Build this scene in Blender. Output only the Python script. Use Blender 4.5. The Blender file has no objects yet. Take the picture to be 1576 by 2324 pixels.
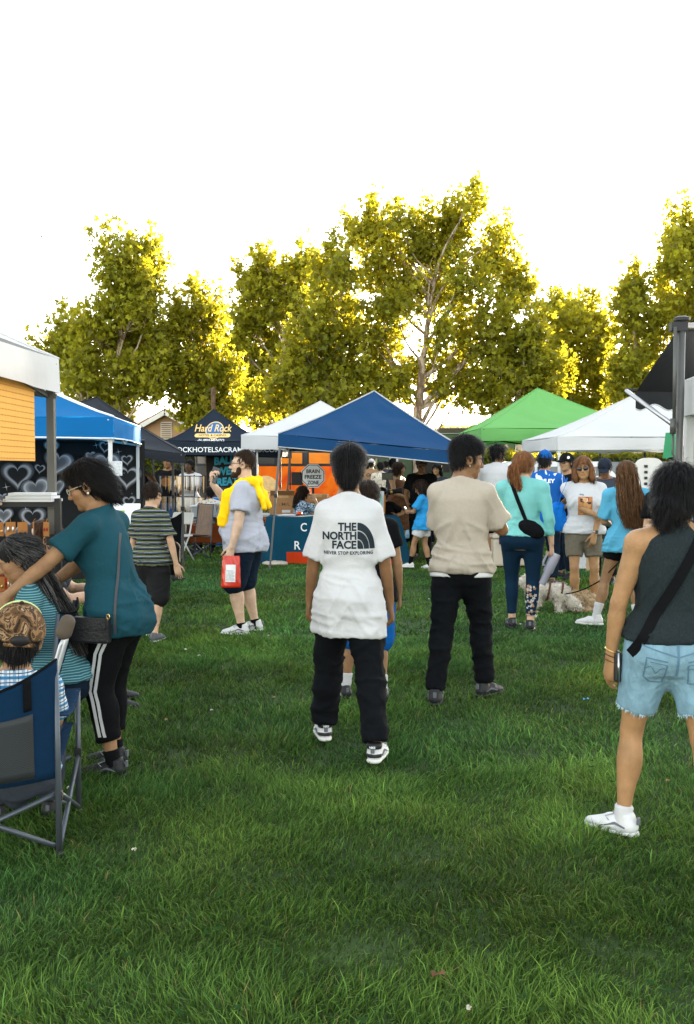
import bpy, bmesh, math, random
import numpy as np
from mathutils import Vector, Matrix, Euler
from mathutils.bvhtree import BVHTree

# ------------------------------------------------------------------ camera, sky, sun, exposure
scene = bpy.context.scene
COL = scene.collection
CAM_H = 1.55
PITCH = math.radians(2.535)
FOC = 2259.0                       # focal length in pixels of a 1576 x 2324 picture
cam_d = bpy.data.cameras.new('camera')
cam_d.sensor_fit = 'VERTICAL'
cam_d.sensor_height = 36.0
cam_d.lens = 35.0
cam_d.clip_end = 5000
cam = bpy.data.objects.new('camera', cam_d)
cam.location = (0, 0, CAM_H)
cam.rotation_euler = (math.radians(90) - PITCH, 0, 0)
COL.objects.link(cam)
scene.camera = cam

SUN_EL, SUN_AZ = math.radians(9.5), math.radians(30.0)     # azimuth from +Y towards +X: behind the trees, a little right
world = bpy.data.worlds.new('World'); scene.world = world; world.use_nodes = True
wn = world.node_tree.nodes; wl = world.node_tree.links
for n in list(wn): wn.remove(n)
sky = wn.new('ShaderNodeTexSky'); sky.sky_type = 'NISHITA'; sky.sun_disc = False
sky.sun_elevation = SUN_EL; sky.sun_rotation = SUN_AZ
sky.air_density = 1.35; sky.dust_density = 0.6; sky.ozone_density = 1.0
hs = wn.new('ShaderNodeHueSaturation'); hs.inputs['Saturation'].default_value = 0.34
bg = wn.new('ShaderNodeBackground'); bg.inputs['Strength'].default_value = 0.15
wo = wn.new('ShaderNodeOutputWorld')
wl.new(sky.outputs[0], hs.inputs['Color']); wl.new(hs.outputs[0], bg.inputs[0]); wl.new(bg.outputs[0], wo.inputs[0])
sun_l = bpy.data.lights.new('sun', 'SUN'); sun_l.energy = 5.0; sun_l.angle = math.radians(0.5); sun_l.color = (1.0, 0.82, 0.56)
sun = bpy.data.objects.new('sun', sun_l)
sdir = Vector((math.sin(SUN_AZ)*math.cos(SUN_EL), math.cos(SUN_AZ)*math.cos(SUN_EL), math.sin(SUN_EL)))
sun.rotation_euler = sdir.to_track_quat('Z', 'Y').to_euler()
sun.location = sdir*60
COL.objects.link(sun)
scene.view_settings.view_transform = 'Standard'
scene.view_settings.look = 'None'
scene.view_settings.exposure = 2.72
scene.view_settings.gamma = 1.0
scene.view_settings.use_curve_mapping = False
scene.render.engine = 'CYCLES'
scene.cycles.use_denoising = True
scene.cycles.max_bounces = 6
scene.cycles.diffuse_bounces = 3
scene.cycles.transmission_bounces = 4
scene.cycles.transparent_max_bounces = 6
scene.cycles.use_light_tree = False

RNG = np.random.default_rng(7)
random.seed(7)

def at(x, y, d):
    """world point that lies d metres in front (along +Y) and shows at picture position x, y (1576 x 2324)"""
    u = (x - 788)/FOC; v = (1162 - y)/FOC
    dy = math.cos(PITCH) + v*math.sin(PITCH)
    dz = -math.sin(PITCH) + v*math.cos(PITCH)
    t = d/dy
    return Vector((u*t, d, CAM_H + dz*t))
def gd(x, y):
    """ground point under picture position x, y"""
    v = (1162 - y)/FOC
    dy = math.cos(PITCH) + v*math.sin(PITCH)
    dz = -math.sin(PITCH) + v*math.cos(PITCH)
    t = -CAM_H/dz
    return Vector(((x - 788)/FOC*t, dy*t, 0))
# ------------------------------------------------------------------ materials
MATS = {}
def _nodes(name):
    m = bpy.data.materials.new(name); m.use_nodes = True
    nt = m.node_tree
    for n in list(nt.nodes): nt.nodes.remove(n)
    out = nt.nodes.new('ShaderNodeOutputMaterial')
    return m, nt, out
def mat(name, col, rough=0.7, var=0.12, vscale=6.0, bump=0.0, bscale=60.0, metal=0.0, spec=0.35, attr=None, trans=0.0,
        tcol=None, stretch=(1, 1, 1), coat=0.0, sss=0.0, emis=None, sheen=0.0, weave=0.0):
    if name in MATS: return MATS[name]
    m, nt, out = _nodes(name); N = nt.nodes; L = nt.links
    p = N.new('ShaderNodeBsdfPrincipled')
    p.inputs['Roughness'].default_value = rough; p.inputs['Metallic'].default_value = metal
    p.inputs['Specular IOR Level'].default_value = spec
    p.inputs['Coat Weight'].default_value = coat
    if sheen: p.inputs['Sheen Weight'].default_value = sheen
    if sss:
        p.inputs['Subsurface Weight'].default_value = sss
        p.inputs['Subsurface Radius'].default_value = (0.012, 0.005, 0.003); p.inputs['Subsurface Scale'].default_value = 1.0
    tc = N.new('ShaderNodeTexCoord'); mp = N.new('ShaderNodeMapping'); mp.inputs['Scale'].default_value = stretch
    L.new(tc.outputs['Object'], mp.inputs[0])
    nz = N.new('ShaderNodeTexNoise'); nz.inputs['Scale'].default_value = vscale; nz.inputs['Detail'].default_value = 5
    L.new(mp.outputs[0], nz.inputs['Vector'])
    if attr:
        base = N.new('ShaderNodeAttribute'); base.attribute_name = attr; bo = base.outputs['Color']
    else:
        base = N.new('ShaderNodeRGB'); base.outputs[0].default_value = (*col, 1); bo = base.outputs[0]
    mr = N.new('ShaderNodeMapRange'); mr.inputs['From Min'].default_value = .25; mr.inputs['From Max'].default_value = .75
    mr.inputs['To Min'].default_value = 1 - var; mr.inputs['To Max'].default_value = 1 + var
    L.new(nz.outputs['Fac'], mr.inputs['Value'])
    mx = N.new('ShaderNodeVectorMath'); mx.operation = 'SCALE'
    L.new(bo, mx.inputs[0]); L.new(mr.outputs[0], mx.inputs['Scale'])
    L.new(mx.outputs[0], p.inputs['Base Color'])
    if bump or weave:
        n2 = N.new('ShaderNodeTexNoise'); n2.inputs['Scale'].default_value = bscale; n2.inputs['Detail'].default_value = 4
        L.new(mp.outputs[0], n2.inputs['Vector'])
        b = N.new('ShaderNodeBump'); b.inputs['Strength'].default_value = bump; b.inputs['Distance'].default_value = 0.02
        L.new(n2.outputs['Fac'], b.inputs['Height']); L.new(b.outputs[0], p.inputs['Normal'])
    if emis:
        p.inputs['Emission Color'].default_value = (*emis[0], 1); p.inputs['Emission Strength'].default_value = emis[1]
    if trans:
        tb = N.new('ShaderNodeBsdfTranslucent')
        if tcol: tb.inputs[0].default_value = (*tcol, 1)
        else: L.new(mx.outputs[0], tb.inputs[0])
        ms = N.new('ShaderNodeMixShader'); ms.inputs[0].default_value = trans
        L.new(p.outputs[0], ms.inputs[1]); L.new(tb.outputs[0], ms.inputs[2]); L.new(ms.outputs[0], out.inputs[0])
    else:
        L.new(p.outputs[0], out.inputs[0])
    MATS[name] = m
    return m
def sr(r, g, b):
    """8 bit picture colour to linear"""
    f = lambda c: (c/255/12.92) if c/255 <= .04045 else ((c/255 + .055)/1.055)**2.4
    return (f(r), f(g), f(b))

# ------------------------------------------------------------------ objects
def tag(o, label, cat, group=None):
    o['label'] = label; o['category'] = cat
    if group: o['group'] = group
    return o
def thing(name, label, cat, loc=(0, 0, 0), rz=0.0, group=None):
    o = bpy.data.objects.new(name, None); o.empty_display_size = .1
    COL.objects.link(o); o.location = loc; o.rotation_euler = (0, 0, rz)
    return tag(o, label, cat, group)
def link(name, me, parent=None):
    o = bpy.data.objects.new(name, me); COL.objects.link(o)
    if parent is not None: o.parent = parent
    return o
def mesh_np(name, V, F, m, smooth=True, col=None, cname='col'):
    """V (n,3); F array of quads/tris (one size) or list of such arrays"""
    me = bpy.data.meshes.new(name)
    V = np.ascontiguousarray(V, dtype=np.float32)
    Fs = F if isinstance(F, list) else [F]
    Fs = [np.asarray(f, dtype=np.int32) for f in Fs if len(f)]
    me.vertices.add(len(V)); me.vertices.foreach_set('co', V.ravel())
    nl = sum(f.size for f in Fs); npoly = sum(len(f) for f in Fs)
    me.loops.add(nl); me.polygons.add(npoly)
    me.loops.foreach_set('vertex_index', np.concatenate([f.ravel() for f in Fs]) if Fs else [])
    st = []; o = 0
    for f in Fs:
        st.append(o + np.arange(len(f), dtype=np.int32)*f.shape[1]); o += f.size
    me.polygons.foreach_set('loop_start', np.concatenate(st))
    me.update(calc_edges=True)
    if smooth: me.polygons.foreach_set('use_smooth', np.ones(npoly, dtype=bool))
    if col is not None:
        a = me.color_attributes.new(cname, 'FLOAT_COLOR', 'POINT')
        c = np.ones((len(V), 4), dtype=np.float32); c[:, :3] = col
        a.data.foreach_set('color', c.ravel())
    if m is not None: me.materials.append(m)
    return me
class MB:
    """collects simple shapes into ONE mesh"""
    def __init__(s): s.v = []; s.f = []
    def add(s, vs, fs):
        o = len(s.v); s.v += [tuple(v) for v in vs]; s.f += [tuple(i + o for i in f) for f in fs]; return s
    def box(s, c, size, R=None):
        hx, hy, hz = size[0]/2, size[1]/2, size[2]/2
        vs = [Vector((x, y, z)) for x in (-hx, hx) for y in (-hy, hy) for z in (-hz, hz)]
        if R is not None: vs = [R @ v for v in vs]
        c = Vector(c)
        return s.add([v + c for v in vs], [(0, 1, 3, 2), (4, 6, 7, 5), (0, 4, 5, 1), (2, 3, 7, 6), (0, 2, 6, 4), (1, 5, 7, 3)])
    def bar(s, a, b, w, h=None, up=(0, 0, 1)):
        a, b = Vector(a), Vector(b); h = h or w
        d = (b - a); u = d.normalized(); upv = Vector(up)
        if abs(u.dot(upv)) > .98: upv = Vector((1, 0, 0))
        r = u.cross(upv).normalized(); t = r.cross(u)
        R = Matrix((r, u, t)).transposed()
        return s.box((a + b)/2, (w, d.length, h), R)
    def tube(s, pts, r, n=8, caps=True, close=False):
        pts = [Vector(p) for p in pts]; rr = r if isinstance(r, (list, tuple)) else [r]*len(pts)
        vs = []; prev = None
        for i, p in enumerate(pts):
            a = pts[i-1] if i else (pts[-1] if close else p); b = pts[i+1] if i < len(pts)-1 else (pts[0] if close else p)
            u = (b - a).normalized()
            if prev is None: prev = u.orthogonal().normalized()
            x = (prev - u*prev.dot(u)).normalized(); prev = x; y = u.cross(x)
            vs += [p + (x*math.cos(2*math.pi*k/n) + y*math.sin(2*math.pi*k/n))*rr[i] for k in range(n)]
        fs = []
        m = len(pts)
        for i in range(m if close else m-1):
            j = (i+1) % m
            fs += [(i*n + k, i*n + (k+1) % n, j*n + (k+1) % n, j*n + k) for k in range(n)]
        if caps and not close: fs += [tuple(range(n))[::-1], tuple((m-1)*n + k for k in range(n))]
        return s.add(vs, fs)
    def lathe(s, prof, n=16, c=(0, 0, 0), R=None):
        c = Vector(c); vs = []
        for r, z in prof:
            for k in range(n):
                v = Vector((r*math.cos(2*math.pi*k/n), r*math.sin(2*math.pi*k/n), z))
                vs.append(c + (R @ v if R is not None else v))
        m = len(prof); fs = []
        for i in range(m-1):
            fs += [(i*n + k, i*n + (k+1) % n, (i+1)*n + (k+1) % n, (i+1)*n + k) for k in range(n)]
        fs += [tuple(range(n))[::-1], tuple((m-1)*n + k for k in range(n))]
        return s.add(vs, fs)
    def prism(s, poly, a, b):
        """poly = list of 2D tuples mapped by functions a(p) and b(p) to the two end caps"""
        n = len(poly)
        vs = [a(p) for p in poly] + [b(p) for p in poly]
        fs = [tuple(range(n))[::-1], tuple(range(n, 2*n))] + [(i, (i+1) % n, n + (i+1) % n, n + i) for i in range(n)]
        return s.add(vs, fs)
    def ico(s, c, r, R=None, n=10, m=7):
        r = r if isinstance(r, (list, tuple)) else (r, r, r)
        vs = []; c = Vector(c)
        for i in range(1, m):
            t = math.pi*i/m
            for k in range(n):
                p = 2*math.pi*k/n
                v = Vector((r[0]*math.sin(t)*math.cos(p), r[1]*math.sin(t)*math.sin(p), r[2]*math.cos(t)))
                vs.append(c + (R @ v if R is not None else v))
        for z in (r[2], -r[2]):
            v = Vector((0, 0, z)); vs.append(c + (R @ v if R is not None else v))
        top, bot = n*(m-1), n*(m-1) + 1; fs = []
        for i in range(m-2):
            fs += [(i*n + k, (i+1)*n + k, (i+1)*n + (k+1) % n, i*n + (k+1) % n) for k in range(n)]
        fs += [(top, k, (k+1) % n) for k in range(n)] + [(bot, (m-2)*n + (k+1) % n, (m-2)*n + k) for k in range(n)]
        return s.add(vs, fs)
    def build(s, name, m, parent=None, smooth=False, bevel=0.0):
        me = bpy.data.meshes.new(name); me.from_pydata([tuple(v) for v in s.v], [], s.f); me.update()
        if bevel:
            b = bmesh.new(); b.from_mesh(me)
            bmesh.ops.recalc_face_normals(b, faces=b.faces)
            ed = [e for e in b.edges if len(e.link_faces) == 2 and e.calc_face_angle() > .5]
            bmesh.ops.bevel(b, geom=ed, offset=bevel, segments=2, affect='EDGES', profile=.6)
            b.to_mesh(me); b.free()
        else:
            b = bmesh.new(); b.from_mesh(me); bmesh.ops.recalc_face_normals(b, faces=b.faces); b.to_mesh(me); b.free()
        if smooth:
            me.polygons.foreach_set('use_smooth', np.ones(len(me.polygons), dtype=bool))
            if smooth == 'auto':
                me.set_sharp_from_angle(angle=math.radians(40))
        me.materials.append(m)
        return link(name, me, parent)

# ------------------------------------------------------------------ value noise on numpy points
def _hash(i, j, k, s):
    n = (i*374761393 + j*668265263 + k*1274126177 + s*974711) & 0x7fffffff
    n = ((n ^ (n >> 13))*1274126177) & 0x7fffffff
    n = (n ^ (n >> 16)) & 0xffff
    return n/65535.0
def noise3(P, seed=0):
    P = np.asarray(P, dtype=np.float64); I = np.floor(P).astype(np.int64); f = P - I; f = f*f*(3 - 2*f)
    r = 0
    for a in (0, 1):
        wa = f[:, 0] if a else 1 - f[:, 0]
        for b in (0, 1):
            wb = f[:, 1] if b else 1 - f[:, 1]
            for c in (0, 1):
                wc = f[:, 2] if c else 1 - f[:, 2]
                r = r + wa*wb*wc*_hash(I[:, 0]+a, I[:, 1]+b, I[:, 2]+c, seed)
    return r
def fbm(P, seed=0, o=3):
    r = 0; a = .5; P = np.asarray(P, dtype=np.float64)
    for i in range(o): r = r + a*noise3(P*2**i, seed + i*17); a *= .5
    return r/(1 - .5**o)

# ------------------------------------------------------------------ lettering and prints
def text_np(s, size=1.0, weight=0.0, align='CENTER', shear=0.0, spacing=1.0, width=None):
    c = bpy.data.curves.new('t', 'FONT'); c.body = s; c.size = size; c.offset = weight*size; c.align_x = align
    c.shear = shear; c.space_character = spacing; c.resolution_u = 3
    o = bpy.data.objects.new('t', c); COL.objects.link(o)
    dg = bpy.context.evaluated_depsgraph_get(); dg.update()
    me = bpy.data.meshes.new_from_object(o.evaluated_get(dg))
    bpy.data.objects.remove(o); bpy.data.curves.remove(c)
    V = np.array([v.co[:] for v in me.vertices]); F = [tuple(p.vertices) for p in me.polygons]
    bpy.data.meshes.remove(me)
    if width and len(V):
        x0, x1 = V[:, 0].min(), V[:, 0].max()
        V[:, 0] = (V[:, 0] - (x0 + x1)/2)*width/(x1 - x0)
    return V, F
def dice(V, F, step):
    b = bmesh.new()
    vs = [b.verts.new(v) for v in V]
    for f in F:
        try: b.faces.new([vs[i] for i in f])
        except ValueError: pass
    lo = V.min(0); hi = V.max(0)
    for ax in (0, 1):
        n = int((hi[ax] - lo[ax])/step)
        for i in range(1, n + 1):
            co = [0, 0, 0]; co[ax] = lo[ax] + i*step; no = [0, 0, 0]; no[ax] = 1
            bmesh.ops.bisect_plane(b, geom=b.verts[:] + b.edges[:] + b.faces[:], plane_co=co, plane_no=no, dist=1e-6)
    b.verts.index_update()
    V2 = np.array([v.co[:] for v in b.verts]); F2 = [tuple(v.index for v in f.verts) for f in b.faces]
    b.free()
    return V2, F2
def project_print(name, V, F, m, target, origin, right, up, step=.012, off=.0025, col=None):
    """lay a flat drawing (x, y) on target's surface, looking along cross(up, right); target is a mesh object, vectors in its local space"""
    V, F = dice(np.asarray(V, float), F, step)
    me = target.data
    bvh = BVHTree.FromPolygons([v.co for v in me.vertices], [p.vertices for p in me.polygons])
    right = Vector(right).normalized(); up = Vector(up).normalized(); out = right.cross(up).normalized(); o = Vector(origin)
    W = []; last = None
    for v in V:
        p = o + right*v[0] + up*v[1]
        h = bvh.ray_cast(p + out*.6, -out, 1.6)
        if h[0] is None:
            q = p if last is None else p + out*last
        else:
            q = h[0] + out*off; last = (q - p).dot(out)
        W.append(q)
    me2 = bpy.data.meshes.new(name); me2.from_pydata([tuple(w) for w in W], [], F); me2.update()
    me2.materials.append(m)
    return link(name, me2, target)
def ring_poly(r0, r1, a0, a1, n=14, c=(0, 0)):
    A = [a0 + (a1 - a0)*i/n for i in range(n + 1)]
    P = [(c[0] + r1*math.cos(a), c[1] + r1*math.sin(a), 0) for a in A]
    if r0 <= 0:
        return np.array([(c[0], c[1], 0)] + P), [(0, i + 1, i + 2) for i in range(n)]
    Q = [(c[0] + r0*math.cos(a), c[1] + r0*math.sin(a), 0) for a in A]
    return np.array(P + Q), [(i, i + 1, n + 2 + i, n + 1 + i) for i in range(n)]
def merge2(parts):
    V = []; F = []
    for v, f in parts:
        o = sum(len(x) for x in V); V.append(np.asarray(v, float)); F += [tuple(i + o for i in q) for q in f]
    return np.vstack(V), F
def shift(vf, dx, dy): 
    V = np.array(vf[0], float); V[:, 0] += dx; V[:, 1] += dy; return V, vf[1]
# ------------------------------------------------------------------ ground and grass
def struct(o): o['kind'] = 'structure'; return o
g_soil = mat('soil', (0.026, 0.052, 0.010), .95, .35, 3.0, .6, 40)
def ground():
    nx = 60; xs = np.linspace(-400, 400, nx); ys = np.linspace(-60, 900, nx)
    X, Y = np.meshgrid(xs, ys, indexing='ij')
    V = np.stack([X.ravel(), Y.ravel(), np.zeros(X.size)], 1)
    i = np.arange(nx*nx).reshape(nx, nx)
    F = np.stack([i[:-1, :-1].ravel(), i[1:, :-1].ravel(), i[1:, 1:].ravel(), i[:-1, 1:].ravel()], 1)
    struct(link('ground', mesh_np('ground', V, F, g_soil)))
ground()
m_grass = mat('grass_blades', (0.05, .1, .02), .6, .1, 2.0, attr='col', trans=.30, spec=.12)
def grass():
    Vs = []; Fs = []; Cs = []; off = 0
    zones = [(1.9, 5.0, 12500, .0017, .043), (5.0, 9.0, 5000, .0028, .043), (9.0, 16.0, 1600, .0050, .042), (16.0, 27.0, 420, .0110, .042), (27.0, 50.0, 60, .03, .06)]
    for y0, y1, dens, w, ln in zones:
        ny = 40
        for yy in np.linspace(y0, y1, ny, endpoint=False):
            dy = (y1 - y0)/ny; hw = .37*(yy + dy) + 1.2
            n = int(dens*2*hw*dy)
            x = RNG.uniform(-hw, hw, n); y = RNG.uniform(yy, yy + dy, n)
            Q = np.stack([x, y, np.zeros(n)], 1)
            clump = fbm(Q*3.2, 3, 3); big = fbm(Q*.8, 9, 2); pat = fbm(Q*1.7, 21, 2)
            keep = RNG.random(n) < np.clip(.35 + 1.35*clump, .15, 1)
            x, y, clump, big, pat, Q = x[keep], y[keep], clump[keep], big[keep], pat[keep], Q[keep]; n = len(x)
            ang = 2*math.pi*(1.6*fbm(Q*1.5, 5, 2) + .35*noise3(Q*9, 8)) + RNG.normal(0, 1.25, n)
            L = ln*(.5 + .9*RNG.random(n))*(.35 + 1.25*clump)*(.75 + .55*big)
            tall = RNG.random(n) < .035; L = np.where(tall, L*1.35, L)
            lean = np.clip(.30 + .55*RNG.random(n) + .35*(pat - .5), .05, 1.15)
            d = np.stack([np.cos(ang), np.sin(ang), np.zeros(n)], 1)
            wide = RNG.normal(0, .9, n) + ang + math.pi/2
            s = np.stack([np.cos(wide), np.sin(wide), np.zeros(n)], 1)*(w*(.6 + .8*RNG.random(n)))[:, None]
            base = Q.copy()
            up = np.array([0, 0, 1.0])
            mid = base + d*(L*.42*np.sin(lean*.8))[:, None] + up*(L*.52*np.cos(lean*.6))[:, None]
            tip = mid + d*(L*.60*np.sin(lean*1.5 + .1))[:, None] + up*(L*.50*np.cos(np.minimum(lean*1.55, 1.75)))[:, None]
            V = np.stack([base - s, base + s, mid + s*.85, mid - s*.85, tip], 1).reshape(-1, 3)
            i = off + np.arange(n)*5
            Fs.append((np.stack([i, i+1, i+2, i+3], 1), np.stack([i+3, i+2, i+4], 1)))
            # leaf colour differs from blade to blade and from patch to patch (kinds of grass), a few are dry
            hue = np.clip(.45*RNG.random(n) + .9*(pat - .22), 0, 1)
            cA = np.array([.046, .126, .028]); cB = np.array([.112, .186, .024])
            c = cA*(1 - hue)[:, None] + cB*hue[:, None]
            c *= (.50 + 1.05*RNG.random(n)**1.6 + .35*(clump - .4))[:, None]
            pv = fbm(Q*1.1, 61, 3); bl = noise3(Q*.55, 71)
            c *= np.clip(.30 + 1.35*pv, .45, 1.35)[:, None]; c[:, 2] *= 1 + .9*np.clip(bl - .4, 0, 1); c[:, 0] *= 1 - .5*np.clip(bl - .45, 0, 1)
            c[tall] *= 1.5
            dry = RNG.random(n) < .012
            c[dry] = np.array([.23, .19, .07])
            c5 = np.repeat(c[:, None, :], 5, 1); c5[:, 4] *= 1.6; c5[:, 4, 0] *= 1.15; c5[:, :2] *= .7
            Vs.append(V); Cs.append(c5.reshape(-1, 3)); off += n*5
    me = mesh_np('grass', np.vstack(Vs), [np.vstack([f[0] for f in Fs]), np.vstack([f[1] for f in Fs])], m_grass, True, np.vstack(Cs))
    o = link('grass', me); o['kind'] = 'stuff'; tag(o, 'long dark green lawn grass with matted clumps covering the park', 'grass')
grass()
def clover():
    Vs = []; Fs = []; Cs = []; off = 0; r = np.random.default_rng(4)
    def quadleaf(c, u, v, s, col):
        nonlocal off
        ring = []
        for k in range(6):
            a = 2*math.pi*k/6; ring.append(c + (u*math.cos(a) + v*math.sin(a))*s)
        Vs.extend(ring); Fs.append([off + k for k in range(6)]); Cs.extend([col]*6); off += 6
    for i in range(160):
        y = 2.4 + 8*r.random()**1.5; x = r.uniform(-1, 1)*(.36*y + .5)
        z = .035 + .03*r.random()
        for k in range(3):
            a = 2*math.pi*k/3 + r.random()
            c = np.array([x + .008*math.cos(a), y + .008*math.sin(a), z])
            u = np.array([math.cos(a), math.sin(a), .25]); v = np.array([-math.sin(a), math.cos(a), .1*r.normal()])
            quadleaf(c, u, v, .007 + .003*r.random(), (.022, .060, .014))
    for i in range(28):
        y = 2.5 + 9*r.random()**1.3; x = r.uniform(-1, 1)*(.36*y + .4); z = .06 + .045*r.random()
        tan = r.random() < .3
        for k in range(16):
            n = r.normal(size=3); n /= np.linalg.norm(n); n[2] = abs(n[2])*.8 + .1
            u = np.cross(n, [0, 0, 1.0]); u /= np.linalg.norm(u) + 1e-6; v = np.cross(n, u)
            quadleaf(np.array([x, y, z]) + n*.008, u*.6 + n*.5, v*.6, .0052, (.40, .27, .15) if tan else (.62, .58, .50))
    me = bpy.data.meshes.new('clover'); me.from_pydata([tuple(v) for v in Vs], [], Fs); me.update()
    a = me.color_attributes.new('col', 'FLOAT_COLOR', 'POINT'); a.data.foreach_set('color', np.hstack([np.array(Cs), np.ones((len(Cs), 1))]).ravel())
    me.materials.append(mat('clover', (.1, .1, .1), .8, .1, attr='col', trans=.2, spec=.04))
    o = link('clover', me); o['kind'] = 'stuff'; tag(o, 'small clover leaves and white clover blossoms scattered in the lawn', 'clover')
clover()

# ------------------------------------------------------------------ trees
LEAF = np.array([(0, -.10), (.16, -.36), (.50, -.30), (.40, -.06), (.52, .22), (.24, .18), (.0, .62),
                 (-.24, .18), (-.52, .22), (-.40, -.06), (-.50, -.30), (-.16, -.36)])
LEAF[:, 1] += .3
def leaves_mesh(name, P, size, m, up_bias=.35, cols=None, rng=RNG):
    n = len(P)
    N = rng.normal(size=(n, 3)); N[:, 2] = N[:, 2]*.8 + up_bias; N /= np.linalg.norm(N, axis=1)[:, None]
    A = rng.normal(size=(n, 3)); A[:, 2] -= .9
    A -= N*(A*N).sum(1)[:, None]; A /= np.linalg.norm(A, axis=1)[:, None] + 1e-9
    B = np.cross(N, A)
    s = size*(.6 + .7*rng.random(n))
    k = len(LEAF)
    V = P[:, None, :] + (B[:, None, :]*LEAF[None, :, 0:1] + A[:, None, :]*LEAF[None, :, 1:2] + N[:, None, :]*(-.35*np.abs(LEAF[None, :, 0:1])))*s[:, None, None]
    i = np.arange(n)[:, None]*k
    h1 = i + np.array([0, 1, 2, 3, 4, 5, 6]); h2 = i + np.array([0, 6, 7, 8, 9, 10, 11])
    F = np.vstack([h1, h2])
    C = None
    if cols is not None: C = np.repeat(cols[:, None, :], k, 1).reshape(-1, 3)
    return mesh_np(name, V.reshape(-1, 3), F, m, False, C)
m_leaf = mat('sycamore_leaf', (.15, .15, .02), .5, .15, 1.2, attr='col', trans=.48, tcol=(.50, .45, .022), spec=.25)
def bark_mat():
    m, nt, out = _nodes('sycamore_bark'); N = nt.nodes; L = nt.links
    p = N.new('ShaderNodeBsdfPrincipled'); p.inputs['Roughness'].default_value = .85
    tc = N.new('ShaderNodeTexCoord'); mp = N.new('ShaderNodeMapping'); mp.inputs['Scale'].default_value = (1, 1, .35)
    v = N.new('ShaderNodeTexNoise'); v.inputs['Scale'].default_value = 7; v.inputs['Detail'].default_value = 6
    r = N.new('ShaderNodeValToRGB'); e = r.color_ramp.elements
    e[0].position = .42; e[0].color = (.17, .11, .07, 1); e[1].position = .52; e[1].color = (.42, .34, .25, 1)
    b = N.new('ShaderNodeBump'); b.inputs['Strength'].default_value = .5
    L.new(tc.outputs['Object'], mp.inputs[0]); L.new(mp.outputs[0], v.inputs['Vector']); L.new(v.outputs['Fac'], r.inputs[0])
    L.new(r.outputs[0], p.inputs['Base Color']); L.new(v.outputs['Fac'], b.inputs['Height']); L.new(b.outputs[0], p.inputs['Normal'])
    L.new(p.outputs[0], out.inputs[0]); return m
m_bark = bark_mat()
def bend(a, b, k, amp, rng):
    pts = []
    w = Vector(rng.normal(size=3))*amp*(b - a).length
    for i in range(k + 1):
        t = i/k; p = a.lerp(b, t); p = p + w*math.sin(math.pi*t) + Vector((0, 0, -.06*(b - a).length*math.sin(math.pi*t)))
        pts.append(p)
    return pts
def tree(name, label, trunk, d, blobs, dens=1.0, tone=1.0, seed=1, depth=1.0, leaf=.16, r0=.15, yellow=.3):
    """trunk: list of (x, y) picture points from ground up at distance d; blobs: (x, y, rx, ry[, dd])"""
    rng = np.random.default_rng(seed)
    tp = [at(x, y, d) for x, y in trunk]; tp[0].z = -.05
    base = Vector((tp[0].x, tp[0].y, 0))
    t = thing(name, label, 'tree', base, 0, 'sycamore trees behind the stalls')
    b0 = base
    tb = MB(); n = len(tp)
    fine = []
    for i in range(n - 1):
        for q in range(4): fine.append(tp[i].lerp(tp[i+1], q/4) + Vector((rng.normal(), rng.normal(), 0))*.025)
    fine.append(tp[-1])
    k = len(fine)
    tb.tube([p - b0 for p in fine], [max(.02, r0*(1 - .82*i/(k-1))) * (1.25 if i == 0 else 1) for i in range(k)], 10)
    tb.build('trunk', m_bark, t, True)
    cents = []; P = []
    br = MB()
    ppm = FOC/d
    for bl in blobs:
        x, y, rx, ry = bl[:4]; dd = bl[4] if len(bl) > 4 else rng.normal()*.6
        c = at(x, y, d + dd); R = (rx/ppm, min(1.6, .8*(rx + ry)/2/ppm*depth + .25), ry/ppm)
        cents.append(c)
        z = c.z - .9*abs(c.x - base.x) - .8
        z = min(max(z, fine[0].z + 1.2), fine[-1].z)
        src = min(fine, key=lambda p: abs(p.z - z))
        pts = bend(src, c, 6, .06, rng)
        ln = (c - src).length
        rb = min(.07, .02 + .012*ln)
        br.tube([p - b0 for p in pts], [rb*(1 - .8*i/6) for i in range(7)], 6, False)
        vol = (R[0]*R[2])
        nsub = max(12, int(vol*100*dens))
        tufts = []
        for s in range(4 if rx > 24 else 2):
            v = rng.normal(size=3); v[2] = abs(v[2])*1.3 + .2; v /= np.linalg.norm(v); e = np.array([v[0]*R[0], v[1]*R[1], v[2]*R[2]])
            for q in range(4): tufts.append(c + Vector(e*(.88 + .13*q)) + Vector((0, 0, .10*q)))
        for q in tufts: P.append(np.array(q)[None] + rng.normal(size=(9, 3))*np.array([.11, .11, .12]))
        for s in range(nsub):
            v = rng.normal(size=3); v /= np.linalg.norm(v); v *= rng.random()**.42*.95
            q = c + Vector((v[0]*R[0], v[1]*R[1], v[2]*R[2]))
            if rng.random() < .22:
                m0 = pts[rng.integers(3, 7)]
                br.tube([p - b0 for p in bend(m0, q, 3, .08, rng)], [.016, .012, .009, .005], 4, False)
            nl = int(10 + 10*rng.random())
            o = rng.normal(size=(nl, 3))*np.array([.15, .15, .14])
            P.append(np.array(q)[None] + o)
    br.build('branch', m_bark, t, True)
    P = np.vstack(P) - np.array(b0)[None]
    n = len(P)
    pn = noise3(P*.9, seed)
    h = np.clip(rng.random(n)*.6 + yellow + .5*(pn - .5), 0, 1)
    C = np.array([.088, .126, .014])*(1 - h)[:, None] + np.array([.31, .29, .020])*h[:, None]
    C *= (.50 + 1.25*rng.random(n)**1.7)[:, None]*tone
    me = leaves_mesh('crown', P, leaf, m_leaf, .35, C, rng)
    o = link('crown', me, t)
    return t
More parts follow.
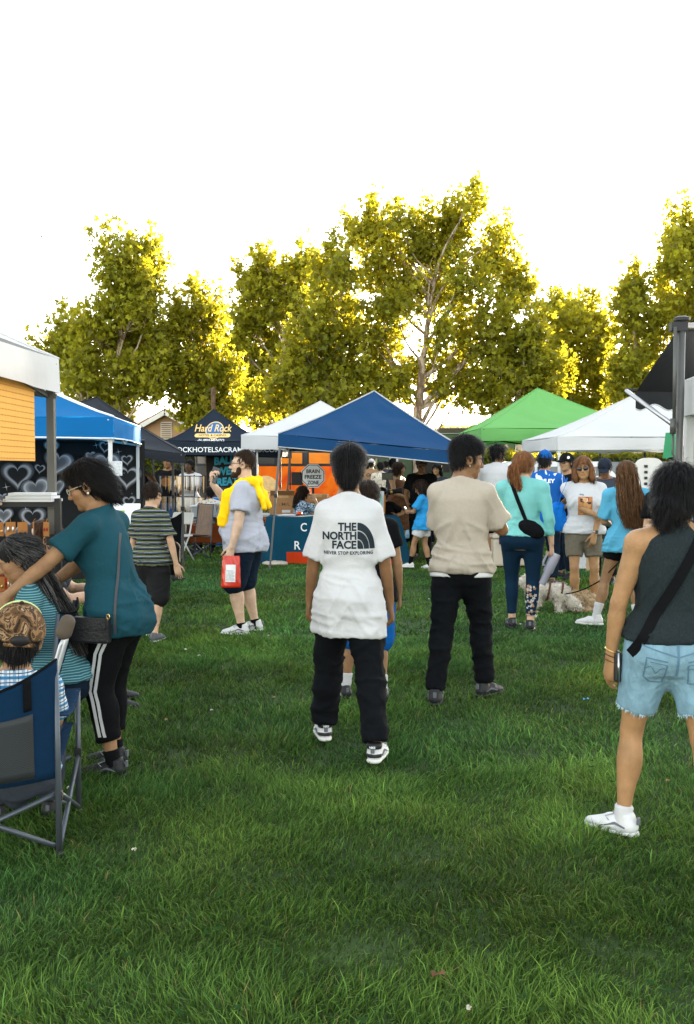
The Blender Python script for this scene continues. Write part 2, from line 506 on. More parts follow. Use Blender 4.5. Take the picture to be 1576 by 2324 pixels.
tree('sycamore_tree', 'tall narrow sycamore behind the bright blue canopy, farthest left', [(268, 1075), (266, 930), (270, 800), (280, 680), (300, 580)], 30,
     [(325, 575, 38, 38), (262, 590, 48, 48), (300, 640, 80, 50), (265, 700, 62, 50), (345, 660, 28, 30), (310, 700, 55, 45), (240, 760, 70, 55), (330, 770, 70, 55),
      (150, 760, 45, 55), (125, 800, 45, 40), (200, 830, 75, 50), (300, 850, 80, 55), (370, 800, 35, 70), (200, 900, 60, 40), (255, 910, 55, 40), (345, 870, 45, 35), (390, 745, 22, 40), (170, 850, 40, 40)],
     1.0, 1.0, 11, yellow=.26)
tree('sycamore_tree', 'rounded sycamore between the tallest left tree and the dark pointed tent', [(455, 1070), (452, 900), (455, 780), (460, 700)], 31,
     [(455, 695, 45, 32), (420, 740, 40, 45), (490, 730, 25, 40), (450, 790, 65, 50), (400, 830, 45, 45), (480, 850, 55, 50), (435, 895, 55, 45), (500, 920, 45, 40), (520, 860, 35, 45), (525, 930, 40, 35), (470, 950, 50, 30), (440, 950, 40, 25)],
     1.05, .9, 12, yellow=.16)
tree('sycamore_tree', 'sunlit yellow sycamore farther back left of the broad central tree', [(640, 1066), (640, 900), (645, 760), (660, 650)], 38,
     [(600, 605, 35, 30), (685, 600, 30, 35), (575, 650, 40, 45), (650, 650, 50, 45), (560, 720, 45, 45), (620, 720, 55, 50), (690, 700, 45, 55), (545, 790, 38, 50), (610, 800, 50, 50), (680, 790, 45, 50), (560, 870, 50, 50), (640, 880, 60, 45), (520, 820, 28, 50), (600, 940, 70, 35), (700, 900, 50, 45)],
     1.15, 1.1, 13, leaf=.175, yellow=.42)
tree('sycamore_tree', 'dense olive sycamore standing just left of the broad central tree', [(735, 1072), (738, 920), (745, 800), (755, 680)], 29.5,
     [(745, 600, 32, 34), (780, 630, 35, 40), (735, 660, 35, 40), (770, 700, 50, 45), (720, 740, 48, 50), (790, 770, 50, 50), (690, 800, 50, 55), (750, 840, 70, 50), (810, 850, 45, 50), (660, 870, 60, 45), (730, 910, 85, 40), (600, 920, 60, 35), (810, 910, 40, 35)],
     1.15, .85, 14, yellow=.14)
tree('sycamore_tree', 'broad central sycamore with pale trunk, the tallest, rising behind the dark blue tent', [(948, 1072), (950, 930), (955, 860), (965, 780), (975, 700), (990, 600)], 30,
     [(1070, 462, 26, 34), (1040, 500, 42, 45), (1012, 540, 40, 40), (848, 505, 32, 36), (820, 535, 38, 38), (880, 550, 45, 45), (905, 510, 22, 26), (965, 520, 30, 32), (945, 565, 50, 42), (1000, 595, 55, 45), (1130, 540, 28, 30),
      (1100, 595, 45, 45), (1070, 650, 50, 42), (1150, 620, 32, 40), (1180, 655, 30, 30), (1155, 690, 25, 25), (850, 615, 60, 50), (920, 640, 65, 50), (900, 700, 65, 45), (990, 670, 55, 45), (1120, 730, 35, 40), (1060, 740, 40, 35),
      (860, 760, 55, 40), (1090, 790, 45, 40), (1030, 830, 45, 40), (880, 820, 55, 45), (1000, 770, 30, 28), (960, 840, 35, 30), (870, 880, 50, 35), (1060, 880, 35, 32), (1000, 890, 28, 28), (1190, 670, 22, 20), (915, 890, 25, 25)],
     .92, 1.0, 15, r0=.17, yellow=.30)
tree('sycamore_tree', 'low dark sycamore right behind the green tent', [(1180, 1072), (1178, 900), (1190, 820)], 29,
     [(1190, 760, 40, 35), (1160, 810, 50, 45), (1220, 800, 40, 45), (1130, 860, 50, 40), (1190, 870, 60, 45), (1250, 860, 50, 50), (1080, 900, 40, 35), (1140, 920, 50, 35)],
     1.1, .85, 16, yellow=.14)
tree('sycamore_tree', 'yellow sycamore with upright tufts above the green tent peak', [(1300, 1068), (1296, 900), (1290, 780)], 35,
     [(1290, 695, 40, 30), (1250, 720, 38, 38), (1335, 720, 35, 36), (1295, 750, 50, 45), (1370, 770, 25, 40), (1340, 800, 48, 45), (1260, 800, 45, 50), (1300, 860, 60, 45), (1370, 860, 35, 45), (1340, 910, 60, 35), (1250, 900, 40, 35)],
     1.1, 1.05, 17, leaf=.165, yellow=.36)
tree('sycamore_tree', 'sycamore at the right with rounded top left of the black awning', [(1440, 1070), (1442, 880), (1440, 760)], 30,
     [(1440, 655, 32, 34), (1425, 690, 32, 36), (1460, 715, 32, 40), (1425, 760, 35, 40), (1470, 790, 40, 40), (1420, 830, 40, 40), (1460, 860, 45, 40), (1410, 890, 40, 35), (1430, 950, 60, 40), (1480, 970, 60, 35)],  # lowest clumps added out of sight behind the tents to block low sun
     1.1, .9, 18, yellow=.18)
tree('sycamore_tree', 'tall sycamore cut by the right edge of the picture', [(1560, 1070), (1560, 850), (1562, 700), (1560, 580)], 31,
     [(1560, 520, 42, 42), (1530, 560, 28, 40), (1585, 580, 45, 50), (1530, 620, 38, 45), (1580, 660, 50, 50), (1510, 690, 32, 45), (1560, 720, 50, 45), (1500, 750, 30, 30), (1610, 760, 60, 60), (1640, 620, 50, 60), (1650, 700, 50, 60), (1560, 830, 60, 50), (1580, 920, 80, 50), (1560, 975, 80, 40), (1660, 860, 70, 60)],  # low clumps hidden by the tents, added against sun streaks on the lawn
     1.1, 1.0, 19, yellow=.3)
for i, (x, d, seed, lab) in enumerate([(1800, 33, 23, 'first sycamore added for shade beyond the right edge of the view'), (-280, 34, 21, 'sycamore beyond the left edge of the view'), (2080, 31, 24, 'second sycamore added for shade beyond the right edge of the view'), (2400, 29, 25, 'third sycamore added for shade beyond the right edge of the view')]):  # unseen trees; the right-hand ones added to keep sun off the lawn
    tree('sycamore_tree', lab, [(x, 1070), (x, 850), (x, 700)], d,
         [(x, 560, 70, 70), (x-60, 660, 80, 70), (x+60, 670, 80, 70), (x, 760, 110, 70), (x-80, 830, 80, 70), (x+80, 840, 80, 70), (x, 900, 110, 70), (x-90, 960, 70, 50), (x+10, 975, 80, 45), (x+100, 960, 70, 50)], .35, 1, seed, leaf=.30)  # bottom clumps added to stop sun passing under the crowns

# hedge, far shrubs
def leafy_mass(name, label, cat, lo, hi, n, seed, tone=1.0, kind=None, leaf=.13):
    rng = np.random.default_rng(seed)
    lo, hi = np.array(lo, float), np.array(hi, float); base = Vector(((lo[0]+hi[0])/2, (lo[1]+hi[1])/2, 0))
    t = thing(name, label, cat, base)
    P = lo + (hi - lo)*rng.random((n, 3))
    side = rng.random(n) < .6
    P[side, 1] = lo[1] + .15*rng.random(side.sum())
    top = (~side) & (rng.random(n) < .7); P[top, 2] = hi[2] - .15*rng.random(top.sum())
    P[:, 2] += .22*(fbm(P*np.array([.9, .9, 0]), seed) - .5)*(P[:, 2] - lo[2]); P[:, 1] += .3*(noise3(P*1.3, seed) - .5)
    h = rng.random(n)
    C = (np.array([.020, .042, .008])*(1 - h)[:, None] + np.array([.075, .095, .012])*h[:, None])*tone
    P -= np.array(base)
    link('foliage', leaves_mesh('foliage', P, leaf, m_leaf, .3, C, rng), t)
    core = MB(); core.box((0, 0, (hi[2]-.12)/2), ((hi[0]-lo[0])-.3, (hi[1]-lo[1])-.3, hi[2]-.2))
    core.build('branch_core', mat('hedge_core', (.02, .028, .012), .9, .3), t)
    return t
leafy_mass('hedge', 'clipped green hedge behind the right white tent', 'hedge', (3.0, 27.0, 0.02), (11.5, 28.2, 1.98), 5200, 31, 1.0)
leafy_mass('shrub_row', 'low shrubs with leaves coloured as if sunlit far behind the central trees', 'shrubs', (-1.0, 42, 0.02), (12, 44, 3.3), 4200, 33, 2.0, leaf=.2)  # leaf colour raised so the shrubs look sunlit
leafy_mass('shrub_row', 'low shrubs far behind the trees on the left', 'shrubs', (-16, 41, 0.02), (-1.4, 43, 2.3), 2600, 34, 1.5, leaf=.2)

# ------------------------------------------------------------------ houses
m_stucco = mat('stucco', (.44, .27, .16), .9, .06, 3, .3, 120)
m_trim = mat('white_trim', (.72, .70, .66), .6, .04)
m_tile = mat('roof_tile', (.16, .10, .07), .85, .3, 9, .4, 30)
def house(name, label, x0, x1, y0, depth, wall, ridge, vent=True):
    cx = (x0 + x1)/2; w = (x1 - x0)/2
    t = thing(name, label, 'house', (cx, y0, 0))
    b = MB(); prof = [(-w, 0), (w, 0), (w, wall), (0, ridge), (-w, wall)]
    b.prism(prof, lambda p: (p[0], 0, p[1]), lambda p: (p[0], depth, p[1])); b.build('wall', m_stucco, t)
    for s in (-1, 1):
        d = Vector((s*w, 0, wall - ridge)).normalized(); nrm = Vector((-d.z*s, 0, abs(d.x)))
        e = Vector((s*w, 0, wall)) + d*.45
        q = MB(); a = Vector((0, -.35, ridge + .05)); bb = Vector((e.x, -.35, e.z + .05))
        th = Vector((0, 0, .12)); dp = Vector((0, depth + .7, 0))
        q.add([a, bb, bb + dp, a + dp, a + th, bb + th, bb + dp + th, a + dp + th], [(0, 1, 2, 3), (4, 7, 6, 5), (0, 4, 5, 1), (1, 5, 6, 2), (2, 6, 7, 3), (3, 7, 4, 0)])
        rf = q.build('roof', m_tile, t)
        f = MB(); f.bar(Vector((0, -.39, ridge - .02)), Vector((e.x, -.39, e.z - .02)), .05, .2); f.build('fascia', m_trim, rf)
    if vent:
        v = MB(); zc = wall + (ridge - wall)*.38; v.box((0, -.02, zc), (.5, .05, .8)); vo = v.build('gable_vent', m_trim, t)
        s = MB()
        for k in range(8): s.box((0, -.06, zc - .33 + k*.094), (.44, .04, .05), Euler((.5, 0, 0)).to_matrix())
        s.build('louvre', mat('louvre', (.36, .25, .17), .8), vo)
    return t
pL = at(368, 962, 46)
house('house', 'tan stucco house with white gable trim behind the dark pointed tent', pL.x - 2.2, pL.x + 2.6, 46, 9, 2.75, at(372, 936, 46).z)
house('house', 'tan house wing with brown tiled roof left of the gabled house', pL.x - 5.2, pL.x - 1.2, 49, 8, 2.9, 4.6, False)
hR = house('house', 'pale house behind the hedge at the right', at(1345, 1000, 44).x - 4, at(1345, 1000, 44).x + 5, 44, 8, 2.2, 3.4, False)
w = MB(); w.box((-.1, -.03, 1.75), (1.2, .08, .5)); wf = w.build('window', m_trim, hR)
w = MB(); w.box((-.1, -.08, 1.75), (1.05, .05, .4)); w.build('pane', mat('dark_glass', (.03, .04, .045), .1, .05, spec=.6), wf)
# weathered light pole behind the pointed tent
lp = thing('light_pole', 'rusty brown pole standing behind the dark pointed tent', 'pole', (at(485, 1000, 25.5).x, 25.5, 0))
b = MB(); b.lathe([(.075, 0), (.075, .25), (.06, .3), (.055, 3.4), (.06, 3.42), (.06, 3.58), (.03, 3.6)], 12); b.build('shaft', mat('rusty_steel', (.12, .07, .045), .8, .4, 12, .3, 60, .2), lp, 'auto')
b = MB(); b.lathe([(.12, 0), (.12, .03), (.08, .04)], 12); b.build('base_plate', MATS['rusty_steel'], lp, 'auto')
bird = MB(); bp = at(95, 537, 40)
bird.add([(-.17, .02, .05), (-.06, .04, .01), (0, .1, 0), (.06, .04, .01), (.17, .0, .06), (.05, -.03, .0), (0, -.12, -.005), (-.05, -.03, 0), (0, .0, .035), (0, 0, -.03)],
         [(0, 1, 8, 7), (1, 2, 8), (2, 3, 8), (3, 4, 5, 8), (5, 6, 8), (6, 7, 8), (0, 7, 9, 1), (1, 9, 2), (2, 9, 3), (3, 9, 5, 4), (5, 9, 6), (6, 9, 7)])
bo = bird.build('bird', mat('bird', (.03, .03, .03), .8)); bo.location = bp; tag(bo, 'tiny dark bird flying in the white sky, upper left', 'bird')
# ------------------------------------------------------------------ pop-up tents
m_white_leg = mat('white_steel', (.58, .59, .60), .4, .05, metal=.1)
m_grey_leg = mat('grey_steel', (.095, .095, .09), .42, .1, metal=.25)
m_black_plastic = mat('black_plastic', (.015, .015, .017), .5)
m_black_steel = mat('black_steel', (.02, .02, .022), .45, .1, metal=.3)
def cloth(name, col, trans=.3, rough=.8, tcol=None, bump=.6): return mat(name, col, rough, .05, 1.5, bump, 4.0, trans=trans, tcol=tcol, spec=.2)
def tent(label, corners, zb, vh, peak, roof_m, leg_m, sag=.10, wr=.012, name='canopy_tent', slant=0.0, seed=0, trim=None, legs=(0, 1, 2, 3), group='pop-up canopy tents', pw=1.0, foot=True):
    """corners: 4 xy in order; zb: height of the valance bottom at each; peak: xyz"""
    cx = sum(c[0] for c in corners)/4; cy = sum(c[1] for c in corners)/4; o = Vector((cx, cy, 0))
    t = thing(name, label, 'tent', o, 0, group)
    T = [Vector((c[0], c[1], z + vh)) - o for c, z in zip(corners, zb)]; P = Vector(peak) - o
    rng = np.random.default_rng(seed)
    for s in range(4):
        A, B = T[s], T[(s+1) % 4]; nu, nv = 26, 20
        V = []
        for j in range(nv + 1):
            v = j/nv
            for i in range(nu + 1):
                u = i/nu
                p = A.lerp(B, u).lerp(P, v)
                p = p + Vector((0, 0, -sag*(math.sin(math.pi*v**.8))*(1 - .35*(2*u - 1)**6)))
                V.append(p)
        V = np.array([tuple(p) for p in V])
        u_ = np.tile(np.linspace(0, 1, nu+1), nv+1); v_ = np.repeat(np.linspace(0, 1, nv+1), nu+1)
        edge = np.clip(np.minimum(u_, 1 - u_)*8, 0, 1)*np.clip(v_*7, 0, 1)*np.clip((1 - v_)*5, 0, 1)
        ph = 3*noise3(V*1.1 + s*7 + seed, 1)
        V[:, 2] += wr*edge*(np.sin(u_*19 + v_*14 + ph*4) *.6 + 1.6*(noise3(V*np.array([3, 3, 5]), s + seed) - .5))
        idx = np.arange((nu+1)*(nv+1)).reshape(nv+1, nu+1)
        F = np.stack([idx[:-1, :-1].ravel(), idx[:-1, 1:].ravel(), idx[1:, 1:].ravel(), idx[1:, :-1].ravel()], 1)
        ro = link('roof_panel', mesh_np('roof_panel', V, F, roof_m), t)
        if trim is None:
            q = MB(); q.tube([T[s].lerp(P, k/8) + Vector((0, 0, -sag*math.sin(math.pi*(k/8)**.8)*.65 + .002)) for k in range(9)], .008, 6); q.build('hip_seam', roof_m, ro, True)
        if trim:
            q = MB(); q.tube([T[s].lerp(P, k/8) + Vector((0, 0, -sag*math.sin(math.pi*(k/8)**.8)*.65 + .006)) for k in range(9)], .012, 6); q.build('hip_seam', trim, ro, True)
        # valance: a hanging strip with soft folds
        nu, nv = 40, 6
        n = (B - A).cross(Vector((0, 0, 1))).normalized()
        V = []
        fold = rng.random(8)*6
        for j in range(nv + 1):
            for i in range(nu + 1):
                u = i/nu; v = j/nv
                p = A.lerp(B, u)
                e = min(1, min(u, 1-u)*10)
                w = (math.sin(u*23 + fold[0]) + .6*math.sin(u*41 + fold[1]) + .7*math.sin(v*5 + u*9 + fold[2]))*.007*v*e
                drop = vh*v*(1 - .05*e*math.sin(math.pi*u)) + .02*e*math.sin(math.pi*u)*(1-v)
                V.append(p - Vector((0, 0, drop)) + n*(w + .006*v))
        idx = np.arange((nu+1)*(nv+1)).reshape(nv+1, nu+1)
        F = np.stack([idx[:-1, :-1].ravel(), idx[1:, :-1].ravel(), idx[1:, 1:].ravel(), idx[:-1, 1:].ravel()], 1)
        va = link('valance', mesh_np('valance', np.array([tuple(p) for p in V]), F, roof_m), t)
        if trim:
            q = MB(); q.tube([V[nv*(nu+1) + i] + n*.002 for i in range(0, nu+1, 2)], .009, 6); q.build('hem_binding', trim, va, True)
    for s in range(4):
        A, B = T[s], T[(s+1) % 4]
        n = (B - A).cross(Vector((0, 0, 1))).normalized()*-.05
        q = MB(); a = A - Vector((0, 0, .02)) + n; b = B - Vector((0, 0, .02)) + n; lo = Vector((0, 0, -min(.22, vh)))
        m1 = a.lerp(b, .5)
        for (p0, p1) in ((a, m1 + lo), (a + lo, m1), (m1, b + lo), (m1 + lo, b)): q.bar(p0, p1, .014, .026)
        q.build('truss', leg_m, t)
    for s in legs:
        A = T[s]; ctr = Vector((0, 0, 0)); d = Vector((A.x, A.y, 0)).normalized()
        top = A - Vector((0, 0, .03)) - d*.05; bot = Vector((top.x, top.y, 0)) + d*slant
        q = MB(); k = .45
        mid = top.lerp(bot, k)
        q.bar(top, mid, .036*pw); lg = q.build('leg', leg_m, t, False, .003)
        q = MB(); q.bar(mid + (mid - bot).normalized()*.06, bot + Vector((0, 0, .004)), .028*pw); q.build('inner_tube', leg_m, lg)
        q = MB(); q.box(mid, (.05*pw, .05*pw, .06)); q.build('lock_collar', m_black_plastic, lg, False, .004)
        if foot:
            q = MB(); q.box(bot + Vector((0, 0, .004)), (.09, .09, .008)); q.build('foot_plate', leg_m, lg)
    q = MB(); q.bar(P - Vector((0, 0, .04)), P - Vector((0, 0, .75)), .03)
    for s in range(4): q.bar(P - Vector((0, 0, .6)), T[s].lerp(P, .5) - Vector((0, 0, sag + .06)), .018)
    q.build('centre_pole', leg_m, t)
    return t
def xy(v): return (v.x, v.y)
W_CLOTH = cloth('white_canopy', (.66, .66, .67), .25)
# near left white canopy
a = at(135, 893, 5.45)
tent('white canopy at the left edge with dark legs and a yellow panel below', [(-4.6, 2.45), (-1.58, 2.45), (a.x, 5.45), (-4.6, 5.45)], [a.z]*4, .185, (-3.1, 3.95, 3.0), W_CLOTH, m_grey_leg, .06, .012, seed=1, legs=(0, 2, 3), pw=1.15)
# bright blue tent on the left
bl1 = cloth('bright_blue_canopy', sr(18, 116, 180), .35, tcol=sr(22, 140, 215))
A = at(258, 995, 10.0); B = at(320, 1008, 12.9); d = (B - A); d.z = 0; nrm = Vector((-d.y, d.x, 0)).normalized()*2.95
C = B + nrm; D = A + nrm
blue_left = tent('bright blue canopy with white seams beside the hearts backdrop', [xy(A), xy(B), xy(C), xy(D)], [A.z, B.z, B.z, A.z], .215, (*((A + C)/2).xy, 2.72), bl1, m_white_leg, .05, .014, seed=2, trim=mat('white_binding', (.75, .76, .78), .7))
# black tent behind it
blk = cloth('black_canopy', (.016, .019, .026), .04, .7)
R_ = at(420, 1051, 14.6)
tent('charcoal black canopy sloping down behind the bright blue one', [(-5.6, 14.6), xy(R_), (-3.0, 17.4), (-5.6, 17.5)], [1.98, R_.z, 1.8, 1.98], .14, (-4.0, 16.0, 2.68), blk, m_grey_leg, .05, .012, seed=3)
# navy pointed tent with lettering
nv = cloth('navy_canopy', (.008, .016, .030), .05, .7)
fl = at(345, 1033, 22); fr = at(640, 1037, 22); pk = at(485, 929, 23.5)
hard = tent('dark navy pointed tent with gold and white lettering on its front', [xy(fl), xy(fr), (fr.x + .05, 25), (fl.x, 25)], [fl.z, fr.z, fr.z, fl.z], .33, pk, nv, m_black_steel, .30, .010, seed=4)
front = [o for o in hard.children if o.name.startswith('roof_panel')][0]; fval = [o for o in hard.children if o.name.startswith('valance')][0]
gold = mat('gold_print', sr(226, 190, 120), .5, .05); wprint = mat('white_print', (.75, .77, .78), .6, .03)
def hard_print():
    o = hard.location
    c = at(480, 978, 22.6) - o; s = 22.6/FOC
    up = Vector((0, .55, 1)).normalized(); rt = (1, 0, 0)
    tv = shift(text_np('Hard Rock', .24, .012, width=84*s, shear=.12), 0, 0)
    project_print('lettering', *tv, gold, front, c, rt, (0, 0, 1), .06, .012)
    disc = ring_poly(0, 19*s, 0, 2*math.pi, 24)
    project_print('emblem_disc', *disc, mat('globe_blue', sr(40, 95, 150), .5, .2, 3), front, c + Vector((.03, 0, .03)), rt, (0, 0, 1), .06, .006)
    ring = ring_poly(19*s, 21*s, 0, 2*math.pi, 24)
    project_print('emblem_ring', *ring, gold, front, c + Vector((.03, 0, .03)), rt, (0, 0, 1), .06, .007)
    bw = 36*s; bh = 4.6*s
    bn = [(-bw + bh*math.cos(a), bh*math.sin(a), 0) for a in np.linspace(math.pi/2, 1.5*math.pi, 7)] + [(bw + bh*math.cos(a), bh*math.sin(a), 0) for a in np.linspace(-math.pi/2, math.pi/2, 7)]
    project_print('emblem_banner', np.array(bn), [tuple(range(14))], gold, front, c + Vector((0, 0, -9.5*s)), rt, (0, 0, 1), .06, .013)
    project_print('lettering', *text_np('HOTEL & CASINO', .07, .01, width=62*s), nv, front, c + Vector((0, 0, -11.3*s)), rt, (0, 0, 1), .06, .017)
    project_print('lettering', *text_np('SACRAMENTO', .085, .02, width=58*s), wprint, front, c + Vector((0, 0, -24*s)), rt, (0, 0, 1), .06, .012)
    project_print('lettering', *text_np('AT FIRE MOUNTAIN', .055, .02, width=50*s), wprint, front, c + Vector((0, 0, -29.5*s)), rt, (0, 0, 1), .06, .012)
    c2 = at(492, 1026, 22) - o
    project_print('lettering', *text_np('HARDROCKHOTELSACRAMENTO.COM', .155, .012, width=288*22/FOC), wprint, fval, c2, rt, (0, 0, 1), .06, .012)
hard_print()
# white tent between
f1 = at(548, 1020, 19.0); p1 = at(728, 910, 21)
tent('white canopy with dark underside tucked behind the dark blue one', [xy(f1), (1.02, 19.5), (1.0, 22.4), (f1.x, 22.0)], [f1.z, 1.86, 1.86, f1.z], .27, p1, W_CLOTH, m_white_leg, .08, .012, seed=5)
# dark blue tent in the middle
db = cloth('dark_blue_canopy', sr(16, 62, 104), .08, .8)
f2 = at(632, 1014, 15.3); g2 = at(1072, 1058, 15.0); p2 = at(850, 888, 16.6)
tent('dark blue canopy with grey seams in the middle, leaning lower to the right', [xy(f2), xy(g2), (g2.x, 18.0), (f2.x, 18.2)], [f2.z, g2.z, 1.66, f2.z], .20, p2, db, m_grey_leg, .045, .024, seed=6, slant=.22, trim=mat('grey_binding', (.42, .42, .42), .7))
# green tent
gr = cloth('green_canopy', sr(112, 176, 100), .22, .75, tcol=sr(110, 195, 90))
n3 = at(1092, 1001, 17.5); p3 = at(1220, 881, 19)
tent('bright green canopy rising behind the right white one', [xy(n3), (n3.x + 2.95, 17.6), (n3.x + 2.9, 20.6), (n3.x - .05, 20.5)], [n3.z, n3.z, n3.z, n3.z], .23, p3, gr, m_black_steel, .05, .022, seed=7)
# right white tent
n4 = at(1265, 1022, 14.5); b4 = at(1185, 1027, 17.3); p4 = at(1435, 899, 16)
right_tent = tent('white canopy on the right sheltering the standing group', [xy(n4), (n4.x + 2.98, 14.5), (n4.x + 2.95, 17.4), xy(b4)], [n4.z, n4.z, b4.z, b4.z], .20, p4, W_CLOTH, m_white_leg, .07, .018, seed=8)
# near right white canopy corner
n5 = at(1549, 945, 6.9)
tent('white canopy corner cut by the right edge with the black awning beside it', [xy(n5), (n5.x, 3.9), (n5.x + 3, 3.9), (n5.x + 3, 6.9)], [n5.z]*4, .235, (n5.x + 1.5, 5.4, 2.95), W_CLOTH, m_white_leg, .05, .012, seed=9, pw=1.5, legs=(0, 2, 3))

# black awning arm clamped on that tent's leg
def awning():
    d = 6.75; base = at(1545, 1100, d); t = thing('awning_stand', 'black fabric awning with scalloped edge on a tall pole, upper right', 'awning', (base.x, d, 0))
    o = t.location
    L = lambda x, y, dd=0: at(x, y, d + dd) - o
    q = MB(); q.tube([L(1548, 735), L(1540, 1100), Vector((L(1540, 1100).x, 0, 0))], .026, 10); q.build('pole', m_grey_leg, t, True)
    q = MB(); q.tube([L(1533, 742, -.04), L(1530, 960, -.04)], .012, 8); q.tube([L(1528, 950, -.04), L(1527, 985, -.04)], .02, 8)
    q.tube([L(1527, 985, -.04), L(1527, 1030, -.04), L(1538, 1050, -.04), L(1541, 1075, -.03)], .008, 8); q.build('crank_rod', m_grey_leg, t, True)
    q = MB(); q.lathe([(.055, 0), (.055, .02), (.03, .03)], 12, L(1548, 728)); q.box(L(1540, 742), (.11, .06, .06)); q.tube([L(1545, 742), L(1640, 738, .9)], .028, 10); q.build('pole_head', m_black_plastic, t, 'auto')
    q = MB(); q.tube([L(1422, 887, .5), L(1530, 966, -.04)], .016, 8); q.build('strut', mat('steel', (.45, .45, .46), .35, .1, metal=.8), t, True)
    q = MB(); q.tube([L(1420, 886, .5), L(1640, 893, .9)], .014, 8); q.build('front_bar', m_black_steel, t, True)
    a0, a1 = L(1442, 892, .5), L(1640, 896, .9); b0, b1 = L(1545, 738, .08), L(1640, 736, .9)
    n = 18; V = []
    for j in range(n + 1):
        for i in range(n + 1):
            u, v = i/n, j/n
            p = a0.lerp(a1, u).lerp(b0.lerp(b1, u), v) + Vector((0, 0, -.03*math.sin(math.pi*v)*math.sin(math.pi*min(1, u*1.2))))
            V.append(tuple(p))
    idx = np.arange((n+1)**2).reshape(n+1, n+1)
    F = np.stack([idx[:-1, :-1].ravel(), idx[:-1, 1:].ravel(), idx[1:, 1:].ravel(), idx[1:, :-1].ravel()], 1)
    m = cloth('black_awning_cloth', (.022, .023, .026), .08, .75)
    c = link('awning_cloth', mesh_np('awning_cloth', np.array(V), F, m), t)
    V = []; nu = 60
    for j in range(5):
        for i in range(nu + 1):
            u = i/nu; p = a0.lerp(a1, u); dz = .115 + .022*math.sin(u*2*math.pi*3.2 + .5)
            V.append(tuple(p + Vector((0, -.012 + .01*math.sin(u*14)*j/4, -dz*j/4 + .012))))
    idx = np.arange(5*(nu+1)).reshape(5, nu+1)
    F = np.stack([idx[:-1, :-1].ravel(), idx[:-1, 1:].ravel(), idx[1:, 1:].ravel(), idx[1:, :-1].ravel()], 1)
    sc = link('scalloped_valance', mesh_np('scalloped_valance', np.array(V), F, m), t)
    q = MB(); q.tube([V[4*(nu+1) + i] for i in range(0, nu+1)], .0045, 6); q.build('edge_binding', wprint, sc, True)
awning()

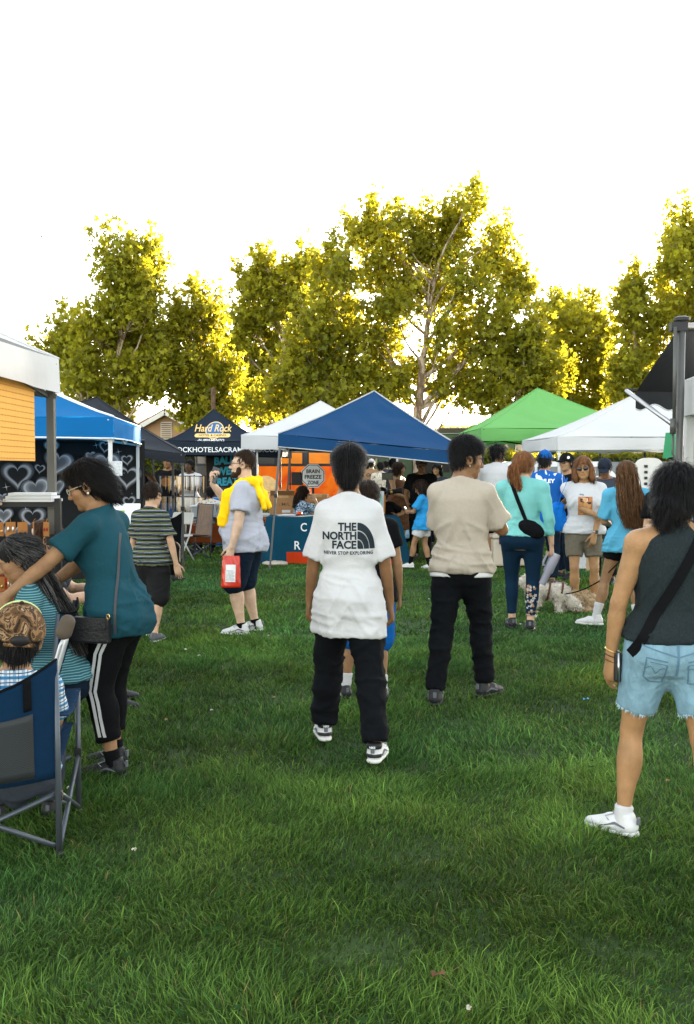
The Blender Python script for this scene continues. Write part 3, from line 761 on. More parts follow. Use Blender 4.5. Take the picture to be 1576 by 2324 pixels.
# ------------------------------------------------------------------ hearts backdrop
def heart_shape(n=40):
    P = []
    for k in range(n):
        t = 2*math.pi*k/n
        P.append((16*math.sin(t)**3/17, (13*math.cos(t) - 5*math.cos(2*t) - 2*math.cos(3*t) - math.cos(4*t))/17))
    return P
def backdrop():
    a, b = C.lerp(D, .12), B - nrm.normalized()*.05
    a = Vector((a.x - .3, a.y, 0)); b = Vector((b.x, b.y, 0)); u = (b - a); W = u.length; u.normalize(); nn = Vector((u.y, -u.x, 0))
    t = thing('hearts_backdrop', 'black cloth backdrop airbrushed with glowing grey hearts and sparkles', 'backdrop', a - nn*.02)
    nu, nvv = 40, 14; V = []
    for j in range(nvv + 1):
        for i in range(nu + 1):
            p = u*(W*i/nu) + nn*(.012*math.sin(i*.9)*(1 - j/nvv) + .02*math.sin(i*.37)) + Vector((0, 0, .12 + 1.78*j/nvv)); V.append(tuple(p))
    idx = np.arange((nu+1)*(nvv+1)).reshape(nvv+1, nu+1)
    F = np.stack([idx[:-1, :-1].ravel(), idx[:-1, 1:].ravel(), idx[1:, 1:].ravel(), idx[1:, :-1].ravel()], 1)
    cl = link('cloth', mesh_np('cloth', np.array(V), F, mat('black_backdrop', (.008, .008, .0085), .8, .3, 3)), t)
    m = mat('airbrush', (.1, .1, .1), .8, .05, attr='col')
    def plane_pt(px, py):
        # picture position -> (s, z) on the backdrop plane
        p0 = Vector((0, 0, CAM_H)); q = at(px, py, 10) - p0
        o = t.location; k = (o - p0).dot(nn)/q.dot(nn); h = p0 + q*k
        return (h - o).dot(u), h.z
    Z = lambda zx, zy: (zx/3.967, 766 + zy/3.967)
    hearts = [(470, 985, 100, 0), (680, 1000, 185, 0, -4), (950, 985, 80, 1, -10), (820, 1065, 70, 0, 8), (530, 1125, 185, 0, -14), (960, 1140, 190, 0), (165, 1235, 180, 1), (365, 1180, 65, 1, -8), (335, 1365, 185, 0, 12),
              (520, 1345, 110, 0, 14), (30, 1445, 80, 0, 5), (130, 1450, 90, 1, 14), (1145, 1100, 75, 1, 5), (1150, 1250, 160, 1, -5), (1165, 1475, 85, 1, 5), (700, 1310, 120, 1, 8), (860, 1400, 170, 0, -8), (40, 1600, 120, 0), (300, 1620, 150, 1), (150, 1760, 160, 0), (420, 1800, 120, 1), (900, 1640, 120, 1), (1130, 1640, 110, 0)]
    Hs = heart_shape(); lay = 0
    for h in hearts:
        px, py, r, kind = h[:4]; rot = math.radians(h[4]) if len(h) > 4 else 0
        s0, z0 = plane_pt(*Z(px, py)); R = r/2/3.967*t.location.y/FOC*1.22
        V = []; Cc = []; F = []
        if kind: prof = [(.0, .01), (.80, .012), (.96, .30), (1.06, .42), (1.25, .10), (1.5, .012)]
        else: prof = [(.0, .10), (.55, .13), (.85, .30), (.97, .55), (1.1, .16), (1.35, .012)]
        lay += 1
        for k, (sc, c) in enumerate(prof):
            for (hx, hy) in Hs:
                hx, hy = hx*math.cos(rot) - hy*math.sin(rot), hx*math.sin(rot) + hy*math.cos(rot)
                p = u*(s0 + hx*R*sc) + nn*(.045 + .0006*lay) + Vector((0, 0, z0 + hy*R*sc)); V.append(tuple(p)); Cc.append((c, c, c*1.07))
        n = len(Hs)
        for k in range(len(prof) - 1): F += [(k*n + i, k*n + (i+1) % n, (k+1)*n + (i+1) % n, (k+1)*n + i) for i in range(n)]
        if max(v[2] for v in V) > 1.93: continue
        link('heart_print', mesh_np('heart_print', np.array(V), np.array(F), m, True, np.array(Cc)), cl)
    for (px, py, r) in [(65, 1345, 50), (265, 1305, 42), (485, 1250, 42), (870, 970, 42), (1070, 1030, 42), (1075, 1380, 46), (190, 1380, 14), (665, 1105, 12), (1120, 1220, 14), (1190, 1405, 16), (240, 1540, 40), (620, 1230, 40)]:
        s0, z0 = plane_pt(*Z(px, py)); R = r/3.967*t.location.y/FOC; V = []; Cc = []; F = []
        V.append(tuple(u*s0 + nn*.075 + Vector((0, 0, z0)))); Cc.append((.75, .75, .78))
        for k in range(16):
            rr = R if k % 4 == 0 else R*.22 if k % 2 == 0 else R*.16; ang = 2*math.pi*k/16 + .2
            V.append(tuple(u*(s0 + rr*math.cos(ang)) + nn*.075 + Vector((0, 0, z0 + rr*math.sin(ang))))); Cc.append((.05, .05, .06))
            F.append((0, 1 + k, 1 + (k+1) % 16))
        link('sparkle_print', mesh_np('sparkle_print', np.array(V), np.array(F), m, True, np.array(Cc)), cl)
    q = MB(); q.tube([Vector((0, 0, 1.9)), u*W + Vector((0, 0, 1.9))], .016, 8)
    for s in (.02, W - .02): q.tube([u*s + Vector((0, 0, 0)), u*s + Vector((0, 0, 1.9))], .016, 8)
    q.build('frame', m_black_steel, t, True)
backdrop()
# small printed sheet on the blue tent's leg
q = MB(); sh = at(266, 1063, 9.93); q.box((0, 0, 0), (.105, .006, .145)); so = q.build('notice_sheet', mat('paper_print', (.55, .57, .60), .8, .35, 90)); so.location = sh; so.rotation_euler = (0, 0, .05)
tag(so, 'small printed sheet taped to the blue tent leg', 'notice')
# yellow pegboard panel under the near left canopy
def pegboard():
    t = thing('yellow_panel', 'yellow ribbed panel with rows of small holes hanging under the left canopy', 'panel', (-1.63, 5.2, 0))
    z0, z1 = 1.585, 2.08; L = 1.25
    q = MB(); q.box((0, -L/2, (z0 + z1)/2), (.008, L, z1 - z0)); q.build('board', mat('yellow_board', sr(232, 176, 96), .85, .06, 5, trans=.10, tcol=sr(230, 165, 75), spec=.05), t, False, .002)
    q = MB()
    for r in range(17):
        for c in range(60):
            q.box((.0052, -.01 - c*L/60, z0 + .012 + r*(z1 - z0)/17), (.003, .0040, .0055))
    o = q.build('hole', mat('hole_dark', sr(196, 138, 64), .9), t); o['kind'] = 'stuff'
    q = MB(); q.bar((.02, -.0, z1 + .02), (.02, -L, z1 + .02), .02); q.bar((.03, -.75, z1 - .14), (.03, -.28, z1 + .04), .022, .032); q.build('hanger_bar', m_grey_leg, t)
pegboard()
# ------------------------------------------------------------------ figures: distance fields meshed into one continuous surface
def A3(*v): return np.array(v, float)
def unit(v): v = np.asarray(v, float); return v/(np.linalg.norm(v) + 1e-12)
class Vol:
    def __init__(s): s.p = []; s.fine = []
    def _add(s, f, lo, hi, k, op): s.p.append((f, np.asarray(lo, float), np.asarray(hi, float), k, op)); return s
    def bone(s, a, b, prof, k=.02, flat1=False, flat0=False, ax=None, ratio=1.0, op='u', wob=None):
        """tapered limb from a to b; prof = [(t, r), ...] or (ra, rb); ax/ratio flatten the cross-section along ax"""
        a = A3(*a); b = A3(*b); L = np.linalg.norm(b - a) + 1e-9; u = (b - a)/L
        if not isinstance(prof, list): prof = [(0, prof[0]), (1, prof[1])]
        T = [q[0] for q in prof]; Rr = [q[1] for q in prof]; rm = max(Rr)
        axv = None if ax is None else unit(A3(*ax) - u*np.dot(ax, u))
        def f(x, y, z):
            dx, dy, dz = x - a[0], y - a[1], z - a[2]
            t = (dx*u[0] + dy*u[1] + dz*u[2])/L
            tc = np.clip(t, 0, 1)
            tt = tc.copy() if (flat0 or flat1) else tc
            if flat1: tt = np.where(t > 1, t, tt)
            if flat0: tt = np.where(t < 0, t, tt)
            qx = dx - tt*L*u[0]; qy = dy - tt*L*u[1]; qz = dz - tt*L*u[2]
            if axv is not None:
                c = (qx*axv[0] + qy*axv[1] + qz*axv[2])*(1/ratio - 1)
                qx = qx + c*axv[0]; qy = qy + c*axv[1]; qz = qz + c*axv[2]
            d = np.sqrt(qx*qx + qy*qy + qz*qz) - np.interp(tc, T, Rr)
            if axv is not None and ratio < 1: d = d*(.45 + .55*ratio)
            if flat1: d = np.maximum(d, (t - 1)*L)
            if flat0: d = np.maximum(d, -t*L)
            return d
        rr = rm*max(1, ratio if ax is not None else 1)
        return s._add(f, np.minimum(a, b) - rr, np.maximum(a, b) + rr, k, op)
    def ell(s, c, r, R=None, k=.02, op='u'):
        c = A3(*c); r = A3(*r); R = np.eye(3) if R is None else np.asarray(R, float); m = r.min()
        def f(x, y, z):
            dx, dy, dz = x - c[0], y - c[1], z - c[2]
            X = (dx*R[0, 0] + dy*R[1, 0] + dz*R[2, 0])/r[0]; Y = (dx*R[0, 1] + dy*R[1, 1] + dz*R[2, 1])/r[1]; Z = (dx*R[0, 2] + dy*R[1, 2] + dz*R[2, 2])/r[2]
            l = np.sqrt(X*X + Y*Y + Z*Z); g = np.sqrt((X/r[0])**2 + (Y/r[1])**2 + (Z/r[2])**2) + 1e-9
            return l*(l - 1)/g
        e = np.sqrt((R**2) @ (r**2))
        return s._add(f, c - e, c + e, k, op)
    def loft(s, rows, k=.02, n=2.3, flat=True, op='u'):
        """horizontal slices (z, cx, cy, a, b)"""
        rows = sorted(rows); Z = [r[0] for r in rows]; CX = [r[1] for r in rows]; CY = [r[2] for r in rows]; AA = [r[3] for r in rows]; BB = [r[4] for r in rows]
        def f(x, y, z):
            zc = np.clip(z, Z[0], Z[-1])
            cx = np.interp(zc, Z, CX); cy = np.interp(zc, Z, CY); a = np.interp(zc, Z, AA); b = np.interp(zc, Z, BB)
            X = np.abs((x - cx)/a); Y = np.abs((y - cy)/b)
            l = (X**n + Y**n)**(1/n)
            d = (l - 1)*np.minimum(a, b)*(.5 + .5*np.sqrt((X*X*b*b + Y*Y*a*a)/(X*X*a*a + Y*Y*b*b + 1e-9))*1.0)
            d = (l - 1)*np.sqrt((X*X*a*a + Y*Y*b*b)/(X*X + Y*Y + 1e-9))
            return np.maximum(d, np.maximum(z - Z[-1], Z[0] - z))
        a = max(AA) + 0; b = max(BB)
        return s._add(f, (min(CX) - a, min(CY) - b, Z[0]), (max(CX) + a, max(CY) + b, Z[-1]), k, op)
    def cut(s, pt, n, k=.004):
        """keep the side where (p - pt).n < 0"""
        pt = A3(*pt); n = unit(n)
        def f(x, y, z): return (x - pt[0])*n[0] + (y - pt[1])*n[1] + (z - pt[2])*n[2]
        s.p.append((f, None, None, k, 'cut')); return s
    def mesh(s, g):
        los = [p[1] for p in s.p if p[1] is not None and p[4] == 'u']; his = [p[2] for p in s.p if p[1] is not None and p[4] == 'u']
        lo = np.min(los, 0) - 2.5*g - .01; hi = np.max(his, 0) + 2.5*g + .01
        axes = []
        for i in range(3):
            fs = [(f[0][i], f[1][i], f[2]) for f in s.fine]
            c = [lo[i]]
            while c[-1] < hi[i]:
                st = g
                for a, b, h in fs:
                    if a - g <= c[-1] <= b: st = min(st, h)
                c.append(c[-1] + st)
            axes.append(np.array(c))
        D = np.full([len(a) for a in axes], .15, dtype=np.float32)
        for f, l, h, k, op in s.p:
            if l is None:
                sl = (slice(None),)*3
            else:
                mg = k + 3*g
                sl = tuple(slice(max(0, np.searchsorted(axes[i], l[i] - mg) - 1), np.searchsorted(axes[i], h[i] + mg) + 1) for i in range(3))
            x = axes[0][sl[0]][:, None, None]; y = axes[1][sl[1]][None, :, None]; z = axes[2][sl[2]][None, None, :]
            if 0 in (x.size, y.size, z.size): continue
            x, y, z = np.broadcast_arrays(x, y, z)
            d = f(x, y, z); a = D[sl]
            if op == 'u':
                hh = np.clip(.5 + .5*(d - a)/k, 0, 1); D[sl] = d + (a - d)*hh - k*hh*(1 - hh)
            elif op == 's':
                hh = np.clip(.5 - .5*(-d - a)/k, 0, 1)*1.0
                hh = np.clip(.5 + .5*(-d - a)/k, 0, 1); D[sl] = a + (-d - a)*hh + k*hh*(1 - hh)
            else:
                D[sl] = np.maximum(a, d)
        return surface_nets(D, *axes)
def surface_nets(D, xs, ys, zs):
    S = D < 0
    n = [d - 1 for d in D.shape]
    cnt = np.zeros(n, np.int8)
    off = [(a, b, c) for a in (0, 1) for b in (0, 1) for c in (0, 1)]
    for a, b, c in off: cnt += S[a:a+n[0], b:b+n[1], c:c+n[2]]
    act = (cnt > 0) & (cnt < 8)
    I, J, K = np.nonzero(act); N = len(I)
    ids = np.full(n, -1, np.int32); ids[I, J, K] = np.arange(N)
    acc = np.zeros((N, 3)); num = np.zeros(N)
    ax = (xs, ys, zs)
    val = {o: D[I+o[0], J+o[1], K+o[2]].astype(float) for o in off}
    pos = {o: np.stack([xs[I+o[0]], ys[J+o[1]], zs[K+o[2]]], 1) for o in off}
    for o in off:
        for i in range(3):
            if o[i] == 0:
                p = list(o); p[i] = 1; p = tuple(p)
                da, db = val[o], val[p]; m = (da < 0) != (db < 0)
                t = np.where(m, da/np.where(m, da - db, 1), 0)
                acc += np.where(m[:, None], pos[o] + t[:, None]*(pos[p] - pos[o]), 0); num += m
    V = acc/num[:, None]
    F = []
    sx = S[:-1, 1:-1, 1:-1] != S[1:, 1:-1, 1:-1]
    i, j, k = np.nonzero(sx); j += 1; k += 1
    q = np.stack([ids[i, j-1, k-1], ids[i, j, k-1], ids[i, j, k], ids[i, j-1, k]], 1); fl = ~S[i, j, k]; q[fl] = q[fl][:, ::-1]; F.append(q)
    sy = S[1:-1, :-1, 1:-1] != S[1:-1, 1:, 1:-1]
    i, j, k = np.nonzero(sy); i += 1; k += 1
    q = np.stack([ids[i-1, j, k-1], ids[i-1, j, k], ids[i, j, k], ids[i, j, k-1]], 1); fl = ~S[i, j, k]; q[fl] = q[fl][:, ::-1]; F.append(q)
    sz = S[1:-1, 1:-1, :-1] != S[1:-1, 1:-1, 1:]
    i, j, k = np.nonzero(sz); i += 1; j += 1
    q = np.stack([ids[i-1, j-1, k], ids[i, j-1, k], ids[i, j, k], ids[i-1, j, k]], 1); fl = ~S[i, j, k]; q[fl] = q[fl][:, ::-1]; F.append(q)
    return V, np.vstack(F)
def vnormals(V, F):
    a, b, c, d = V[F[:, 0]], V[F[:, 1]], V[F[:, 2]], V[F[:, 3]]
    n = np.cross(c - a, d - b); N = np.zeros_like(V)
    for i in range(4): np.add.at(N, F[:, i], n)
    return N/(np.linalg.norm(N, axis=1)[:, None] + 1e-12)
def relax(V, F, it=1, lam=.5):
    n = len(V)
    e = np.vstack([F[:, [0, 1]], F[:, [1, 2]], F[:, [2, 3]], F[:, [3, 0]]])
    for _ in range(it):
        S = np.zeros_like(V); c = np.zeros(n)
        np.add.at(S, e[:, 0], V[e[:, 1]]); np.add.at(c, e[:, 0], 1)
        np.add.at(S, e[:, 1], V[e[:, 0]]); np.add.at(c, e[:, 1], 1)
        V = V*(1 - lam) + lam*S/c[:, None]
    return V
def wrinkle(V, F, amp, sc, seed=0, mask=None, warp=1.2):
    """soft cloth folds: ridged, warped noise pushed along the normals"""
    if amp <= 0: return V
    N = vnormals(V, F); P = V*np.array(sc)
    w = np.stack([noise3(P*.7 + 11, seed), noise3(P*.7 + 23, seed + 1), noise3(P*.7 + 37, seed + 2)], 1) - .5
    P2 = P + warp*w
    r = 1 - np.abs(2*noise3(P2, seed + 3) - 1); r2 = 1 - np.abs(2*noise3(P2*2.1 + 5, seed + 4) - 1)
    d = (r**5 - .12)*1.0 + (r2**4 - .15)*.45
    if mask is not None: d = d*mask
    return V + N*(amp*d)[:, None]
def frame(yaw=0, pitch=0, roll=0):
    """columns right, forward, up; yaw + turns to the figure's left, pitch + looks up, roll + leans to the right (degrees)"""
    y, p, r = (math.radians(a) for a in (yaw, pitch, roll))
    return np.array(Matrix.Rotation(y, 3, 'Z') @ Matrix.Rotation(p, 3, 'X') @ Matrix.Rotation(r, 3, 'Y'))
def ik(a, c, l1, l2, pole):
    a, c = A3(*a), A3(*c); d = c - a; L = np.linalg.norm(d)
    if L > (l1 + l2)*.995: c = a + d/L*(l1 + l2)*.995; d = c - a; L = np.linalg.norm(d)
    if L < abs(l1 - l2) + .02: L = abs(l1 - l2) + .02
    u = d/np.linalg.norm(d); x = (l1*l1 - l2*l2 + L*L)/(2*L); h = math.sqrt(max(0, l1*l1 - x*x))
    p = A3(*pole); p = p - u*np.dot(p, u); p = unit(p)
    return a + u*x + p*h, c

def skin(name, col):
    return mat(name, col, .52, .10, 14, .10, 220, attr='col', spec=.3, sss=.06)
M_SKIN = mat('skin', (.3, .2, .1), .5, .20, 17, .22, 130, attr='col', spec=.3, sss=.06)
M_HAIR = mat('hair', (.02, .02, .02), .5, .25, 30, .25, 160, attr='col', spec=.10)
FAB = {}
def fabric(name, col, rough=.9, var=.07, bump=.22, bscale=42, sheen=.0, vscale=5, stretch=(1, 1, 1), spec=.12, attr=None):
    return mat('fabric_' + name, col, rough, var, vscale, bump, bscale, sheen=sheen, stretch=stretch, spec=spec, attr=attr)

SK = {'tan': (.30, .165, .085), 'brown': (.215, .108, .050), 'light': (.50, .31, .20), 'fair': (.55, .37, .26), 'dark': (.085, .042, .022), 'olive': (.36, .215, .115), 'gold': (.345, .188, .086)}

MALE = [(.79, .125, .095, 0), (.86, .165, .115, -.01), (.93, .168, .118, -.012), (1.0, .155, .108, 0), (1.08, .148, .102, .005), (1.18, .160, .112, .008), (1.28, .178, .122, .005), (1.36, .180, .110, -.005), (1.42, .140, .085, -.012), (1.46, .085, .062, -.02), (1.49, .055, .055, -.022)]
FEMALE = [(.79, .130, .10, 0), (.86, .170, .118, -.015), (.93, .168, .118, -.018), (1.0, .145, .102, -.005), (1.08, .125, .092, .003), (1.17, .138, .102, .012), (1.26, .150, .116, .018), (1.34, .152, .095, .0), (1.41, .125, .075, -.012), (1.455, .072, .055, -.02), (1.485, .048, .050, -.022)]

class Person:
    def __init__(s, label, loc, yaw, h=1.75, sex='m', tone='tan', head=(0, 0, 0), hs=1.0, wide=1.0, deep=1.0, belly=0.0,
                 feetL=(-.11, 0, .085), feetR=(.11, 0, .085), toeL=8, toeR=8, kneeL=(-.1, 1, 0), kneeR=(.1, 1, 0),
                 handL=(-.27, .04, .80), handR=(.27, .04, .80), elbL=(-.6, -1, 0), elbR=(.6, -1, 0), hip=(0, 0, .91), lean=(0, 0), hunch=0.0,
                 g=.013, fine=.0055, seed=1, shoulders=.185, neck=1.0, group=None, limb=1.0, handdir=None, curl=(.35, .35), palm=(None, None), grip=(0, 0), shx=0.0):
        s.label = label; s.k = h/1.75; s.yaw = yaw; s.sex = sex; s.tone = tone; s.g = g; s.fine = fine; s.seed = seed; s.hs = hs
        s.t = thing('person', label, 'person', loc, math.radians(yaw), group)
        k = s.k; S = lambda v: A3(*v)*k
        s.prof = MALE if sex == 'm' else FEMALE
        hp = S(hip); dz = hp[2] - .91*k
        s.dz = dz
        # spine: slices sheared by lean (dx, dy over the torso) and hunch
        zb, zt = .85*k + dz, 1.49*k + dz
        s.lean = lean; s.hunch = hunch
        def ctr(z):
            t = np.clip((z - zb)/(zt - zb), -.2, 1.25)
            return hp[0] + lean[0]*k*t, hp[1] + lean[1]*k*t + hunch*k*max(0, t)**2.2
        s.ctr = ctr; s.zt = zt
        drop = 0.5*(abs(lean[1]) + abs(lean[0]))**2/.64
        s.zs = lambda z: (z*k + dz) if z <= .9 else (.9*k + dz + (z - .9)*k*(1 - drop*.75))
        c = lambda z: np.array([*ctr(s.zs(z)), s.zs(z)])
        s.c = c
        W = wide; s.wide = W; s.deep = deep; s.belly = belly
        tw = math.radians(shx)
        sr_, sl_ = np.array([math.cos(tw), math.sin(tw), 0]), None
        sh = shoulders*W**.5*k
        sc = c(1.425) + A3(0, -.012*k, -.030*k)
        s.shR = sc + sr_*sh; s.shL = sc - sr_*sh
        s.neck = c(1.46)
        s.hipR = hp + A3(.092*k*W, 0, 0); s.hipL = hp - A3(.092*k*W, 0, 0)
        ul, fl, tl, sl = .295*k, .262*k, .425*k, .415*k
        s.elR, s.wrR = ik(s.shR, S(handR), ul, fl, elbR); s.elL, s.wrL = ik(s.shL, S(handL), ul, fl, elbL)
        s.knR, s.anR = ik(s.hipR, S(feetR), tl, sl, kneeR); s.knL, s.anL = ik(s.hipL, S(feetL), tl, sl, kneeL)
        s.toe = {1: math.radians(-toeR), -1: math.radians(toeL)}
        R = frame(*head); s.HR = R; s.head_k = k*hs
        nk = s.neck + A3(0, 0, .02*k)
        hc = nk + A3(0, .012*k, .065*k)*neck + R @ A3(0, .018, .072)*s.head_k
        s.hc = hc
        s.limb = limb
        s.hd = {}
        s.body(curl, handdir, palm, grip)
    def H(s, *v): return s.hc + s.HR @ (A3(*v)*s.head_k)
    def torso_rows(s, grow=0.0, gy=None, lo=None, hi=None, flare=None, box=0):
        k = s.k; rows = []
        gy = grow if gy is None else gy
        for z, a, b, cy in s.prof:
            zz = s.zs(z)
            x, y = s.ctr(zz); bl = s.belly*math.exp(-((z - 1.02)/.13)**2)
            fade = 1 if z < 1.40 else max(.45, 1 - (z - 1.40)*8)
            f = flare(z) if flare else 0
            if box and z < 1.3: a, b = max(a, box), max(b, box*.66)
            rows.append((zz, x, y + cy*k + bl*k*.62, (a*s.wide + bl*.45)*k + (grow + f)*fade, (b*s.deep + bl*.55)*k + (gy + f*.4)*fade))
        if lo is not None or hi is not None:
            if lo is not None and lo < s.zs(.86) and flare: rows = rows[1:]
            Z = [r[0] for r in rows]; lo_ = Z[0] if lo is None else lo; hi_ = Z[-1] if hi is None else hi
            new = []
            for z in sorted(set([lo_, hi_] + [q for q in Z if lo_ < q < hi_])):
                if z < Z[0]: r = rows[0]; new.append((z, r[1], r[2], max(r[3], rows[1][3]*.97), max(r[4], rows[1][4]*.97)))
                else: new.append((z, *[float(np.interp(z, Z, [r[i] for r in rows])) for i in (1, 2, 3, 4)]))
            rows = new
        return rows
    def hand(s, v, side, wrist, elbow, u=None, n=None, curl=.35, grip=0):
        k = s.k*1.0; u = unit(wrist - elbow) if u is None else unit(u)
        if n is None: n = A3(-side, 0, 0)
        n = A3(*n); n = unit(n - u*np.dot(n, u)); w = np.cross(u, n)*side      # w points to the thumb side
        if np.dot(np.cross(u, n)*side, w) < 0: w = -w
        s.hd[side] = (wrist.copy(), u, n, w)
        P = lambda a, b, c: wrist + (u*a + w*b + n*c)*k
        v.bone(P(-.01, 0, 0), P(.085, .0, .004), [(0, .026*k), (.35, .037*k), (1, .041*k)], .012, ax=n, ratio=.42)
        ang0 = [.05, .0, -.05, -.12]; L = [.040, .044, .041, .033]
        for i in range(4):
            b = P(.086 - (.004 if i in (0, 3) else 0) - (.008 if i == 3 else 0), .029 - .0195*i, .004)
            cu = curl*(1 + .12*i) + grip
            d = unit(u + w*(-ang0[i])*-1*.6); a = 0
            for j, ln in enumerate((1.0, .62, .5)):
                a += cu*(1.0 if j else .7); dd = unit(d*math.cos(a) + n*math.sin(a)); e = b + dd*L[i]*ln*k*1.08
                v.bone(b, e, (.0088*k - .0006*j*k, .0082*k - .0009*j*k), .004); b = e
        b = P(.02, .026, .008); d1 = unit(u*.72 + w*.62 + n*.35); m = b + d1*.045*k
        v.bone(b, m, (.015*k, .0105*k), .01); d2 = unit(u*.85 + w*(.25 - .4*grip) + n*(.35 + .5*grip)); e = m + d2*.032*k; v.bone(m, e, (.0105*k, .0095*k), .004)
        v.bone(e, e + unit(d2*.9 + n*.25)*.024*k, (.0095*k, .0075*k), .004)
        pts = [P(-.03, -.05, -.03), P(.19, .08, .09), P(.19, -.05, -.03), P(.05, .09, .05)]
        v.fine.append((np.min(pts, 0), np.max(pts, 0), s.fine))
    def body(s, curl, handdir, palm, grip):
        k = s.k; v = Vol(); m = s.limb
        v.loft(s.torso_rows(), .03, 2.2)
        for side, sh, el, wr, hp, kn, an in ((1, s.shR, s.elR, s.wrR, s.hipR, s.knR, s.anR), (-1, s.shL, s.elL, s.wrL, s.hipL, s.knL, s.anL)):
            v.bone(s.neck - A3(0, .01*k, -.005*k), sh, (.050*k, .058*k*m), .035)
            v.bone(sh, el, [(0, .058*k*m), (.3, .052*k*m), (.6, .047*k*m), (1, .038*k*m)], .025)
            v.bone(el, wr, [(0, .038*k*m), (.25, .042*k*m), (.6, .034*k*m), (1, .0245*k*m)], .012)
            v.bone(hp, kn, [(0, .092*k*m), (.25, .088*k*m), (.6, .070*k*m), (1, .052*k*m)], .035)
            back = unit(A3(0, -1, 0))
            v.bone(kn, an, [(0, .051*k*m), (.15, .052*k*m), (.35, .057*k*m), (.6, .046*k*m), (.85, .034*k*m), (1, .034*k*m)], .015)
            mid = kn + (an - kn)*.33; fwd = np.array([math.sin(-s.toe[side])*-1, math.cos(s.toe[side]), 0]); fwd = A3(-math.sin(s.toe[side]), math.cos(s.toe[side]), 0)
            v.ell(mid - fwd*.018*k, (.040*k*m, .042*k*m, .10*k), None, .03)
            v.bone(an - A3(0, 0, .03*k), an + fwd*.13*k - A3(0, 0, .055*k), [(0, .036*k), (.5, .036*k), (1, .026*k)], .02, ax=(0, 0, 1), ratio=.8)
            i = 0 if side == -1 else 1
            s.hand(v, side, wr, el, None if handdir is None else handdir[i], palm[i], curl[i] if isinstance(curl, (tuple, list)) else curl, grip[i])
        if s.sex == 'f':
            for sd in (-1, 1): v.ell(s.c(1.235) + A3(sd*.07*k, .085*k, 0), (.062*k, .055*k, .06*k), None, .04)
        # head
        q = s.head_k; R = s.HR; H = s.H
        E = lambda c, r, kk=.015, op='u', RR=None: v.ell(H(*c), A3(*r)*q, R if RR is None else R @ RR, kk*q, op)
        f = s.sex == 'f'
        v.bone(s.neck - A3(0, 0, .02*k), H(0, -.022, -.045), ((.050 if f else .058)*k, (.046 if f else .055)*q), .025)
        E((0, -.014, .038), (.074, .094, .083), .02)
        E((0, .030, -.020), (.060, .062, .088), .03)
        E((0, .040, -.072), (.046 if f else .050, .044, .034), .03)
        E((0, .074, -.096), (.019, .017, .015), .022)
        for sd in (-1, 1):
            E((sd*.036, .058, -.022), (.026, .026, .024), .02)
            E((sd*.081, -.008, -.006), (.0085, .024, .034), .006, 'u', frame(sd*-30, 0, sd*8))
            E((sd*.086, -.003, -.004), (.006, .011, .017), .006, 's', frame(sd*-30, 0, sd*8))
        E((0, .078, .026), (.048, .018, .011), .016)
        for sd in (-1, 1): E((sd*.031, .102, .006), (.017, .014, .010), .012, 's')
        for sd in (-1, 1): E((sd*.031, .080, .005), (.0125, .0105, .0095), .004)
        v.bone(H(0, .088, .016), H(0, .111, -.026), (.008*q, .0125*q), .012*q)
        for sd in (-1, 1): E((sd*.011, .101, -.030), (.008, .010, .0075), .008)
        E((0, .086, -.050), (.022, .010, .012), .012)
        E((0, .0915, -.0525), (.021, .0075, .0045), .004); E((0, .090, -.0625), (.019, .0085, .0058), .004)
        v.fine.append((np.array(H(0, 0, 0)) - .135*q, np.array(H(0, 0, 0)) + .135*q, s.fine))
        V, F = v.mesh(s.g); V = relax(V, F, 1, .35)
        hc_ = (V - s.hc[None]) @ R/q
        base = np.array(SK[s.tone] if isinstance(s.tone, str) else s.tone)
        C = np.repeat(base[None], len(V), 0)
        def blob(c, r, col, w=1.0):
            nonlocal C
            d = np.sqrt((((hc_ - A3(*c))/A3(*r))**2).sum(1)); a = np.clip(1.6 - 1.2*d, 0, 1)*w
            C = C*(1 - a)[:, None] + np.array(col)[None]*a[:, None]
        blob((0, .095, -.057), (.021, .014, .0095), base*np.array([.95, .55, .50]), .7)
        for sd in (-1, 1):
            blob((sd*.045, .07, -.02), (.03, .03, .022), base*np.array([1.1, .85, .8]), .45)
            blob((sd*.031, .094, .006), (.0115, .012, .0062), (.05, .035, .03), .85)
            blob((sd*.032, .092, .026), (.019, .012, .0048), getattr(s, 'brow', (.03, .02, .015)), .75)
        s.paint = blob
        for el in (s.elR, s.elL, s.knR, s.knL):
            d = np.linalg.norm(V - el[None], axis=1); a = np.clip(1 - d/(.07*k), 0, 1)*.25; C = C*(1 - a)[:, None] + base*np.array([.9, .72, .66])*a[:, None]
        s.bodyo = link('body', mesh_np('body', V, F, M_SKIN, True, C), s.t)
    # ---------------- clothing
    def shirt(s, m, hem=.80, sleeve=.62, loose=.024, sl=.078, sl1=None, amp=.010, sc=(7, 7, 5), name='shirt', flare=.0, neck=1.485, vneck=False, waist=1.0, g=None, hemtilt=0.0, col=None, tank=False, extra=None, tuck=0.0, box=0, hipx=.024):
        k = s.k; v = Vol(); hemz = s.zs(hem)
        fl = lambda z: flare*max(0, (1.15 - z)/.35) + hipx*k*min(1, max(0, (1.04 - z)/.10)) - tuck*math.exp(-((z-1.06)/.09)**2)
        v.loft(s.torso_rows(loose, loose*1.1, lo=hemz, hi=s.zs(min(neck + .03, 1.51)), flare=fl, box=box), .03, 2.2)
        if s.sex == 'f':
            for sd in (-1, 1): v.ell(s.c(1.235) + A3(sd*.07*k, .088*k, 0), (.068*k + loose*.5, .058*k + loose*.5, .066*k), None, .05)
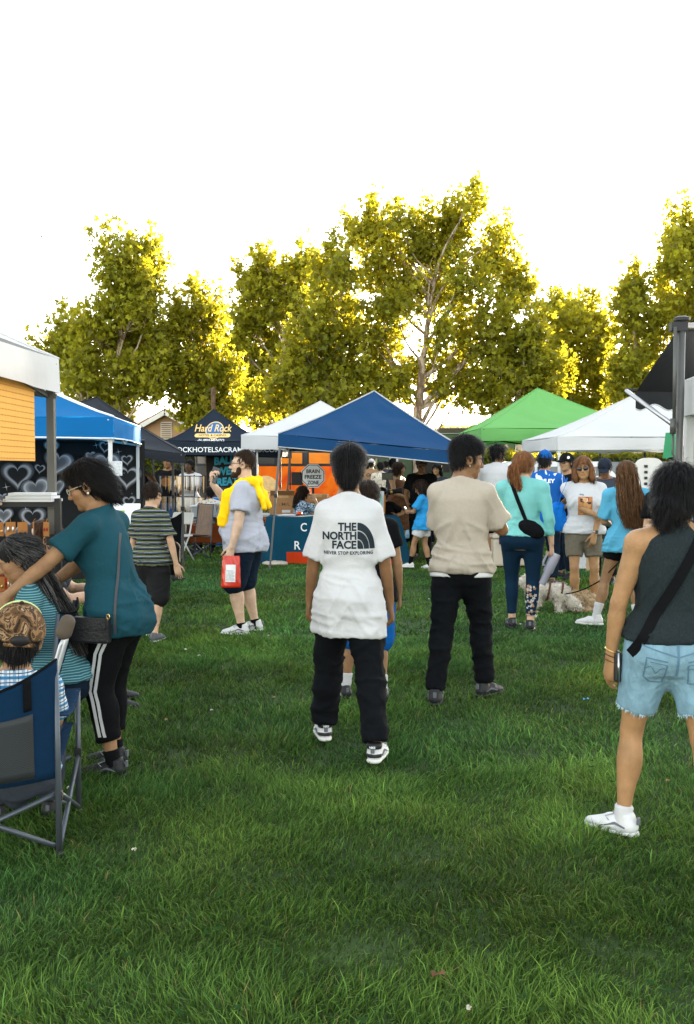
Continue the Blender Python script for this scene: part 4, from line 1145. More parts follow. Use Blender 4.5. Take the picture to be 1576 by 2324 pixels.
        if not tank:
            v.bone(s.neck + A3(0, -.014*k, .008*k), s.shR, (.060*k, .062*k*s.limb), .03); v.bone(s.neck + A3(0, -.014*k, .008*k), s.shL, (.060*k, .062*k*s.limb), .03)
            for sh, el, wr in ((s.shR, s.elR, s.wrR), (s.shL, s.elL, s.wrL)):
                if sleeve <= 1:
                    v.bone(sh, sh + (el - sh)*sleeve, [(0, .063*k*s.limb + .004), (.5, (sl - .006)*k), (1, (sl1 or sl)*k)], .03, flat1=True)
                else:
                    v.bone(sh, el, [(0, .063*k*s.limb + .003), (.5, sl*k), (1, sl*.86*k)], .03); e = el + (wr - el)*(sleeve - 1)
                    v.bone(el, e, [(0, sl*.86*k), (1, (sl1 or sl*.6)*k)], .015, flat1=True)
        else:
            for sd, sh in ((1, s.shR), (-1, s.shL)):
                v.bone(s.neck + A3(sd*.03*k, -.008*k, -.015*k), sh + A3(-sd*.045*k, 0, .0), (.045*k, .046*k), .03)
        if hem < .92 and not name == 'undershirt': v.ell(s.c(.885) + A3(0, -.035*k, 0), (.12*k, .098*s.deep*k + .034*k, .10*k), None, .05)
        if hem < .95 and hasattr(s, 'pl'):
            ex = .004 if name == 'undershirt' else .014
            for hp, kn in ((s.hipR, s.knR), (s.hipL, s.knL)):
                if kn[2] < hp[2] - .2*k: v.bone(hp + A3(0, 0, .05*k), hp + (kn - hp)*.55, [(0, .085*k*s.limb + .008 + ex), (.3, .094*k*s.limb + max(.012, s.pl*.9) + ex), (1, .082*k*s.limb + s.pl + ex)], .05)
            v.ell((s.hipR + s.hipL)/2 - A3(0, .0, .075*k), (.08*k, .085*k + s.pl + ex, .08*k), None, .05)
        nz = s.c(neck); v.cut((nz[0], nz[1] - .02*k, nz[2] + .004), (0, .42, 1))
        if extra: extra(v)
        v.cut((0, 0, hemz), (0, 0, -1))
        if hemtilt: v.cut((0, s.ctr(hemz)[1], hemz), (0, hemtilt, -1))
        V, F = v.mesh(g or s.g*.92); V = relax(V, F, 1, .3)
        msk = np.clip((s.zs(1.42) - V[:, 2])/(.25*k), .15, 1)*np.clip((V[:, 2] - hemz)/(.05*k) + .35, 0, 1)
        cx_ = V[:, 0] - s.ctr(s.zs(1.1))[0]; hz = (V[:, 2] - hemz)/k
        def ridges(Q, seed, p_=4):
            w = np.stack([noise3(Q*.6 + 3, seed), noise3(Q*.6 + 17, seed + 1), noise3(Q*.6 + 29, seed + 2)], 1) - .5
            n_ = noise3(Q + 1.3*w, seed + 5); return (1 - np.abs(2*n_ - 1))**p_ - .2
        ax_ = np.abs(cx_)
        Q1 = np.stack([(ax_*.86 + V[:, 2]*.50)*13, V[:, 1]*6, (V[:, 2]*.86 - ax_*.5)*2.6], 1)/k
        Q2 = np.stack([cx_*4.2, V[:, 1]*4, V[:, 2]*17 + cx_*3], 1)/k
        Q3 = np.stack([cx_*15, V[:, 1]*15, V[:, 2]*2.2], 1)/k
        N_ = vnormals(V, F)
        m2 = np.clip((s.zs(1.14) - V[:, 2])/(.14*k), 0, 1)*np.clip(hz/.05, 0, 1); m3 = np.clip(1 - hz/.20, 0, 1)
        dsp = ridges(Q1, s.seed + 60)*msk*1.35 + ridges(Q2, s.seed + 70)*m2*1.1 + ridges(Q3, s.seed + 80)*m3*.6
        V = V + N_*(amp*dsp)[:, None]
        lowm = np.clip((s.zs(1.30) - V[:, 2])/(.2*k), 0, 1)*np.clip((V[:, 2] - hemz)/(.04*k), .0, 1)
        V = wrinkle(V, F, amp*.35, (sc[0]*1.6, sc[1]*1.6, sc[2]*3.5), s.seed + 40, lowm)
        hm = np.clip(1 - (V[:, 2] - hemz)/(.06*k), 0, 1)
        V[:, 2] += hm*.016*k*(noise3(V*np.array([7, 7, 0]), s.seed + 3) - .5)
        C = None if col is None else col(s, V)
        o = link(name, mesh_np(name, V, F, m, True, C), s.t); s.shirto = o
        return o
    def pants(s, m, hem=1.97, loose=.016, top=1.02, r1=None, amp=.008, sc=(9, 9, 7), name='trousers', g=None, thigh=None, seat=0.0, col=None, flarecuff=0.0):
        k = s.k; v = Vol(); mm = s.limb; s.pl = loose
        v.loft(s.torso_rows(.011 + loose*.1, .012 + loose*.1, lo=s.zs(.80), hi=s.zs(top)), .045, 2.2)
        v.ell((s.hipR + s.hipL)/2 - A3(0, 0, .075*k), (.075*k, .075*k + loose, .075*k), None, .05)
        v.ell((s.hipR + s.hipL)/2 - A3(0, 0, .125*k), (.055*k, .06*k + loose*.6, .06*k), None, .05)
        if seat:
            for sd in (-1, 1): v.ell(s.c(.90) + A3(sd*.075*k, -.06*k, 0), (.085*k, .075*k + seat, .09*k), None, .05)
        for hp, kn, an in ((s.hipR, s.knR, s.anR), (s.hipL, s.knL, s.anL)):
            th = [(0, .092*k*mm + max(.010, min(loose*.8, .012))), (.3, .090*k*mm + loose*.9), (.6, .074*k*mm + loose), (1, .056*k*mm + loose)]
            if thigh: th = [(t, r + thigh*t) for t, r in th]
            if hem <= 1:
                v.bone(hp, hp + (kn - hp)*hem, [(t/hem if t < hem else 1, r) for t, r in th if t <= hem] + [(1, np.interp(hem, [a for a, _ in th], [b for _, b in th]) + flarecuff)], .045, flat1=True)
            else:
                v.bone(hp, kn, th, .045)
                e = kn + (an - kn)*(hem - 1); v.bone(kn, e, [(0, th[-1][1]), (.3, max(th[-1][1], .058*k*mm + loose*.7)), (1, r1*k if r1 else .046*k + loose)], .02, flat1=True)
            if hem > 1.45:
                sd_ = 1 if kn is s.knR else -1; fw = A3(-math.sin(s.toe[sd_]), math.cos(s.toe[sd_]), 0); v.ell(kn + (an - kn)*.33 - fw*.018*k, (.042*k*mm + loose*.8, .044*k*mm + loose*.8, .105*k), None, .03)
        v.ell(s.c(.885) + A3(0, -.035*k, 0), (.10*k, (.098*s.deep)*k + loose*.3, .075*k), None, .05)
        V, F = v.mesh(g or s.g); V = relax(V, F, 1, .3)
        V = wrinkle(V, F, amp, sc, s.seed + 9, np.clip((s.zs(.86) - V[:, 2])/(.12*k), .25, 1))
        C = None if col is None else col(s, V)
        o = link(name, mesh_np(name, V, F, m, True, C), s.t); s.pantso = o
        return o
    def shoes(s, upper, sole, low=False, k2=1.0, name='shoe', which=(1, -1), top=.06, open_=False):
        k = s.k
        for side, an in ((1, s.anR), (-1, s.anL)):
            if side not in which: continue
            f = A3(-math.sin(s.toe[side]), math.cos(s.toe[side]), 0); r = A3(f[1], -f[0], 0)
            B = A3(an[0], an[1], an[2] - .085*k); v = Vol()
            P = lambda a, b, c: B + (f*a + r*b + A3(0, 0, c))*k*k2
            v.bone(P(-.035, 0, .045), P(.06, .004*side, .05), [(0, .040*k), (1, .043*k)], .02, ax=(0, 0, 1), ratio=1.0)
            v.bone(P(.04, 0, .045), P(.165, .008*side, .030), [(0, .044*k), (.6, .044*k), (1, .030*k)], .02, ax=(0, 0, 1), ratio=.75)
            v.bone(P(-.03, 0, .05), P(-.015, 0, .075 + top*.5), [(0, .038*k), (1, .040*k)], .015, flat1=True)
            v.cut(P(0, 0, .010), (0, 0, -1))
            V, F = v.mesh(.0085 if s.g < .014 else .012); o = link(name, mesh_np(name, relax(V, F, 1, .4), F, upper), s.t)
            w = Vol(); w.bone(P(-.04, 0, .014), P(.06, .0, .014), [(0, .043*k), (1, .044*k)], .01, ax=(0, 0, 1), ratio=.42); w.bone(P(.05, 0, .014), P(.17, .008*side, .018), [(0, .045*k), (.6, .047*k), (1, .033*k)], .01, ax=(0, 0, 1), ratio=.42)
            w.cut(P(0, 0, .002), (0, 0, -1))
            V, F = w.mesh(.0085 if s.g < .014 else .012); link('sole', mesh_np('sole', V, F, sole), o)
            s.lastshoe = (o, P, f, r)
            if s.g < .0126 and upper is not None and name == 'shoe':
                b = MB()
                for a_, c_ in ((.045, .094), (.066, .086), (.087, .077), (.106, .068)): b.tube([P(a_, -.026, c_ - .014), P(a_, -.010, c_), P(a_, .010, c_), P(a_, .026, c_ - .014)], .0032*k, 5)
                b.tube([P(.045, -.02, .092), P(.07, -.045, .085), P(.05, -.05, .07)], .0028*k, 5); b.tube([P(.045, .02, .092), P(.075, .045, .083), P(.06, .052, .066)], .0028*k, 5)
                b.build('lace', mat('lace_grey', (.30, .31, .33), .8), o, True)
                for sg in (-1, 1):
                    q = MB(); q.tube([P(-.03, sg*.0445, .045), P(.02, sg*.046, .060), P(.07, sg*.046, .042), P(.11, sg*.043, .030)], [.004*k, .007*k, .006*k, .002*k], 6); q.build('side_stripe', mat('shoe_trim', (.11, .12, .14), .6), o, True)
                q = MB(); q.box(P(-.078, 0, .080), (.022*k, .012*k, .035*k), Matrix.Rotation(s.toe[side], 3, 'Z')); q.build('heel_tab', mat('shoe_trim', (.11, .12, .14), .6), o, False, .003)
    def socks(s, m, hgt=.16, which=(1, -1)):
        k = s.k
        for side, an, kn in ((1, s.anR, s.knR), (-1, s.anL, s.knL)):
            if side not in which: continue
            v = Vol(); u = unit(kn - an); v.bone(an - u*.05*k, an + u*hgt*k, [(0, .040*k), (.4, .0405*k), (1, (.0405 + .06*hgt)*k)], .01, flat1=True)
            V, F = v.mesh(.0085); link('sock', mesh_np('sock', wrinkle(V, F, .003, (20, 20, 40), s.seed), F, m), s.t)
    def hair(s, colr, style='short', n=900, length=.055, width=.0022, thick=0.0, front=.0, low=-.045, top=0.0, var=.5, name='hair', ext=None, flow=None, lift=.15, cut=True, grey=0.0, sd=0, jit=.25, side=0.0, down=.30, sweep=0.0, yfront=.2):
        """cap over the skull plus strands; coordinates in head units"""
        q = s.head_k; R = s.HR; v = Vol(); H = s.H
        E = lambda c, r, kk=.02, op='u', RR=None: v.ell(H(*c), A3(*r)*q, R if RR is None else R @ RR, kk*q, op)
        E((0, -.018, .042 + top*.5), (.083 + thick, .104 + thick, .090 + thick + top*.5))
        E((0, -.045, low + .045), (.071 + thick*.7, .066 + thick, .055))
        if cut:
            E((0, .125 + front, -.055), (.100, .088, .112), .015, 's')
            for sdx in (-1, 1): E((sdx*.088, .010, -.026), (.034 - side, .044 - side, .052 - side), .010, 's')
        if ext: ext(v, H, q, R, E)
        V, F = v.mesh(.0085 if s.g < .014 else .013)
        hl = (V - s.hc[None]) @ R/q
        ang = np.arctan2(hl[:, 0], hl[:, 1] + .03)
        N = vnormals(V, F)
        gl = np.sin(ang*34 + 5*noise3(hl*18, sd)) + 1.2*(noise3(hl*np.array([55, 55, 14]), sd + 2) - .5)
        V = V + N*(.0022*q*gl)[:, None] + N*(.008*q*(noise3(hl*22, sd + 5) - .45))[:, None]
        rng = np.random.default_rng(s.seed + 77)
        base = np.array(colr); C = base[None]*(1 + var*(noise3(hl*np.array([60, 60, 10]), sd + 9) - .5))[:, None]
        if n:
            ok = np.nonzero(~((hl[:, 1] > .035) & (hl[:, 2] < .075)) & ~((np.abs(hl[:, 0]) > .06) & (hl[:, 1] > .0) & (hl[:, 2] < -.0) & (side < .01)) & (hl[:, 1] < yfront))[0]
            i = ok[rng.integers(0, len(ok), n)]; p = V[i].copy(); nn = N[i]; pts = [p]
            crown = H(0, -.035, .13)
            for st in range(5):
                rad = p - crown[None]; tz = np.tile(A3(0, 0, -1)[None], (n, 1))
                d = rad/(np.linalg.norm(rad, axis=1)[:, None] + 1e-9)*.8 + tz*down
                if sweep: d = d - (R @ A3(0, sweep, 0))[None]
                if flow is not None: d = flow(p, d, s)
                d = d - nn*(d*nn).sum(1)[:, None]*(.9 - .15*st); d = d/(np.linalg.norm(d, axis=1)[:, None] + 1e-9)
                d = d + nn*lift*(1 if st < 3 else .3) + rng.normal(size=(n, 3))*jit*.35
                p = p + d*(length*q/5); pts.append(p)
            tgt = np.stack(pts, 1)
            sidev = np.cross(nn, tgt[:, 1] - tgt[:, 0]); sidev /= np.linalg.norm(sidev, axis=1)[:, None] + 1e-9
            wd = width*q*np.array([1, 1, .95, .8, .6, .15])
            L = tgt - sidev[:, None, :]*wd[None, :, None]; Rr = tgt + sidev[:, None, :]*wd[None, :, None]
            SV = np.stack([L, Rr], 2).reshape(-1, 3); o = len(V) + np.arange(n)[:, None]*12 + np.arange(5)[None]*2
            o = o.ravel(); SF = np.stack([o, o+1, o+3, o+2], 1)
            cs = base[None]*(1 + var*1.4*(rng.random(n) - .45))[:, None]
            if grey:
                gm = rng.random(n) < grey; cs[gm] = np.array([.13, .128, .125])*(.6 + .5*rng.random(gm.sum()))[:, None]
            V = np.vstack([V, SV]); F = np.vstack([F, SF]); C = np.vstack([C, np.repeat(cs, 12, 0)])
        s.hairo = link(name, mesh_np(name, V, F, M_HAIR, True, np.clip(C, .003, 1)), s.t)
        return s.hairo
    def long_hair(s, colr, guides, n, width=.004, spread=.03, var=.6, name='hair_length', grey=0.0, wave=.006, taper=True):
        """ribbons that follow guide polylines (person space)"""
        rng = np.random.default_rng(s.seed + 5); V = []; F = []; C = []
        m = 9; T = np.linspace(0, 1, m); o = 0; base = np.array(colr)
        Gs = []
        for gpts in guides:
            gpts = np.array(gpts, float); t0 = np.linspace(0, 1, len(gpts)); Gs.append(np.stack([np.interp(T, t0, gpts[:, i]) for i in range(3)], 1))
        for _ in range(n):
            a = Gs[rng.integers(len(Gs))]; b = Gs[rng.integers(len(Gs))]; w = rng.random()*.5
            P = a*(1 - w) + b*w; P = P + rng.normal(size=3)*spread*np.clip(T*1.5 + .35, 0, 1)[:, None]
            P += wave*np.sin(T*rng.uniform(8, 16) + rng.random()*6)[:, None]*rng.normal(size=3)
            e = m if rng.random() < .5 else rng.integers(m - 3, m + 1); P = P[:e]; mm = len(P)
            sdv = unit(np.cross(P[-1] - P[0], rng.normal(size=3)))
            ww = width*(.6 + .8*rng.random())*(np.linspace(1, .25, mm)**.6 if taper else 1)
            wv = sdv[None]*np.broadcast_to(ww, (mm,))[:, None]
            V.append(np.stack([P - wv, P + wv], 1).reshape(-1, 3)); i = o + np.arange(mm - 1)*2; F.append(np.stack([i, i+1, i+3, i+2], 1)); o += 2*mm
            c = base*(1 + var*(rng.random() - .5))
            if rng.random() < grey: c = np.array([.13, .128, .125])*(.6 + .6*rng.random())
            grad = np.repeat(c[None], 2*mm, 0); C.append(grad)
        return link(name, mesh_np(name, np.vstack(V), np.vstack(F), M_HAIR, True, np.clip(np.vstack(C), .003, 1)), s.t)
    def cap(s, m, brim=True, back=False, bm=None, name='cap', tilt=0, dark=False):
        q = s.head_k; H = s.H; R = s.HR; v = Vol()
        v.ell(H(0, -.014, .042), A3(.096, .116, .108)*q, R, .01); n = R @ A3(0, -.10, -1); v.cut(H(0, 0, .026), n)
        V, F = v.mesh(.008 if s.g < .014 else .012); o = link(name, mesh_np(name, V, F, m), s.t)
        if brim:
            w = Vol(); sg = -1 if back else 1
            w.ell(H(0, sg*.112, .030), A3(.078, .085, .010)*q, R @ frame(0, -10*sg, 0), .01); w.ell(H(0, -.012, .02), A3(.088, .108, .06)*q, R, .005, 's')
            V, F = w.mesh(.008 if s.g < .014 else .012); link('brim', mesh_np('brim', V, F, bm or m), o)
        b = MB(); b.ico(H(0, -.014, .151), .009*q); b.build('top_button', m, o, True)
        s.capo = o
        return o
    def glasses(s, m, shades=False, lens=None, name='glasses', up=0.0, tiltx=0):
        q = s.head_k; H = lambda x, y, z: Vector(s.H(x, y - up*.045, z + up)); b = MB()
        for sd in (-1, 1):
            b.tube([H(sd*(.031 + .0235*math.cos(a)), .1025, .005 + .0165*math.sin(a)) for a in np.linspace(0, 2*math.pi, 15)[:-1]], .0022*q, 5, close=True)
            b.tube([H(sd*.056, .100, .010), H(sd*.075, .06, .012), H(sd*.081, .0, .012), H(sd*.080, -.02, -.004)], .0024*q, 5)
        b.tube([H(-.009, .1045, .009), H(0, .107, .011), H(.009, .1045, .009)], .0022*q, 5)
        o = b.build(name, m, s.t, True)
        l = MB()
        for sd in (-1, 1):
            n = 14; l.add([H(sd*.031, .1040, .005)] + [H(sd*(.031 + .0225*math.cos(2*math.pi*i/n)), .1022, .005 + .016*math.sin(2*math.pi*i/n)) for i in range(n)], [(0, 1 + i, 1 + (i+1) % n) for i in range(n)])
        if lens: l.build('lens', lens, o)
        return o
# ------------------------------------------------------------------ fabrics with woven or printed patterns
def stripes_mat(name, base, bands, period, axis=2, rough=.9, warp=.01, other=None):
    """bands: (start, end, colour) inside one period in metres along an object axis"""
    m, nt, out = _nodes('fabric_' + name); N = nt.nodes; L = nt.links
    p = N.new('ShaderNodeBsdfPrincipled'); p.inputs['Roughness'].default_value = rough; p.inputs['Specular IOR Level'].default_value = .12
    tc = N.new('ShaderNodeTexCoord'); nz = N.new('ShaderNodeTexNoise'); nz.inputs['Scale'].default_value = 6
    L.new(tc.outputs['Object'], nz.inputs['Vector'])
    def chan(ax, per, bd, prev):
        sp = N.new('ShaderNodeSeparateXYZ'); L.new(tc.outputs['Object'], sp.inputs[0])
        ad = N.new('ShaderNodeMath'); ad.operation = 'MULTIPLY_ADD'; L.new(nz.outputs['Fac'], ad.inputs[0]); ad.inputs[1].default_value = warp; L.new(sp.outputs[ax], ad.inputs[2])
        dv = N.new('ShaderNodeMath'); dv.operation = 'DIVIDE'; L.new(ad.outputs[0], dv.inputs[0]); dv.inputs[1].default_value = per
        fr = N.new('ShaderNodeMath'); fr.operation = 'FRACT'; L.new(dv.outputs[0], fr.inputs[0])
        for a, b, c in bd:
            g = N.new('ShaderNodeMath'); g.operation = 'COMPARE'; L.new(fr.outputs[0], g.inputs[0]); g.inputs[1].default_value = (a + b)/2/per; g.inputs[2].default_value = (b - a)/2/per
            mx = N.new('ShaderNodeMix'); mx.data_type = 'RGBA'; L.new(g.outputs[0], mx.inputs[0]); L.new(prev, mx.inputs[6]); mx.inputs[7].default_value = (*c[:3], 1)
            if len(c) > 3:
                sc = N.new('ShaderNodeMath'); sc.operation = 'MULTIPLY'; L.new(g.outputs[0], sc.inputs[0]); sc.inputs[1].default_value = c[3]; L.new(sc.outputs[0], mx.inputs[0])
            prev = mx.outputs[2]
        return prev
    rgb = N.new('ShaderNodeRGB'); rgb.outputs[0].default_value = (*base, 1)
    c = chan(axis, period, bands, rgb.outputs[0])
    if other: c = chan(other[0], other[1], other[2], c)
    L.new(c, p.inputs['Base Color'])
    b = N.new('ShaderNodeBump'); b.inputs['Strength'].default_value = .25; b.inputs['Distance'].default_value = .02; n2 = N.new('ShaderNodeTexNoise'); n2.inputs['Scale'].default_value = 40
    L.new(tc.outputs['Object'], n2.inputs['Vector']); L.new(n2.outputs['Fac'], b.inputs['Height']); L.new(b.outputs[0], p.inputs['Normal'])
    L.new(p.outputs[0], out.inputs[0]); return m
def ramp_mat(name, stops, scale=12, rough=.9, detail=5, stretch=(1, 1, 1), const=True, vor=False):
    m, nt, out = _nodes(name); N = nt.nodes; L = nt.links
    p = N.new('ShaderNodeBsdfPrincipled'); p.inputs['Roughness'].default_value = rough; p.inputs['Specular IOR Level'].default_value = .15
    tc = N.new('ShaderNodeTexCoord'); mp = N.new('ShaderNodeMapping'); mp.inputs['Scale'].default_value = stretch; nz = N.new('ShaderNodeTexNoise'); nz.inputs['Scale'].default_value = scale; nz.inputs['Detail'].default_value = detail; nz.inputs['Distortion'].default_value = 1.2
    r = N.new('ShaderNodeValToRGB'); e = r.color_ramp.elements
    r.color_ramp.interpolation = 'CONSTANT' if const else 'LINEAR'
    e[0].position, e[0].color = stops[0][0], (*stops[0][1], 1); e[1].position, e[1].color = stops[1][0], (*stops[1][1], 1)
    for q in stops[2:]: x = e.new(q[0]); x.color = (*q[1], 1)
    L.new(tc.outputs['Object'], mp.inputs[0]); L.new(mp.outputs[0], nz.inputs['Vector']); L.new(nz.outputs['Fac'], r.inputs[0]); L.new(r.outputs[0], p.inputs['Base Color']); L.new(p.outputs[0], out.inputs[0])
    return m
F_WHITE = fabric('white', (.53, .53, .545), bump=.16, bscale=60)
F_WHITE2 = fabric('white_plain', (.54, .54, .55), bump=.2, bscale=30)
F_BLACK = fabric('black', (.0038, .0042, .0052), bump=.25, bscale=30)
F_BLACKJEAN = fabric('black_denim', (.0040, .0050, .0070), bump=.35, bscale=26)
F_OAT = fabric('oatmeal', sr(172, 162, 148), bump=.12, bscale=60, var=.035, vscale=60)
F_GREY = fabric('grey_heather', sr(168, 170, 182), bump=.15, bscale=50, var=.04, vscale=70)
F_TEAL = fabric('teal', sr(26, 68, 80), bump=.14, bscale=50)
F_MINT = fabric('mint', sr(118, 186, 182), bump=.3, bscale=24)
F_SKY = fabric('sky_blue', sr(88, 166, 198), bump=.3, bscale=26)
F_BLUE = fabric('bright_blue', sr(42, 134, 190), bump=.25)
F_NAVY = fabric('navy', sr(16, 30, 46), bump=.3, bscale=28)
F_CHAR = fabric('charcoal_knit', (.020, .028, .031), bump=.6, bscale=240, var=.2, vscale=160, stretch=(1, 1, .35))
F_DENIM = fabric('light_denim', sr(118, 150, 166), bump=.35, bscale=70, var=.16, vscale=26, stretch=(1, 1, .5))
F_KHAKI = fabric('khaki', sr(104, 97, 84), bump=.3, var=.12, vscale=40)
F_ROYAL = fabric('royal_blue', sr(22, 92, 170), bump=.3)
F_BROWN = fabric('brown', sr(98, 68, 48), bump=.3)
F_TAN = fabric('tan', sr(140, 112, 84), bump=.3)
F_DKGREY = fabric('dark_grey', sr(58, 64, 74), bump=.3)
F_PALEBLUE = fabric('pale_blue', sr(150, 190, 215), bump=.25)
F_YELLOW = fabric('yellow', sr(250, 200, 22), bump=.35, bscale=18)
RUB_W = mat('white_rubber', (.68, .67, .64), .6, .08); RUB_B = mat('black_rubber', (.012, .012, .013), .6)
SHOE_W = mat('white_shoe', (.60, .60, .61), .5, .06, bump=.2, bscale=50); SHOE_B = mat('black_shoe', (.012, .013, .016), .55, .1, bump=.2, bscale=50); SHOE_G = mat('grey_shoe', (.09, .09, .10), .7)
INK = mat('dark_ink', (.012, .022, .032), .8, .05)
BLACKHAIR, DARKBROWN = (.0095, .0090, .0095), (.022, .013, .009)
GOLD = mat('gold', (.75, .50, .20), .3, .05, metal=1.0); SILVER = mat('silver', (.6, .6, .6), .3, .05, metal=1.0)
GRP = 'people at the market'
def fit(vf, w, h, x0=0, y0=0):
    V = np.array(vf[0], float); lo = V.min(0); hi = V.max(0)
    V[:, 0] = (V[:, 0] - lo[0])/(hi[0] - lo[0])*w + x0; V[:, 1] = (V[:, 1] - lo[1])/(hi[1] - lo[1])*h + y0
    return V, vf[1]
def chain(o_name, p, zc=1.42, m=GOLD, r=.0025, drop=.10):
    k = p.k; b = MB(); pts = []
    for i in range(17):
        a = math.pi*(-.15 + 1.3*i/16); c = p.c(1.47)
        y = math.sin(a); pts.append(Vector((c[0] + .062*k*math.cos(a), c[1] - .02*k + .085*k*y, c[2] + .01*k - max(0, y)*drop*k)))
    b.tube(pts, r, 5); b.build(o_name, m, p.t, True)
def band_strip(name, pts, nrm, width, thick, m, parent):
    """flat strap along points; nrm = outward normals"""
    V = []; n = len(pts)
    for i, (p, q) in enumerate(zip(pts, nrm)):
        p = Vector(p); q = Vector(q).normalized()
        d = (Vector(pts[min(i+1, n-1)]) - Vector(pts[max(i-1, 0)])).normalized(); s = d.cross(q).normalized()*width/2
        V += [p - s, p + s, p + s + q*thick, p - s + q*thick]
    F = []
    for i in range(n - 1):
        a = i*4; b = a + 4
        F += [(a+j, a+(j+1) % 4, b+(j+1) % 4, b+j) for j in range(4)]
    F += [(0, 3, 2, 1), tuple((n-1)*4 + j for j in range(4))]
    return MB().add(V, F).build(name, m, parent, 'auto')
def strap_on(name, p, target, a, b, bulge, width, thick, m, n=24, off=.006):
    """a strap from a to b laid on the target surface, looking along the 'bulge' direction"""
    vs = []; fs = []
    for ob in (target if isinstance(target, list) else [target]):
        o_ = len(vs); vs += [v.co.copy() for v in ob.data.vertices]; fs += [tuple(i + o_ for i in q.vertices) for q in ob.data.polygons]
    bvh = BVHTree.FromPolygons(vs, fs)
    a, b, d = Vector(a), Vector(b), Vector(bulge).normalized(); P = []; Nn = []
    for i in range(n + 1):
        x = a.lerp(b, i/n); h = bvh.ray_cast(x + d*.6, -d, 1.2)
        if h[0] is None: P.append(x); Nn.append(d)
        else: P.append(h[0] + d*off); Nn.append((h[1] + d).normalized() if h[1].dot(d) > 0 else d)
    P2 = [P[0]] + [(P[i-1] + P[i]*2 + P[i+1])/4 + d*.002 for i in range(1, n)] + [P[n]]
    return band_strip(name, P2, Nn, width, thick, m, p.t)

# ------------------------------------------------------------------ 1 man in the white printed tee
k1 = 1.665/1.75
p = Person('man seen from behind in white printed t-shirt and baggy black jeans, centre', (.01, 5.35, 0), 0, 1.65, 'm', 'brown', head=(0, 0, 0), g=.011, fine=.005, seed=3,
           feetL=(-.15, .23, .085), feetR=(.15, -.23, .085), toeL=10, toeR=14, handL=(-.235, .13, .85), handR=(.25, .09, .82), elbL=(-.8, -1, 0), elbR=(.7, -1, 0), limb=.90, group=GRP, curl=(.5, .5), neck=1.14, hs=1.04, shoulders=.140, wide=.87)
p.pants(F_BLACKJEAN, 1.95, .026, 1.0, .074, amp=.016, sc=(7, 7, 11), g=.011)
p.shirt(F_WHITE, .685, .92, .014, .069, .076, hipx=.004, amp=.0095, sc=(5.5, 5.5, 4), g=.010, box=.152)
sh = p.shirto; s = 5.25/FOC
def tnf():
    parts = [fit(text_np('THE', 1, .035), 42*s, 19*s, -22*s, 41*s), fit(text_np('NORTH', 1, .035), 77*s, 19*s, -57*s, 20.5*s), fit(text_np('FACE', 1, .035), 55*s, 19*s, -35*s, 0)]
    for (ro, ri) in ((60, 42.5), (40, 22.5), (20, 2)):
        V, F = ring_poly(ri*s, ro*s, 0, math.pi/2, 16); V = V.copy(); V[:, 0] *= .66; V[:, 0] += 22.5*s; parts.append((V, F))
    parts.append(fit(text_np('NEVER STOP EXPLORING', 1, .03, spacing=1.15), 112*s, 8*s, -54*s, -13*s))
    V, F = merge2(parts)
    project_print('print', V, F, INK, sh, (at(785, 1200, 5.3).x, 0, at(785, 1247, 5.2).z), (1, 0, 0), (0, 0, 1), .011, .003)
tnf()
def hairA(v, H, q, R, E):
    E((0, -.062, -.030), (.052, .044, .060), .03); E((0, -.060, -.085), (.032, .024, .042), .03); E((0, -.01, .085), (.084, .09, .060), .03)
p.hair(BLACKHAIR, n=4200, length=.055, width=.0012, thick=.001, top=.018, low=-.055, ext=hairA, lift=.015, jit=.07, var=.9)
p.shoes(SHOE_W, RUB_W, top=.05)
o, P, f, r = p.lastshoe
for ob in [c for c in p.t.children if c.name.startswith('shoe')]:
    pass
def heel_panels(pp, side, m1=SHOE_B):
    an = pp.anR if side == 1 else pp.anL; k = pp.k; f = A3(-math.sin(pp.toe[side]), math.cos(pp.toe[side]), 0); r = A3(f[1], -f[0], 0); B = A3(an[0], an[1], an[2] - .085*k)
    sho = [c for c in pp.t.children if c.name.startswith('shoe')][0 if side == 1 else 1]
    for z0, z1 in ((.036, .058), (.083, .112)):
        v = Vol(); v.bone(B + (f*-.036 + A3(0, 0, z0))*k, B + (f*-.036 + A3(0, 0, z1))*k, (.0445*k, .0435*k), .005, flat1=True, flat0=True); V, F = v.mesh(.007); link('heel_panel', mesh_np('heel_panel', V, F, m1), sho)
    T = text_np('NIKE', 1, .03); w = .034*k
    c = B + (f*-.086 + A3(0, 0, .091))*k
    V = [Vector(c) + Vector(r)*x + Vector((0, 0, 1))*y for x, y, _ in fit(T, w, .012*k, -w/2, 0)[0]]
    MB().add(V, T[1]).build('heel_lettering', wprint, sho)
heel_panels(p, 1); heel_panels(p, -1)

# ------------------------------------------------------------------ 2 man in the oatmeal tee
p = Person('man in oatmeal t-shirt and black jeans turning his head right', (.755, 6.55, 0), -14, 1.735, 'm', 'brown', head=(-64, -8, 0), g=.0115, fine=.005, seed=8, wide=.94, shoulders=.160,
           feetL=(-.15, -.14, .085), feetR=(.14, .16, .085), toeL=6, toeR=30, handL=(-.05, .30, 1.24), handR=(.10, .31, 1.22), elbL=(-.35, -.4, -1), elbR=(.9, -.35, -1), limb=1.04, group=GRP, curl=(.6, .6), hs=1.04)
p.pants(F_BLACKJEAN, 1.96, .010, 1.0, .060, amp=.014, sc=(7, 7, 12), g=.0115)
p.shirt(fabric('white_under', (.7, .7, .71)), .842, 0, .003, amp=.0, name='undershirt', tank=True, neck=.93)
p.shirt(F_OAT, .875, .80, .014, .076, .083, hipx=.014, amp=.016, sc=(5, 5, 3.2), g=.0105, box=.160)
def hairB(v, H, q, R, E): E((0, .0, .09), (.078, .10, .062), .03); E((0, -.05, -.02), (.066, .050, .045), .03)
